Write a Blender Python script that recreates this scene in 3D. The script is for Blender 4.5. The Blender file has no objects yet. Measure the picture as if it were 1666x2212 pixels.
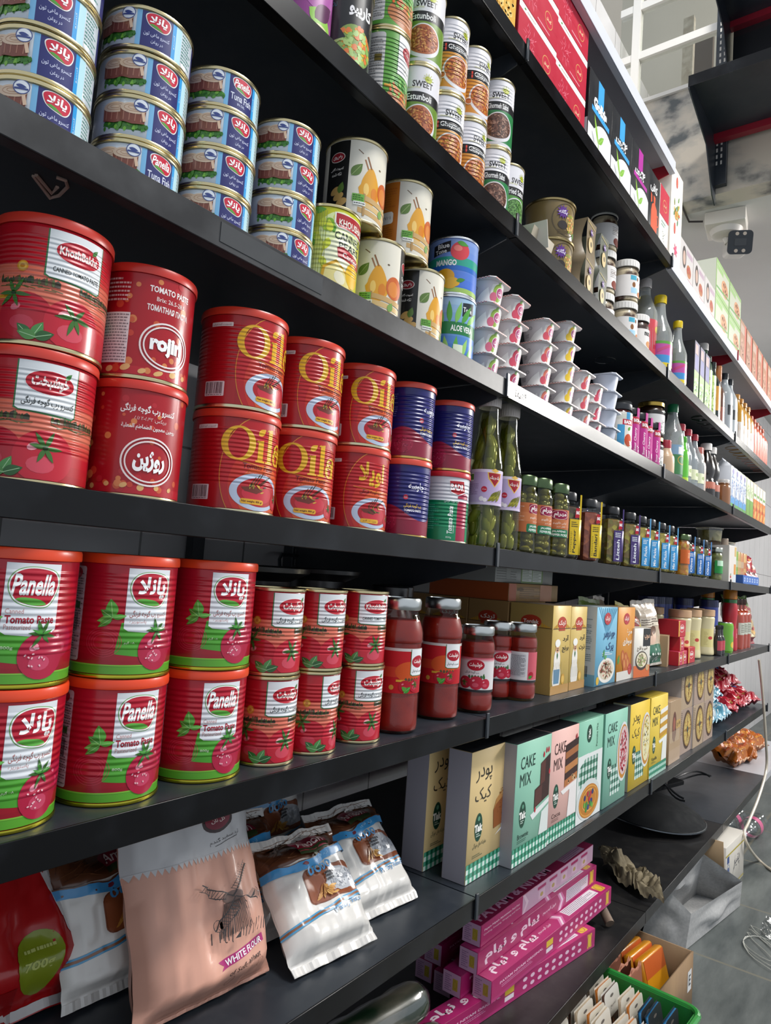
import bpy, bmesh, math, random
from mathutils import Vector, Matrix, noise
random.seed(7)
PI = math.pi
sc = bpy.context.scene
COL = sc.collection

# ------------------------------------------------------------------ camera
YAW, PIT, ROL = math.radians(37.397), math.radians(4.709), math.radians(4.187)
CAM = Vector((0.0, -0.5437, 1.0522))
FPX = 1500.0
fw = Vector((math.cos(YAW)*math.cos(PIT), math.sin(YAW)*math.cos(PIT), math.sin(PIT)))
_r = fw.cross(Vector((0, 0, 1))).normalized()
_u = _r.cross(fw)
rt = math.cos(ROL)*_r + math.sin(ROL)*_u
up = -math.sin(ROL)*_r + math.cos(ROL)*_u
cd = bpy.data.cameras.new('camera')
cd.sensor_fit = 'HORIZONTAL'
cd.sensor_width = 36.0
cd.lens = FPX/1666.0*36.0
cd.clip_start = 0.02
co = bpy.data.objects.new('camera', cd)
m3 = Matrix((rt, up, -fw)).transposed()
co.matrix_world = Matrix.Translation(CAM) @ m3.to_4x4()
COL.objects.link(co)
sc.camera = co

# ------------------------------------------------------------------ view, world, lights
sc.view_settings.view_transform = 'Standard'
sc.view_settings.look = 'None'
sc.view_settings.exposure = 0.0
sc.view_settings.gamma = 1.0
sc.view_settings.use_curve_mapping = False
sc.cycles.use_denoising = True
sc.cycles.max_bounces = 8
sc.cycles.transparent_max_bounces = 24
sc.cycles.caustics_reflective = False
sc.cycles.caustics_refractive = False
wd = bpy.data.worlds.new('world')
sc.world = wd
wd.use_nodes = True
bg = wd.node_tree.nodes['Background']
bg.inputs[0].default_value = (0.84, 0.91, 1.0, 1)
bg.inputs[1].default_value = 0.78

def area_light(name, loc, target, sx, sy, power, col=(1, 0.97, 0.93)):
    l = bpy.data.lights.new(name, 'AREA')
    l.shape = 'RECTANGLE'; l.size = sx; l.size_y = sy; l.energy = power; l.color = col
    o = bpy.data.objects.new(name, l)
    o.location = loc
    o.rotation_euler = (Vector(target)-Vector(loc)).to_track_quat('-Z', 'Y').to_euler()
    COL.objects.link(o)
    return o
area_light('ceiling_lamp', (4.35, -1.75, 2.45), (2.2, -0.1, 1.2), 1.0, 0.5, 95)
area_light('ceiling_lamp', (1.4, -1.6, 4.0), (1.2, 0.0, 1.2), 1.2, 0.5, 95)
area_light('ceiling_lamp', (6.8, -1.4, 2.50), (6.8, -1.0, 0.5), 1.3, 0.4, 60)  # unseen fill light, added to brighten the far end and the shelf undersides
area_light('mezzanine_fill', (3.2, -0.9, 4.6), (3.3, -0.3, 3.2), 0.9, 0.3, 30)  # added fill, no fixture: lightens the window frame and the wall behind it

# ------------------------------------------------------------------ pixel -> place helpers (on real planes)
def ray(px, py):
    return fw + rt*((px-833.0)/FPX) - up*((py-1106.0)/FPX)
def on_y(px, py, y):
    d = ray(px, py); return CAM + d*((y-CAM.y)/d.y)
def on_z(px, py, z):
    d = ray(px, py); return CAM + d*((z-CAM.z)/d.z)
def on_x(px, py, x):
    d = ray(px, py); return CAM + d*((x-CAM.x)/d.x)
def tangent_x(px, py, R, y0):
    """x of a round thing of radius R whose front touches y0 and whose right side shows at the pixel"""
    d = ray(px, py); b = math.atan2(d.y, d.x)
    lo, hi = 0.2, 9.0
    for _ in range(60):
        t = (lo+hi)/2
        y = CAM.y + t*math.sin(b+math.asin(min(1, R/t))) - R
        if y < y0: lo = t
        else: hi = t
    a = b + math.asin(R/t)
    return CAM.x + t*math.cos(a)
def face_rot(px, py, x, y, R):
    """turn (about z) that brings the label's zero line to the pixel"""
    d = ray(px, py); ex, ey = CAM.x-x, CAM.y-y
    a = d.x**2+d.y**2; b = ex*d.x+ey*d.y; c = ex*ex+ey*ey-R*R
    t = (-b-math.sqrt(max(b*b-a*c, 0)))/a
    hx, hy = CAM.x+t*d.x-x, CAM.y+t*d.y-y
    return math.atan2(hx, -hy)

# ------------------------------------------------------------------ levels
ZS = {'h': 2.255, 't': 1.978, '0': 1.6615, '1': 1.3834, '2': 1.1, '3': 0.8264, '4': 0.548, '5': 0.22}
BX = [-0.82, 0.10, 1.02, 1.94, 2.86, 3.78, 4.70]
YW = 0.42

# ------------------------------------------------------------------ materials
def lin(h):
    h = h.lstrip('#')
    o = []
    for i in (0, 2, 4):
        c = int(h[i:i+2], 16)/255.0
        o.append(c/12.92 if c <= 0.04045 else ((c+0.055)/1.055)**2.4)
    return (o[0], o[1], o[2], 1.0)
def mixhex(a, b, t):
    a = a.lstrip('#'); b = b.lstrip('#')
    return '#'+''.join('%02x' % round(int(a[i:i+2], 16)*(1-t)+int(b[i:i+2], 16)*t) for i in (0, 2, 4))
FIN = {  # roughness, metallic, specular, coat
    'tin': (0.30, 0.0, 0.4, 0.22), 'card': (0.42, 0.0, 0.4, 0.1), 'paper': (0.65, 0.0, 0.3, 0.0),
    'plastic': (0.33, 0.0, 0.5, 0.1), 'film': (0.30, 0.0, 0.5, 0.35), 'steel': (0.25, 1.0, 0.5, 0.0),
    'paint': (0.33, 0.0, 0.5, 0.0), 'matt': (0.8, 0.0, 0.2, 0.0), 'wet': (0.2, 0.0, 0.5, 0.6)}
_mats = {}
def M(hexc, fin='card', rib=None):
    key = (hexc, fin, rib)
    if key in _mats: return _mats[key]
    m = bpy.data.materials.new(fin+'_'+hexc.lstrip('#'))
    m.use_nodes = True
    nt = m.node_tree; p = nt.nodes['Principled BSDF']
    ro, me, sp, coat = FIN[fin]
    p.inputs['Base Color'].default_value = lin(hexc)
    p.inputs['Metallic'].default_value = me
    p.inputs['Specular IOR Level'].default_value = sp
    p.inputs['Coat Weight'].default_value = coat
    p.inputs['Coat Roughness'].default_value = 0.12
    tc = nt.nodes.new('ShaderNodeTexCoord')
    nz = nt.nodes.new('ShaderNodeTexNoise'); nz.inputs['Scale'].default_value = 35.0; nz.inputs['Detail'].default_value = 3.0
    nt.links.new(tc.outputs['Object'], nz.inputs['Vector'])
    mr = nt.nodes.new('ShaderNodeMapRange')
    mr.inputs[3].default_value = ro*0.8; mr.inputs[4].default_value = ro*1.25
    nt.links.new(nz.outputs[0], mr.inputs[0]); nt.links.new(mr.outputs[0], p.inputs['Roughness'])
    if rib:
        pitch, z0, z1, dist = rib
        sx = nt.nodes.new('ShaderNodeSeparateXYZ'); nt.links.new(tc.outputs['Object'], sx.inputs[0])
        def mt(op, a, b=None):
            n = nt.nodes.new('ShaderNodeMath'); n.operation = op
            for i, v in enumerate((a, b)):
                if v is None: continue
                if isinstance(v, (int, float)): n.inputs[i].default_value = v
                else: nt.links.new(v, n.inputs[i])
            return n.outputs[0]
        s = mt('SINE', mt('MULTIPLY', sx.outputs[2], 2*PI/pitch))
        k = mt('MULTIPLY', mt('GREATER_THAN', sx.outputs[2], z0), mt('LESS_THAN', sx.outputs[2], z1))
        bp = nt.nodes.new('ShaderNodeBump'); bp.inputs['Strength'].default_value = 1.0; bp.inputs['Distance'].default_value = dist
        nt.links.new(mt('MULTIPLY', s, k), bp.inputs['Height'])
        nt.links.new(bp.outputs[0], p.inputs['Normal']); nt.links.new(bp.outputs[0], p.inputs['Coat Normal'])
    _mats[key] = m
    return m
def noise_mat(name, c1, c2, scale, rough, fin='matt', bump=0.0, vor=False, c3=None, stretch=None, coat=0.0, lo=0.35, hi=0.65):
    m = bpy.data.materials.new(name); m.use_nodes = True
    nt = m.node_tree; p = nt.nodes['Principled BSDF']
    tc = nt.nodes.new('ShaderNodeTexCoord')
    mp = nt.nodes.new('ShaderNodeMapping'); nt.links.new(tc.outputs['Object'], mp.inputs[0])
    if stretch: mp.inputs['Scale'].default_value = stretch
    if vor:
        t = nt.nodes.new('ShaderNodeTexVoronoi'); t.inputs['Scale'].default_value = scale
        src = nt.nodes.new('ShaderNodeSeparateXYZ'); nt.links.new(t.outputs['Color'], src.inputs[0]); fac = src.outputs[0]
        hgt = t.outputs['Distance']
    else:
        t = nt.nodes.new('ShaderNodeTexNoise'); t.inputs['Scale'].default_value = scale; t.inputs['Detail'].default_value = 6
        fac = t.outputs[0]; hgt = fac
    nt.links.new(mp.outputs[0], t.inputs['Vector'])
    cr = nt.nodes.new('ShaderNodeValToRGB')
    cr.color_ramp.elements[0].position = lo; cr.color_ramp.elements[1].position = hi
    cr.color_ramp.elements[0].color = lin(c1); cr.color_ramp.elements[1].color = lin(c2)
    if c3:
        e = cr.color_ramp.elements.new((lo+hi)/2); e.color = lin(c3)
    nt.links.new(fac, cr.inputs[0]); nt.links.new(cr.outputs[0], p.inputs['Base Color'])
    p.inputs['Roughness'].default_value = rough
    p.inputs['Coat Weight'].default_value = coat
    if bump:
        b = nt.nodes.new('ShaderNodeBump'); b.inputs['Distance'].default_value = bump
        nt.links.new(hgt, b.inputs['Height']); nt.links.new(b.outputs[0], p.inputs['Normal'])
    return m
def glass_mat(name, tint, refl=0.06, rough=0.04, base=None, opac=0.0):
    """thin clear wall: tinted see-through plus a fresnel reflection"""
    m = bpy.data.materials.new(name); m.use_nodes = True
    nt = m.node_tree; nt.nodes.clear()
    out = nt.nodes.new('ShaderNodeOutputMaterial')
    tr = nt.nodes.new('ShaderNodeBsdfTransparent'); tr.inputs[0].default_value = lin(tint)
    gl = nt.nodes.new('ShaderNodeBsdfGlossy'); gl.inputs['Roughness'].default_value = rough; gl.inputs[0].default_value = (1, 1, 1, 1)
    fr = nt.nodes.new('ShaderNodeLayerWeight'); fr.inputs[0].default_value = 0.5
    pw = nt.nodes.new('ShaderNodeMath'); pw.operation = 'POWER'; pw.inputs[1].default_value = 4.0
    nt.links.new(fr.outputs['Facing'], pw.inputs[0])
    mr = nt.nodes.new('ShaderNodeMapRange'); mr.inputs[3].default_value = refl; mr.inputs[4].default_value = max(refl, 0.5 if refl else 0.0)
    nt.links.new(pw.outputs[0], mr.inputs[0])
    mx = nt.nodes.new('ShaderNodeMixShader'); nt.links.new(mr.outputs[0], mx.inputs[0])
    src = tr.outputs[0]
    if opac:
        df = nt.nodes.new('ShaderNodeBsdfDiffuse'); df.inputs[0].default_value = lin(base)
        m2 = nt.nodes.new('ShaderNodeMixShader'); m2.inputs[0].default_value = opac
        nt.links.new(tr.outputs[0], m2.inputs[1]); nt.links.new(df.outputs[0], m2.inputs[2]); src = m2.outputs[0]
    nt.links.new(src, mx.inputs[1]); nt.links.new(gl.outputs[0], mx.inputs[2])
    nt.links.new(mx.outputs[0], out.inputs[0])
    return m

# ------------------------------------------------------------------ Persian letters -> joined forms, right to left
_F = {}
for _c, _b in {'ا': 0xFE8D, 'د': 0xFEA9, 'ذ': 0xFEAB, 'ر': 0xFEAD, 'ز': 0xFEAF, 'و': 0xFEED, 'آ': 0xFE81, 'ژ': 0xFB8A, 'ة': 0xFE93, '\u0001': 0xFEFB}.items():
    _F[_c] = (_b, _b+1, None, None)
for _c, _b in {'ب': 0xFE8F, 'ت': 0xFE95, 'ج': 0xFE9D, 'ح': 0xFEA1, 'خ': 0xFEA5, 'س': 0xFEB1, 'ش': 0xFEB5, 'ص': 0xFEB9, 'ط': 0xFEC1, 'ع': 0xFEC9, 'غ': 0xFECD, 'ف': 0xFED1, 'ق': 0xFED5, 'ل': 0xFEDD, 'م': 0xFEE1, 'ن': 0xFEE5, 'ه': 0xFEE9, 'پ': 0xFB56, 'چ': 0xFB7A, 'ک': 0xFB8E, 'گ': 0xFB92, 'ی': 0xFBFC}.items():
    _F[_c] = (_b, _b+1, _b+2, _b+3)
def fa(s):
    s = s.replace('لا', '\u0001'); o = []
    for i, ch in enumerate(s):
        if ch not in _F: o.append(ch); continue
        f = _F[ch]
        pj = i > 0 and s[i-1] in _F and _F[s[i-1]][2] is not None
        nj = i+1 < len(s) and s[i+1] in _F and f[2] is not None
        o.append(chr(f[3] if pj and nj else f[2] if nj else f[1] if pj else f[0]))
    return ''.join(reversed(o))
_txt = {}
def text_mesh(s, bold):
    k = (s, bold)
    if k not in _txt:
        c = bpy.data.curves.new('t', 'FONT'); c.body = s; c.offset = bold; c.resolution_u = 2
        o = bpy.data.objects.new('t', c); COL.objects.link(o)
        bpy.context.view_layer.update()
        me = bpy.data.meshes.new_from_object(o.evaluated_get(bpy.context.evaluated_depsgraph_get()))
        v = [(p.co.x, p.co.y) for p in me.vertices]; f = [tuple(p.vertices) for p in me.polygons]
        bpy.data.objects.remove(o); bpy.data.curves.remove(c); bpy.data.meshes.remove(me)
        x0 = min(p[0] for p in v); x1 = max(p[0] for p in v); y0 = min(p[1] for p in v); y1 = max(p[1] for p in v)
        _txt[k] = ([((x-(x0+x1)/2), (y-(y0+y1)/2)) for x, y in v], f, x1-x0, y1-y0)
    return _txt[k]

# ------------------------------------------------------------------ flat artwork (millimetres), later laid on a surface
class Art:
    def __init__(s): s.it = []; s.bb = []
    def add(s, v, f, col):
        b = (min(p[0] for p in v), min(p[1] for p in v), max(p[0] for p in v), max(p[1] for p in v))
        lv = 0
        for q, l in s.bb:
            if q[0] < b[2] and q[2] > b[0] and q[1] < b[3] and q[3] > b[1]: lv = max(lv, l)
        s.bb.append((b, lv+1)); s.it.append((v, f, col, lv+1))
    def poly(s, pts, col): s.add(list(pts), [tuple(range(len(pts)))], col)
    def rect(s, x0, y0, x1, y1, col): s.poly([(x0, y0), (x1, y0), (x1, y1), (x0, y1)], col)
    def rrect(s, x0, y0, x1, y1, r, col, n=4):
        p = []
        for cx, cy, a in ((x1-r, y0+r, -90), (x1-r, y1-r, 0), (x0+r, y1-r, 90), (x0+r, y0+r, 180)):
            for i in range(n+1):
                t = math.radians(a+90*i/n); p.append((cx+r*math.cos(t), cy+r*math.sin(t)))
        s.poly(p, col)
    def ell(s, cx, cy, rx, ry, col, n=24, rot=0):
        c, k = math.cos(rot), math.sin(rot)
        s.poly([(cx+rx*math.cos(2*PI*i/n)*c-ry*math.sin(2*PI*i/n)*k, cy+rx*math.cos(2*PI*i/n)*k+ry*math.sin(2*PI*i/n)*c) for i in range(n)], col)
    def ring(s, cx, cy, rx, ry, t, col, n=36, ti=None):
        v = []; ti = t if ti is None else ti
        for i in range(n):
            a = 2*PI*i/n; v.append((cx+rx*math.cos(a), cy+ry*math.sin(a)))
        for i in range(n):
            a = 2*PI*i/n; v.append((cx+(rx-ti)*math.cos(a), cy+(ry-t)*math.sin(a)))
        s.add(v, [(i, (i+1) % n, n+(i+1) % n, n+i) for i in range(n)], col)
    def line(s, x0, y0, x1, y1, w, col):
        d = math.hypot(x1-x0, y1-y0) or 1; nx, ny = -(y1-y0)/d*w/2, (x1-x0)/d*w/2
        s.poly([(x0+nx, y0+ny), (x0-nx, y0-ny), (x1-nx, y1-ny), (x1+nx, y1+ny)], col)
    def text(s, t, cx, cy, w, col, h=None, bold=0.0, shear=0.0, rot=0.0, persian=False):
        v, f, tw, th = text_mesh(fa(t) if persian else t, bold)
        sx = w/tw; sy = sx if h is None else h/th
        c, k = math.cos(rot), math.sin(rot); o = []
        for x, y in v:
            X = x*sx + shear*y*sy; Y = y*sy
            o.append((cx+X*c-Y*k, cy+X*k+Y*c))
        s.add(o, f, col)
    def fine(s, x0, y0, x1, y1, n, col, fill=0.45):
        """lines of print too small to read"""
        v = []; f = []; dh = (y1-y0)/n
        for i in range(n):
            x = x0; y = y0+dh*(i+0.3)
            e = x1-(x1-x0)*random.choice((0, 0.05, 0.3))
            while x < e:
                w = min(random.uniform(1.2, 4.0), e-x); b = len(v)
                v += [(x, y), (x+w, y), (x+w, y+dh*fill), (x, y+dh*fill)]; f.append((b, b+1, b+2, b+3)); x += w+0.7
        s.add(v, f, col)
    def bars(s, x0, y0, x1, y1, col='#222222'):
        x = x0; v = []; f = []
        while x < x1-0.3:
            w = random.choice((0.35, 0.35, 0.7, 1.0)); b = len(v)
            v += [(x, y0), (x+w, y0), (x+w, y1), (x, y1)]; f.append((b, b+1, b+2, b+3)); x += w+random.choice((0.35, 0.5, 0.8))
        s.add(v, f, col)
    def vgrad(s, x0, y0, x1, y1, ca, cb, n=6):
        for i in range(n): s.rect(x0, y0+(y1-y0)*i/n, x1, y0+(y1-y0)*(i+1)/n, mixhex(ca, cb, (i+0.5)/n))
    def leaf(s, cx, cy, l, w, ang, col, vein=None):
        p = []
        for i in range(9):
            t = i/8; p.append((t*l, math.sin(PI*t**0.8)*w/2))
        for i in range(7, 0, -1):
            t = i/8; p.append((t*l, -math.sin(PI*t**0.8)*w/2))
        c, k = math.cos(ang), math.sin(ang)
        s.poly([(cx+x*c-y*k, cy+x*k+y*c) for x, y in p], col)
        if vein: s.line(cx, cy, cx+l*0.85*c, cy+l*0.85*k, w*0.06, vein)
    def tomato(s, cx, cy, r, col='#b8172c', hi='#d8586a', star=True, ry=None, sx=0, sy=0.35):
        ry = ry or r*0.92
        s.ell(cx, cy, r, ry, col); s.ell(cx-r*0.38, cy+ry*0.35, r*0.2, ry*0.14, hi, 12, 0.5)
        s.ell(cx-r*0.1, cy-ry*0.3, r*0.45, ry*0.32, mixhex(col, hi, 0.35), 14)
        if star:
            X, Y = cx+sx*r, cy+sy*r
            for i in range(6): s.leaf(X, Y, r*random.uniform(0.5, 0.72), r*0.16, i*PI/3+random.uniform(-.25, .25), '#3a6b2a')
            s.ell(X, Y, r*0.09, r*0.09, '#1e3d18', 8)
    def specks(s, cx, cy, rx, ry, n, cols, a, b):
        for c in cols:
            v = []; f = []
            for i in range(max(1, n//len(cols))):
                t = random.uniform(0, 2*PI); q = math.sqrt(random.random())*0.93; x = cx+rx*q*math.cos(t); y = cy+ry*q*math.sin(t)
                ro = random.uniform(0, PI); b0 = len(v)
                for j in range(6):
                    e = 2*PI*j/6; X = a*math.cos(e); Y = b*math.sin(e)
                    v.append((x+X*math.cos(ro)-Y*math.sin(ro), y+X*math.sin(ro)+Y*math.cos(ro)))
                f.append(tuple(range(b0, b0+6)))
            s.add(v, f, c)
    def gingham(s, x0, y0, x1, y1, cell, dark='#0e6a4a', mid='#5fb08f', light='#e6efe8'):
        nx = max(1, round((x1-x0)/cell)); ny = max(1, round((y1-y0)/cell)); cx = (x1-x0)/nx; cy = (y1-y0)/ny
        g = {dark: [], mid: [], light: []}
        for i in range(nx):
            for j in range(ny): g[(light, mid, dark)[(i % 2)+(j % 2)]].append((x0+i*cx, y0+j*cy))
        for c, l in g.items():
            v = []; f = []
            for x, y in l:
                b = len(v); v += [(x, y), (x+cx, y), (x+cx, y+cy), (x, y+cy)]; f.append((b, b+1, b+2, b+3))
            if v: s.add(v, f, c)
            s.bb.pop(); s.bb.append(((x0, y0, x1, y1), s.it[-1][3] if v else 1))
        # cells never overlap: keep them on one level
        top = max(i[3] for i in s.it[-3:]); s.it[-3:] = [(a, b, c, top) for a, b, c, _ in s.it[-3:]]
    def blob(s, pts, col, n=5):
        m = len(pts); o = []
        for i in range(m):
            p0, p1, p2, p3 = pts[i-1], pts[i], pts[(i+1) % m], pts[(i+2) % m]
            for j in range(n):
                t = j/n
                o.append(tuple(.5*((2*p1[k])+(-p0[k]+p2[k])*t+(2*p0[k]-5*p1[k]+4*p2[k]-p3[k])*t*t+(-p0[k]+3*p1[k]-3*p2[k]+p3[k])*t**3) for k in (0, 1)))
        s.poly(o, col)
    def shift(s, dx, dy, k=1.0):
        o = Art()
        for (v, f, c, l), (b, q) in zip(s.it, s.bb):
            o.it.append(([(x*k+dx, y*k+dy) for x, y in v], f, c, l)); o.bb.append(((b[0]*k+dx, b[1]*k+dy, b[2]*k+dx, b[3]*k+dy), q))
        return o
LAYER = 0.00009
def cylwrap(R, z0=0.0):
    def w(u, v, h):
        a = u/R; s, c = math.sin(a), math.cos(a)
        return ((R+h)*s, -(R+h)*c, z0+v), (s, -c, 0.0)
    return w
def profwrap(rf, R):
    """wrap round a turned body whose radius at height z is rf(z)"""
    def w(u, v, h):
        a = u/R; s, c = math.sin(a), math.cos(a); r = rf(v); d = (rf(v+.001)-rf(v-.001))/.002
        k = 1/math.hypot(1, d)
        return ((r+h)*s, -(r+h)*c, v-h*d), (s*k, -c*k, -d*k)
    return w
def frontwrap(y=0.0): return lambda u, v, h: ((u, y-h, v), (0, -1, 0))
def leftwrap(d, x=0.0): return lambda u, v, h: ((x-h, d-u, v), (-1, 0, 0))
def topwrap(z): return lambda u, v, h: ((u, v, z+h), (0, 0, 1))

class MB:
    def __init__(s): s.v = []; s.f = []; s.m = []; s.sm = []; s.n = {}; s.mats = []
    def mi(s, mat):
        if mat not in s.mats: s.mats.append(mat)
        return s.mats.index(mat)
    def add(s, v, f, mat, smooth=False, xf=None, normals=None):
        b = len(s.v); i = s.mi(mat)
        s.v += [tuple(xf @ Vector(p)) for p in v] if xf else [tuple(p) for p in v]
        if normals:
            for k, q in enumerate(normals): s.n[b+k] = q
        for q in f: s.f.append(tuple(b+k for k in q)); s.m.append(i); s.sm.append(smooth)
    def bm(s, bm, mat, smooth=False, xf=None):
        bm.verts.index_update()
        s.add([v.co[:] for v in bm.verts], [[v.index for v in f.verts] for f in bm.faces], mat, smooth, xf); bm.free()
    def box(s, x0, x1, y0, y1, z0, z1, mat, bev=0.0, xf=None, seg=1):
        bm = bmesh.new(); bmesh.ops.create_cube(bm, size=1.0)
        for v in bm.verts: v.co = Vector(((x0+x1)/2+v.co.x*(x1-x0), (y0+y1)/2+v.co.y*(y1-y0), (z0+z1)/2+v.co.z*(z1-z0)))
        if bev: bmesh.ops.bevel(bm, geom=bm.edges[:], offset=bev, segments=seg, affect='EDGES', profile=0.5)
        s.bm(bm, mat, bool(bev and seg > 1), xf)
    def lathe(s, prof, mat, n=48, xf=None, smooth=True):
        """prof: (r, z[, material of the band that follows])"""
        v = []; k = len(prof)
        for p in prof:
            for i in range(n):
                a = 2*PI*i/n; v.append((p[0]*math.sin(a), -p[0]*math.cos(a), p[1]))
        cur = mat
        for j in range(k-1):
            if len(prof[j]) > 2: cur = prof[j][2]
            if prof[j][0] < 1e-6 and prof[j+1][0] < 1e-6: continue
            f = []
            for i in range(n):
                a, b = j*n+i, j*n+(i+1) % n; c, d = (j+1)*n+(i+1) % n, (j+1)*n+i
                if prof[j][0] < 1e-6: f.append((a, c, d))
                elif prof[j+1][0] < 1e-6: f.append((a, b, c))
                else: f.append((a, b, c, d))
            b0 = len(s.v)
            used = sorted({q for t in f for q in t}); mp = {q: i for i, q in enumerate(used)}
            s._lf = getattr(s, '_lf', [])
            s._lf.append((f, cur))
        b0 = len(s.v)
        s.v += [tuple(xf @ Vector(p)) for p in v] if xf else v
        for f, mt in s._lf:
            i = s.mi(mt)
            for q in f: s.f.append(tuple(b0+t for t in q)); s.m.append(i); s.sm.append(smooth)
        s._lf = []
    def tube(s, pts, r, mat, n=8, xf=None, cap=True):
        pts = [Vector(p) for p in pts]; v = []; f = []; k = len(pts)
        rr = r if isinstance(r, (list, tuple)) else [r]*k
        t0 = None
        for j, p in enumerate(pts):
            t = (pts[min(j+1, k-1)]-pts[max(j-1, 0)]).normalized()
            if t0 is None:
                a = t.orthogonal().normalized()
            else:
                a = (a-t*a.dot(t)).normalized()
            t0 = t; b = t.cross(a)
            for i in range(n):
                e = 2*PI*i/n; v.append(tuple(p+(a*math.cos(e)+b*math.sin(e))*rr[j]))
        for j in range(k-1):
            for i in range(n): f.append((j*n+i, j*n+(i+1) % n, (j+1)*n+(i+1) % n, (j+1)*n+i))
        if cap: f.append(tuple(range(n-1, -1, -1))); f.append(tuple((k-1)*n+i for i in range(n)))
        s.add(v, f, mat, True, xf)
    def ellipsoid(s, c, r, mat, n=10, xf=None, rot=None):
        bm = bmesh.new(); bmesh.ops.create_uvsphere(bm, u_segments=n, v_segments=max(4, n//2+1), radius=1.0)
        q = rot or Matrix.Identity(3)
        for v in bm.verts: v.co = q @ Vector((v.co.x*r[0], v.co.y*r[1], v.co.z*r[2])) + Vector(c)
        s.bm(bm, mat, True, xf)
    def art(s, a, wrap, fin='tin', ustep=None, vstep=None, rib=None, k=0.001, layer=LAYER, base=0.0, clip=None):
        for v, f, col, lv in a.it:
            bm = bmesh.new(); vs = [bm.verts.new((x*k, y*k, 0)) for x, y in v]
            for q in f:
                try: bm.faces.new([vs[i] for i in q])
                except ValueError: pass
            if clip:
                ys = [p[1]*k for p in v]
                for lim, sg in ((clip[0], -1), (clip[1], 1)):
                    if (min(ys) < lim) if sg < 0 else (max(ys) > lim):
                        bmesh.ops.bisect_plane(bm, geom=bm.verts[:]+bm.edges[:]+bm.faces[:], dist=1e-7, plane_co=(0, lim, 0), plane_no=(0, sg, 0), clear_outer=True)
            for ax, st in ((0, ustep), (1, vstep)):
                if not st: continue
                lo = min(p[ax] for p in v)*k; hi = max(p[ax] for p in v)*k
                if hi-lo < st*1.2: continue
                i = math.floor(lo/st)+1
                while i*st < hi:
                    nrm = (1, 0, 0) if ax == 0 else (0, 1, 0); c = (i*st, 0, 0) if ax == 0 else (0, i*st, 0)
                    bmesh.ops.bisect_plane(bm, geom=bm.verts[:]+bm.edges[:]+bm.faces[:], dist=1e-7, plane_co=c, plane_no=nrm)
                    i += 1
            bm.verts.index_update()
            P = []; N = []
            for q in bm.verts:
                p, nn = wrap(q.co.x, q.co.y, base+lv*layer); P.append(p); N.append(nn)
            G = []
            for t in bm.faces:      # keep every face looking outwards
                q = [x.index for x in t.verts]; c2 = [x.co for x in t.verts]
                ar = sum(c2[i].x*c2[i-1].y-c2[i-1].x*c2[i].y for i in range(len(c2)))
                G.append(q if ar < 0 else q[::-1])
            bm.free()
            s.add(P, G, M(col, fin, rib), True, None, N)
    def mesh(s, name):
        me = bpy.data.meshes.new(name)
        me.from_pydata(s.v, [], s.f)
        for m in s.mats: me.materials.append(m)
        me.polygons.foreach_set('material_index', s.m)
        me.polygons.foreach_set('use_smooth', s.sm)
        me.validate(verbose=False)
        me.update()
        me.set_sharp_from_angle(angle=math.radians(38))
        if s.n and len(me.vertices) == len(s.v):
            nn = [s.n.get(i, (0, 0, 0)) for i in range(len(s.v))]
            # plain faces keep their own normals
            for p in me.polygons: pass
            me.normals_split_custom_set_from_vertices(nn)
        return me

# ------------------------------------------------------------------ things and parts
def tag(o, label, cat, group=None, kind=None):
    if label: o['label'] = label
    if cat: o['category'] = cat
    if group: o['group'] = group
    if kind: o['kind'] = kind
    return o
def link(name, me, parent=None):
    o = bpy.data.objects.new(name, me); COL.objects.link(o)
    if parent: o.parent = parent
    return o
def struct(name, mb):
    o = link(name, mb.mesh(name)); o['kind'] = 'structure'; return o
def empty(name, loc, rz=0.0):
    o = bpy.data.objects.new(name, None); o.empty_display_size = 0.03; COL.objects.link(o)
    o.location = loc; o.rotation_euler = (0, 0, rz); return o
PROD = {}
def product(key, name, parts):
    """parts: list of (part name, MB or mesh[, label[, list of sub-parts]]); a single part makes a one-mesh thing"""
    q = []
    for p in parts:
        me = p[1].mesh(p[0]) if isinstance(p[1], MB) else p[1]
        lab = p[2] if len(p) > 2 else None
        subs = [(t[0], t[1].mesh(t[0]) if isinstance(t[1], MB) else t[1]) for t in (p[3] if len(p) > 3 else [])]
        q.append((p[0], me, lab, subs))
    PROD[key] = (name, q)
def put(key, loc, rz, label, cat, group=None):
    name, parts = PROD[key]
    if len(parts) == 1 and not parts[0][3]:
        o = link(name, parts[0][1]); o.location = loc; o.rotation_euler = (0, 0, rz)
    else:
        o = empty(name, loc, rz)
        for pn, me, lab, subs in parts:
            c = link(pn, me, o)
            if lab: c['label'] = lab
            if pn in ('pickles', 'contents'): c['kind'] = 'stuff'
            for sn, sm in subs: link(sn, sm, c)
    return tag(o, label, cat, group)
ORD = ['first', 'second', 'third', 'fourth', 'fifth', 'sixth', 'seventh', 'eighth', 'ninth', 'tenth']
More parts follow.
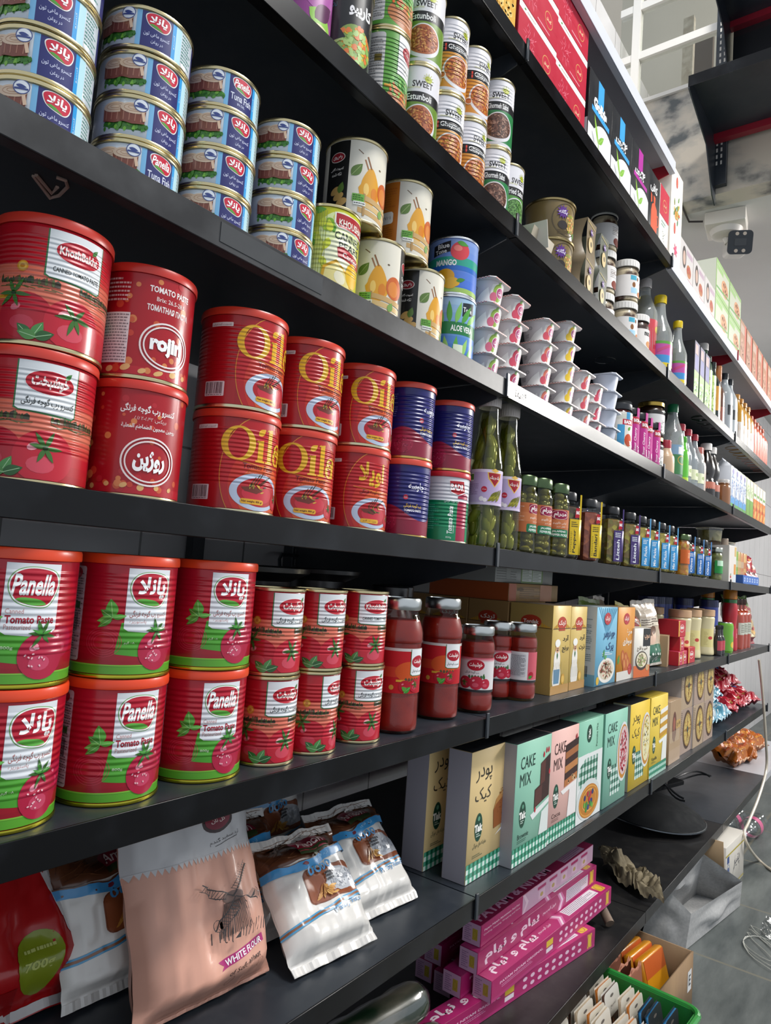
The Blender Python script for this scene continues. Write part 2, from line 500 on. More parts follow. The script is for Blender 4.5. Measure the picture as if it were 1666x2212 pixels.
# ================================================================== setting
YW = 0.48
FX = 2.75           # face of the mezzanine
FZ = 2.583          # underside of the mezzanine = low ceiling
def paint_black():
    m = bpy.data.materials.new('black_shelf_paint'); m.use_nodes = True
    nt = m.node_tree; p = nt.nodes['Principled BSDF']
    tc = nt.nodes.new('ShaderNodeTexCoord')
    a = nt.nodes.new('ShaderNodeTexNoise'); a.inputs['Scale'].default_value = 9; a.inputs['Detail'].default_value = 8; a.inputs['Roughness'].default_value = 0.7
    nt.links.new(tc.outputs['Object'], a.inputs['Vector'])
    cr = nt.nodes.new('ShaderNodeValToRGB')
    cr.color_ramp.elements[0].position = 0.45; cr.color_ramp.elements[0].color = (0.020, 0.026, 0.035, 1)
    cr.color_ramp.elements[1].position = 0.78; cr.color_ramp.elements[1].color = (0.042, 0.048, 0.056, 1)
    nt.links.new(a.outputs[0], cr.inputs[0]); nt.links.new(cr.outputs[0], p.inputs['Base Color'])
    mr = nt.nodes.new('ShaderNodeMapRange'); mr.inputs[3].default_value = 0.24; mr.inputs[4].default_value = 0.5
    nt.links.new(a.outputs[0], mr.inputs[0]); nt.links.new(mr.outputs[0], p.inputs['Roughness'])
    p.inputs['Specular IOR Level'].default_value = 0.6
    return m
def paint_dusty():
    m = bpy.data.materials.new('dusty_black_paint'); m.use_nodes = True
    nt = m.node_tree; p = nt.nodes['Principled BSDF']
    tc = nt.nodes.new('ShaderNodeTexCoord')
    a = nt.nodes.new('ShaderNodeTexNoise'); a.inputs['Scale'].default_value = 14; a.inputs['Detail'].default_value = 10; a.inputs['Roughness'].default_value = 0.75
    nt.links.new(tc.outputs['Object'], a.inputs['Vector'])
    cr = nt.nodes.new('ShaderNodeValToRGB')
    cr.color_ramp.elements[0].position = 0.48; cr.color_ramp.elements[0].color = (0.008, 0.008, 0.009, 1)
    cr.color_ramp.elements[1].position = 0.80; cr.color_ramp.elements[1].color = (0.16, 0.15, 0.13, 1)
    e = cr.color_ramp.elements.new(0.66); e.color = (0.022, 0.021, 0.02, 1)
    nt.links.new(a.outputs[0], cr.inputs[0]); nt.links.new(cr.outputs[0], p.inputs['Base Color'])
    p.inputs['Roughness'].default_value = 0.42
    return m
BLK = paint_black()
LIPB = noise_mat('black_edge_paint', '#0c0c0e', '#24262a', 11, 0.26, lo=0.5, hi=0.9)
LIPD = noise_mat('dusty_edge_paint', '#2a2b2d', '#47484a', 16, 0.4, lo=0.42, hi=0.75)
for _m in (LIPB, LIPD): _m.node_tree.nodes['Principled BSDF'].inputs['Specular IOR Level'].default_value = 0.25
DUST = paint_dusty()
def tile_mat(name, c1, c2, grout, bw, bh, mort, rough, sc3=(1, 1, 1), rotx=0.0, noise_sc=6.0, off=0.5, streak=False):
    m = bpy.data.materials.new(name); m.use_nodes = True
    nt = m.node_tree; p = nt.nodes['Principled BSDF']
    tc = nt.nodes.new('ShaderNodeTexCoord'); mp = nt.nodes.new('ShaderNodeMapping')
    mp.inputs['Rotation'].default_value = (rotx, 0, 0)
    nt.links.new(tc.outputs['Object'], mp.inputs[0])
    b = nt.nodes.new('ShaderNodeTexBrick')
    b.offset = off
    b.inputs['Scale'].default_value = 1.0; b.inputs['Brick Width'].default_value = bw; b.inputs['Row Height'].default_value = bh
    b.inputs['Mortar Size'].default_value = mort; b.inputs['Mortar'].default_value = lin(grout)
    nt.links.new(mp.outputs[0], b.inputs['Vector'])
    nz = nt.nodes.new('ShaderNodeTexNoise'); nz.inputs['Scale'].default_value = noise_sc; nz.inputs['Detail'].default_value = 9; nz.inputs['Roughness'].default_value = 0.65
    mp2 = nt.nodes.new('ShaderNodeMapping'); mp2.inputs['Scale'].default_value = sc3
    nt.links.new(tc.outputs['Object'], mp2.inputs[0]); nt.links.new(mp2.outputs[0], nz.inputs['Vector'])
    cr = nt.nodes.new('ShaderNodeValToRGB')
    cr.color_ramp.elements[0].position = 0.32; cr.color_ramp.elements[0].color = lin(c1)
    cr.color_ramp.elements[1].position = 0.68; cr.color_ramp.elements[1].color = lin(c2)
    nt.links.new(nz.outputs[0], cr.inputs[0])
    nt.links.new(cr.outputs[0], b.inputs['Color1']); nt.links.new(cr.outputs[0], b.inputs['Color2'])
    nt.links.new(b.outputs[0], p.inputs['Base Color'])
    p.inputs['Roughness'].default_value = rough
    return m
SLATE = tile_mat('slate_floor_tiles', '#3f4545', '#6b706e', '#6e6c60', 0.46, 0.33, 0.005, 0.42, (0.6, 2.6, 1), 0.0, 5.0)
WALLT = tile_mat('pale_wall_tiles', '#d6d4d5', '#e2e0e1', '#858383', 0.225, 0.62, 0.0022, 0.22, (1, 1, 1), PI/2, 2.0, 0.0)
MARBLE = noise_mat('veined_stone', '#55595a', '#c0b7a8', 5.5, 0.4, lo=0.36, hi=0.56, c3='#aaa59b', stretch=(1.5, 1.2, 2.0))
PLASTER = noise_mat('grey_plaster', '#bdbcb9', '#c6c5c2', 1.5, 0.85)
CREAM = noise_mat('cream_wall', '#b9b0a0', '#c8bfb0', 1.2, 0.85)

mb = MB(); mb.box(-1.5, 9.0, -3.2, YW, -0.05, 0.0, SLATE); struct('floor', mb)
mb = MB(); mb.box(-1.5, 9.0, YW, YW+0.08, 0.0, 3.4, WALLT); struct('wall_back', mb)
mb = MB(); mb.box(FX+0.02, 9.0, -3.2, YW, FZ, FZ+0.10, PLASTER); struct('ceiling', mb)
mb = MB(); mb.box(8.9, 9.0, -3.2, YW, 0.0, FZ, PLASTER); struct('wall_end', mb)
# stone band over the low ceiling, then the white-framed interior window
ledge = on_x(1402, 221, FX).z
mb = MB(); mb.box(FX, FX+0.10, -3.2, YW, FZ-0.002, ledge, MARBLE); struct('wall_mezzanine', mb)
mb = MB(); mb.box(FX-0.012, FX+0.12, -3.2, YW, ledge, ledge+0.016, M('#d9d6cf', 'matt')); struct('trim_1', mb)
mb = MB()
mb.box(FX+0.9, FX+1.0, -3.2, YW+0.6, FZ+0.1, 5.5, CREAM); struct('wall_mezzanine_back', mb)
WHITE = M('#ece9e2', 'plastic')
def wbar(pa, pb, w):
    a = on_x(*pa, FX); b = on_x(*pb, FX); return a, b
win = MB()
yv = on_x(1375, 60, FX).y
zt = 4.3
zh = on_x(1452, 92, FX).z
win.box(FX, FX+0.035, yv-0.016, yv+0.016, ledge+0.016, zt, WHITE)
win.box(FX+.002, FX+0.033, -3.2, YW, zh-0.016, zh+0.016, WHITE)
zh2 = zh+(zh-ledge)*0.98
win.box(FX+.002, FX+0.033, -3.2, YW, zh2-0.016, zh2+0.016, WHITE)
yv2 = yv-0.60
win.box(FX, FX+0.035, yv2-0.016, yv2+0.016, ledge+0.016, zt, WHITE)
struct('window_1', win)
g = MB(); g.box(FX+0.014, FX+0.018, -3.2, YW, ledge+0.016, zt, glass_mat('window_pane', '#f2f4f2', 0.03))
og = link('window_pane', g.mesh('window_pane'), bpy.data.objects['window_1'])
# a plank and a dark panel leaning behind the window
pl = MB(); p0 = on_x(1484, 190, FX+0.25); p1 = on_x(1476, 45, FX+0.25)
pl.box(FX+0.24, FX+0.27, p0.y-0.022, p0.y+0.022, FZ+0.1, p1.z, noise_mat('paint_spotted_wood', '#b8ab98', '#d8cfc0', 30, 0.8))
tag(link('plank', pl.mesh('plank')), 'paint-spotted wooden plank standing behind the white window frame', 'plank')
dp = MB(); q0 = on_x(1512, 175, FX+0.4)
dp.box(FX+0.40, FX+0.43, q0.y-0.05, q0.y+0.06, FZ+0.1, on_x(1490, 90, FX+0.4).z, M('#6b5f55', 'matt'))
tag(link('board', dp.mesh('board')), 'brown board leaning behind the window beside the plank', 'board')

# ------------------------------------------------------------------ shelving
LIPW = M('#c9ccd6', 'paint'); UNDW = noise_mat('grey_shelf_paint', '#9a9ca6', '#a6a6ae', 3, 0.4)
REDP = M('#a3182c', 'paint')
def shelf(level, bay, label, style='black', lipmat=None, depth=0.45):
    z = ZS[level]; x0, x1 = BX[bay]+0.0015, BX[bay+1]-0.0015
    L = x1-x0; t = empty('shelf_board', (x0, 0, z))
    deckm = {'black': BLK, 'dusty': DUST, 'white': UNDW}[style]
    lm = lipmat or {'black': LIPD if level == '1' and bay < 2 else LIPB, 'dusty': DUST, 'white': LIPW}[style]
    lh = 0.030 if style != 'white' else 0.034
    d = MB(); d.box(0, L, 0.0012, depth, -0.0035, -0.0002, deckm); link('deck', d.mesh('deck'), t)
    f = MB()
    f.box(0, L, -0.0012, 0.0012, -lh, 0.0, lm, 0.0006)
    f.box(0, L, 0.0013, 0.014, -lh, -lh+0.0016, lm)
    f.box(0, L, 0.0125, 0.014, -lh+0.0017, -lh+0.009, lm)
    link('front_lip', f.mesh('front_lip'), t)
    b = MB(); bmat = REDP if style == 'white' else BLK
    # tapered side plate at the right end, with the end tab that stands above the lip
    v = []
    for xx in (L-0.006, L-0.0035):
        v += [(xx, 0.0145, -0.0045), (xx, depth, -0.0045), (xx, depth, -0.155), (xx, 0.10, -0.058), (xx, 0.0145, -0.033)]
    b.add(v, [(0, 1, 2, 3, 4), (9, 8, 7, 6, 5), (0, 5, 6, 1), (1, 6, 7, 2), (2, 7, 8, 3), (3, 8, 9, 4), (4, 9, 5, 0)], bmat)
    if level in '01234t':
        b.box(L-0.007, L+0.001, -0.0055, -0.0014, -0.031, 0.009, bmat, 0.001)
    link('bracket', b.mesh('bracket'), t)
    c = on_y(0, 0, 0)
    tag(t, label, 'shelf', None)
    return t
SL = {
 ('1', 0): 'black shelf end at the far left, beside the tuna stacks', ('2', 0): 'black shelf end at the far left at tomato paste level',
 ('3', 0): 'black shelf end at the far left beside the red and green cans', ('4', 0): 'black shelf end at the far left beside the flour bags',
 ('0', 1): 'black shelf board carrying the bean and vegetable cans', ('t', 1): 'topmost black shelf board, above the bean cans',
 ('1', 1): 'black shelf board carrying the tuna and canned pear', ('2', 1): 'black shelf board carrying the large tomato paste cans',
 ('3', 1): 'black shelf board carrying green-banded cans and big sauce jars', ('4', 1): 'wide black shelf board under the flour bags',
 ('5', 1): 'lowest black shelf board under the wrapped rolls',
 ('t', 2): 'topmost black shelf board under the red tea boxes', ('0', 2): 'black shelf board carrying gold tins and nut spread jars',
 ('1', 2): 'black shelf board carrying the white jelly cups', ('2', 2): 'black shelf board carrying pickle bottles and jalapeno jars',
 ('3', 2): 'black shelf board carrying flour cartons and small sauce jars', ('4', 2): 'black shelf board under the cake mix boxes',
 ('5', 2): 'dusty lowest shelf board under the pink foil boxes',
 ('0', 3): 'black shelf board carrying yellow-capped bottles', ('1', 3): 'black shelf board carrying red-capped clear bottles',
 ('2', 3): 'black shelf board under the olive jars with blue tags', ('3', 3): 'black shelf board carrying the mayonnaise jars',
 ('4', 3): 'black shelf board under the pizza dough boxes', ('5', 3): 'lowest shelf board with the black pan lid and brown cloth',
 ('t', 3): 'white-edged top shelf carrying green cartons', ('t', 4): 'white-edged top shelf at the far end under orange cartons',
 ('0', 4): 'far shelf board carrying orange-red bottles', ('1', 4): 'far shelf board carrying juice cartons',
 ('2', 4): 'far shelf board carrying small colourful packets', ('3', 4): 'far shelf board carrying noodle packets',
 ('4', 4): 'far shelf board carrying candy bags', ('5', 4): 'lowest shelf board at the far end under orange packets',
}
for (lv, by), lab in SL.items():
    st = 'dusty' if lv == '5' and by in (2, 3) else ('white' if lv == 't' and by >= 3 else 'black')
    shelf(lv, by, lab, st)
hd = shelf('h', 2, 'white-edged overhead shelf above the red tea boxes', 'white', None, 0.34)
h1 = shelf('h', 1, 'white-edged overhead shelf continuing out of the picture top', 'white', None, 0.34)
for i, x in enumerate(BX[1:6]):
    u = MB()
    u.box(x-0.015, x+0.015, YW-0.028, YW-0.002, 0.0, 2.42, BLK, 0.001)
    for k in range(110):
        for s in (-0.006, 0.006): u.box(x+s-0.0018, x+s+0.0018, YW-0.0284, YW-0.0279, 0.06+k*0.021, 0.072+k*0.021, M('#9a9a9a', 'matt'))
    tag(link('upright_post', u.mesh('upright_post')), ['slotted black post behind the left end of the tuna shelf', 'slotted black post seen behind the small red cans', 'slotted black post behind the cartons of flour', 'slotted black post behind the mayonnaise jars', 'slotted black post at the far end of the shelving'][i], 'post')
u = MB(); u.box(0.765, 0.792, YW-0.02, YW-0.002, 0.30, 1.36, BLK, 0.001)
tag(link('upright_post', u.mesh('upright_post')), 'plain dark strip on the tiled wall above the second green-banded stack', 'post')
# paint mark on the underside of the tuna shelf, grey tape on its lip
pm = MB()
A = [on_z(72, 380, ZS['1']-0.0045), on_z(108, 428, ZS['1']-0.0045), on_z(128, 422, ZS['1']-0.0045), on_z(146, 404, ZS['1']-0.0045), on_z(142, 390, ZS['1']-0.0045), on_z(122, 383, ZS['1']-0.0045)]
B2 = [on_z(78, 378, ZS['1']-0.0045), on_z(112, 418, ZS['1']-0.0045), on_z(124, 404, ZS['1']-0.0045)]
for P in (A, B2): pm.tube(P, 0.0017, M('#d8bcae', 'matt'), 6)
tag(link('paint_scribble', pm.mesh('paint_scribble')), 'pale pink scribble on the dark underside of the tuna shelf', 'mark')
tp = MB(); a = on_y(560, 530, -0.0013); b = on_y(697, 605, -0.0013)
tp.box(a.x-0.05, b.x, -0.0019, -0.00135, ZS['1']-0.024, ZS['1']-0.004, M('#3c3f42', 'paper'))
tag(link('tape_strip', tp.mesh('tape_strip')), 'grey tape strip stuck on the front edge of the tuna shelf', 'tape')
# price scribble in marker on the jelly shelf lip
ms = Art(); ms.text('۹۵۸ سه تا', 0, 0, 42, '#15181a', 14, 0.0, persian=True)
mm = MB(); q = on_y(1125, 862, -0.0013)
mm.art(ms, lambda u, v, h: ((q.x+u, -0.0014-h, ZS['1']-0.015+v), (0, -1, 0)), 'matt')
tag(link('price_scribble', mm.mesh('price_scribble')), 'black marker writing on the jelly shelf edge by the joint', 'writing')
# ================================================================== cans
def can_parts(key, name, R, H, base, art, rib=None, lid=None, rim='#cfc196', rimm='steel', top_band=None, bottom='#b9a55c', band=None, baseband=None):
    """body with the printed sheet, upper closure (plastic lid or metal end), lower rim"""
    b = MB()
    lidh = 0.0085 if lid else 0.0
    zt = H-(0.004 if not lid else lidh)
    mats = M(base, 'tin', rib)
    b.lathe([(R-0.0012, 0.0035), (R-0.0004, 0.0045), (R-0.0004, zt-0.001), (R-0.0012, zt)], mats, 64)
    b.art(art, cylwrap(R-0.0004), 'tin', R*0.085, None, rib, clip=(0.0042, zt-0.0006))
    parts = [('body', b)]
    rm = M(rim, rimm)
    l = MB()
    if lid:
        lm = M(lid, 'plastic')
        l.lathe([(R-0.0015, zt), (R+0.0011, zt-0.0005), (R+0.0014, zt+0.001), (R+0.0012, H-0.0022), (R+0.0004, H-0.0004), (R-0.001, H), (R-0.0035, H-0.0004), (R-0.0045, H-0.0022), (0, H-0.0024)], lm, 64)
        parts.append(('lid', l))
    else:
        l.lathe([(R-0.0012, zt), (R+0.0006, zt+0.0002), (R+0.0009, zt+0.0016), (R+0.0006, zt+0.0034), (R-0.0006, H), (R-0.0018, H-0.0008), (R-0.0024, H-0.0040), (R-0.007, H-0.0042), (R-0.009, H-0.0030), (0, H-0.0030)], rm, 64)
        parts.append(('top_rim', l))
    q = MB()
    q.lathe([(0, 0.0026), (R-0.006, 0.0026), (R-0.0035, 0.0030), (R-0.0022, 0.0004), (R-0.0008, 0.0), (R+0.0005, 0.0006), (R+0.0008, 0.0020), (R+0.0004, 0.0036), (R-0.0012, 0.0038)], rm, 64)
    parts.append(('base_rim', q))
    product(key, name, parts)

# ---- tuna
def tuna_art(english):
    a = Art(); H = 40
    a.rect(0, 3, 29, H, '#2a2d6b'); a.rect(-4.5, 3, 0, H, '#78b4dd'); a.rect(29, 3, 33, H, '#2f9adb')
    a.rect(33, 3, 40, H, '#b9e0ea'); a.rect(62, 3, 100, H, '#2a2d6b')
    a.fine(41, 8, 58, 37, 9, '#5c8f86')
    a.text('کنسرو', 31, 21, 14, '#d8eef8', 2.4, 0, 0, PI/2, True)
    # chunks of fish on parsley
    a.ell(-25, 14, 21, 5.5, '#3f7a2c')
    for i in range(26): a.leaf(-44+i*1.55, 14+random.uniform(-3, 2.5), 5, 3, random.uniform(-2.6, -.5), random.choice(('#2f6a22', '#4f8f2f', '#76b43a', '#3c7d2a')))
    for cx, w, c in ((-34, 12, '#8a5040'), (-18, 11, '#7d4436')):
        a.poly([(cx-w, 29), (cx-w*0.95, 16), (cx, 14), (cx+w*0.95, 16), (cx+w, 29)], c)
        for k in range(4): a.line(cx-w*0.7+k*w*0.45, 17, cx-w*0.7+k*w*0.47, 28, 0.9, mixhex(c, '#d9a58c', .45))
        a.ell(cx, 29, w, 5.2, '#d9bfa6'); a.ring(cx, 29.3, w*0.72, 3.4, 0.5, '#b78f74'); a.ring(cx, 29.5, w*0.4, 1.8, 0.4, '#b78f74')
    a.poly([(-8.5, 28), (-6.5, 19), (-9, 18), (-11, 27)], '#e0c0a4')
    a.ell(-11.5, 33, 6.2, 6.2, '#e9eef4'); a.ring(-11.5, 33, 6.2, 6.2, 0.7, '#3d4c8a')
    a.leaf(-15.5, 34.2, 8, 3, -0.15, '#3d4c8a'); a.rect(-16.5, 30.6, -6.5, 32.2, '#3d4c8a')
    # red badge
    p = [(4, 33), (6, 36.5), (12, 38), (20, 37.5), (25, 35.5), (26, 31), (24, 25.5), (20, 23), (13, 23.8), (7, 26.5)]
    c0 = (15, 31)
    a.blob([(c0[0]+(x-c0[0])*1.08, c0[1]+(y-c0[1])*1.10) for x, y in p], '#e8ece9'); a.blob(p, '#c4203c')
    a.poly([(7, 26.3), (13, 23.8), (20, 23), (14, 26.5), (10, 27.5)], '#4f9a3a')
    if english:
        a.text('Panella', 15, 31.5, 19, '#ffffff', 8.5, 0.02, 0.2)
        a.text('Tuna Fish', 14.5, 16.5, 25, '#dfe4f4', 7.5, 0.012); a.text('IN OIL', 14.5, 9.5, 9, '#c7cdea', 2.6, 0.02)
    else:
        a.text('پانلا', 15, 30.8, 16, '#ffffff', 10, 0.03, 0.15, 0, True)
        a.text('کنسرو ماهی تون', 14.5, 17, 24, '#cdd2ee', 5.0, 0.012, 0, 0, True); a.text('در روغن', 15, 10.3, 11, '#cdd2ee', 4.0, 0.012, 0, 0, True)
    return a
TR, TH = 0.0418, 0.0433
can_parts('tuna', 'tuna_can', TR, TH, '#c9d2da', tuna_art(False))
can_parts('tuna_en', 'tuna_can', TR, TH, '#c9d2da', tuna_art(True))
# anchor pixels (white/blue edge) bottom to top
tun = [((205, 180), [(78, 232), (82, 130), (75, 30), (75, -60)], ()), ((405, 235), [(317, 340), (332, 255), (328, 165), (303, 75)], (0,)),
       ((552, 340), [(474, 455), (478, 370), (492, 275), (496, 185)], (3,)), ((684, 427), [(630, 535), (641, 455), (642, 370), (634, 285)], ())]
LV4 = ['at the bottom of', 'second from the bottom in', 'second from the top in', 'on top of']
z1 = ZS['1']
for si, (pr, anc, eng) in enumerate(tun):
    y = 0.02+TR; x = tangent_x(pr[0], pr[1], TR, 0.02)
    for k in range(4):
        xx, yy = x+random.uniform(-.0008, .0008), y+random.uniform(-.0008, .0008)
        rz = face_rot(anc[k][0], anc[k][1], xx, yy, TR)
        put('tuna_en' if k in eng else 'tuna', (xx, yy, z1+k*(TH+0.0003)), rz,
            'blue and white tuna can %s the %s tuna stack%s' % (LV4[k], ['leftmost', 'second', 'third', 'fourth, rightmost'][si], ', lettered Tuna Fish' if k in eng else ''), 'can', 'stacked tuna cans')

# ---- red tomato paste with village and tomatoes (two sizes)
def kb_art(H, english, lidded):
    a = Art(); h = H
    X0, X1 = -150, 150
    bands = [(0.02, 0.26, '#a80f1e', '#c01826'), (0.26, 0.40, '#c42a2c', '#d0604e'), (0.40, 0.66, '#d6745c', '#d06450'), (0.66, 0.80, '#c84038', '#b81a28'), (0.80, 0.985, '#b81a28', '#b01424')]
    for y0, y1, c0, c1 in bands: a.vgrad(X0, y0*h, X1, y1*h, c0, c1, 3)
    a.rect(-45, 0.66*h, -0.5, 0.98*h, '#ae1220')
    a.poly([(-1.2, 0.985*h), (-1.2, 0.595*h), (3, 0.575*h), (45, 0.555*h), (48, 0.58*h), (48, 0.985*h)], '#2f7042')
    a.poly([(0, 0.985*h), (0, 0.605*h), (3, 0.587*h), (45, 0.57*h), (47, 0.585*h), (47, 0.985*h)], '#dfe3e6')
    a.ell(25, 0.825*h, 19.5, 0.102*h, '#f0f0f0'); a.ell(25, 0.825*h, 19, 0.096*h, '#b8142a')
    a.leaf(36, 0.875*h, 8, 3.5, 0.9, '#3a7a35')
    if english:
        a.text('KhoshBakht', 25, 0.825*h, 33, '#f6e6e2', 0.075*h, 0.03); a.text('CANNED TOMATO PASTE', 25, 0.66*h, 40, '#3a3f3c', 0.04*h, 0.02)
    else:
        a.text('خوشبخت', 25, 0.825*h, 29, '#f6e6e2', 0.12*h, 0.04, 0, 0, True); a.text('کنسرو رب گوجه فرنگی', 25, 0.66*h, 41, '#2c302e', 0.075*h, 0.015, 0, 0, True)
    # coin and banner
    a.ell(-18, 0.645*h, 4.6, 4.6, '#c98a2a'); a.ell(-18, 0.645*h, 3.4, 3.4, '#d8a94c'); a.ell(-18, 0.645*h, 2, 1.5, '#b5762a')
    # village in dark line work
    for bx in (-34, 30, 92):
        for i in range(9):
            x = bx+i*5.2; w = random.uniform(3, 6); hh = random.uniform(2, 5.2)
            a.poly([(x, 0.505*h), (x+w, 0.505*h), (x+w, 0.505*h+hh), (x+w/2, 0.505*h+hh+1.8), (x, 0.505*h+hh)], random.choice(('#3c3428', '#4b3828', '#36382a', '#6a4434')))
            a.leaf(x-1, 0.50*h, random.uniform(5, 8), 2.4, PI/2, random.choice(('#39462a', '#4a5a30')))
            a.line(x-2, 0.495*h-random.uniform(0, 3), x+7, 0.495*h-random.uniform(0, 3), 0.7, '#4f5a34')
    a.poly([(-40, 0.40*h), (-16, 0.405*h), (-10, 0.385*h), (-16, 0.375*h), (-40, 0.37*h)], '#d79a2c'); a.text('فوق العاده', -26, 0.39*h, 16, '#7d3a18', 2.8, 0, 0, 0, True)
    for sx in (0, 112):
        a.tomato(-12+sx, 0.24*h, 0.21*h, '#b01228', '#dc7080', True, None, -0.5, 0.85)
        a.tomato(26+sx, 0.225*h, 0.235*h, '#c01a30', '#ee9aa6', True, None, 0.0, 0.30)
        for q, an in ((0, 2.4), (1, 1.1), (2, 0.35), (3, 2.9)):
            a.leaf(-6+sx+q*1.5, 0.07*h, 0.15*h, 0.085*h, an, ('#2c6b34', '#4d8f4a', '#2a5c2c', '#4f8a46')[q], '#a8cfa0')
    return a
KR, KH = 0.0478, 0.112
ribK = (0.0042, 0.028, 0.094, 0.0003)
can_parts('kb_fa', 'tomato_paste_can', KR, KH, '#b01424', kb_art(102, False, True), ribK, '#cf3a2c')
can_parts('kb_en', 'tomato_paste_can', KR, KH, '#b01424', kb_art(102, True, True), ribK, '#cf3a2c')
SR, SH = 0.0345, 0.098
ribS = (0.0045, 0.020, 0.084, 0.00035)
can_parts('kbs_fa', 'tomato_paste_can', SR, SH, '#b01424', kb_art(94, False, False).shift(0, 0, 1.0), ribS)
can_parts('kbs_en', 'tomato_paste_can', SR, SH, '#b01424', kb_art(94, True, False), ribS)

# ---- dark red with double white ring
def rojin_art(english):
    a = Art()
    a.rect(-150, 3, 150, 102, '#a80c1c'); a.rect(-60, 3, -30, 102, '#9c0a18'); a.rect(-150, 3, 150, 12, '#b81828')
    for i in range(40):
        x, y = random.uniform(-60, 60), random.choice((random.uniform(8, 24), random.uniform(40, 100))); r = random.uniform(1.5, 4)
        a.ell(x, y, r, r, random.choice(('#c8402c', '#cc5a34', '#b8202c', '#d6804a')), 12)
    for i in range(7): a.ell(-44+i*15, 9+random.uniform(-1, 4), random.uniform(2, 5), random.uniform(2, 3), '#e0b070', 12, 0.4)
    a.ring(22, 35, 26, 23, 1.6, '#f2e6e4', 44); a.ring(22, 35, 22.5, 19.5, 1.4, '#f2e6e4', 44)
    if english:
        a.text('rojin', 22, 35, 33, '#ffffff', 19, 0.05)
        a.text('TOMATO PASTE', 22, 88, 42, '#f4eae8', 6, 0.03); a.text('Brix: 26.5-28.5', 23, 79, 30, '#eed8d4', 4.2, 0.01); a.text('ТОМАТНАЯ ПАСТА', 22, 70, 44, '#f4eae8', 6, 0.03)
        a.rect(-42, 14, -14, 62, '#e6e0e0'); a.fine(-41, 15, -15, 61, 16, '#8a8488'); a.fine(-44, 72, -16, 96, 6, '#e0b8b4')
    else:
        a.text('روژین', 22, 35, 30, '#ffffff', 20, 0.05, 0, 0, True)
        a.text('کنسرو رب گوجه فرنگی', 18, 83, 52, '#f4eae8', 9, 0.03, 0, 0, True); a.text('بریکس: ۲۶/۵-۲۸/۵', 20, 74, 30, '#eed8d4', 4.5, 0, 0, 0, True); a.text('روجین معجون الطماطم المعلبة', 20, 66, 52, '#f4eae8', 6, 0.02, 0, 0, True)
        a.ring(-62, 35, 24, 23, 1.6, '#f2e6e4'); a.ring(-62, 35, 21, 19.5, 1.3, '#f2e6e4'); a.text('PASTE', -46, 83, 17, '#f4eae8', 5, 0.03); a.text('ПАСТА', -46, 70, 17, '#f4eae8', 5, 0.03)
    return a
RR_, RH = 0.0458, 0.110
can_parts('rojin_fa', 'tomato_paste_can', RR_, RH, '#a80c1c', rojin_art(False), None, '#cf3226')
can_parts('rojin_en', 'tomato_paste_can', RR_, RH, '#a80c1c', rojin_art(True), None, '#cf3226')

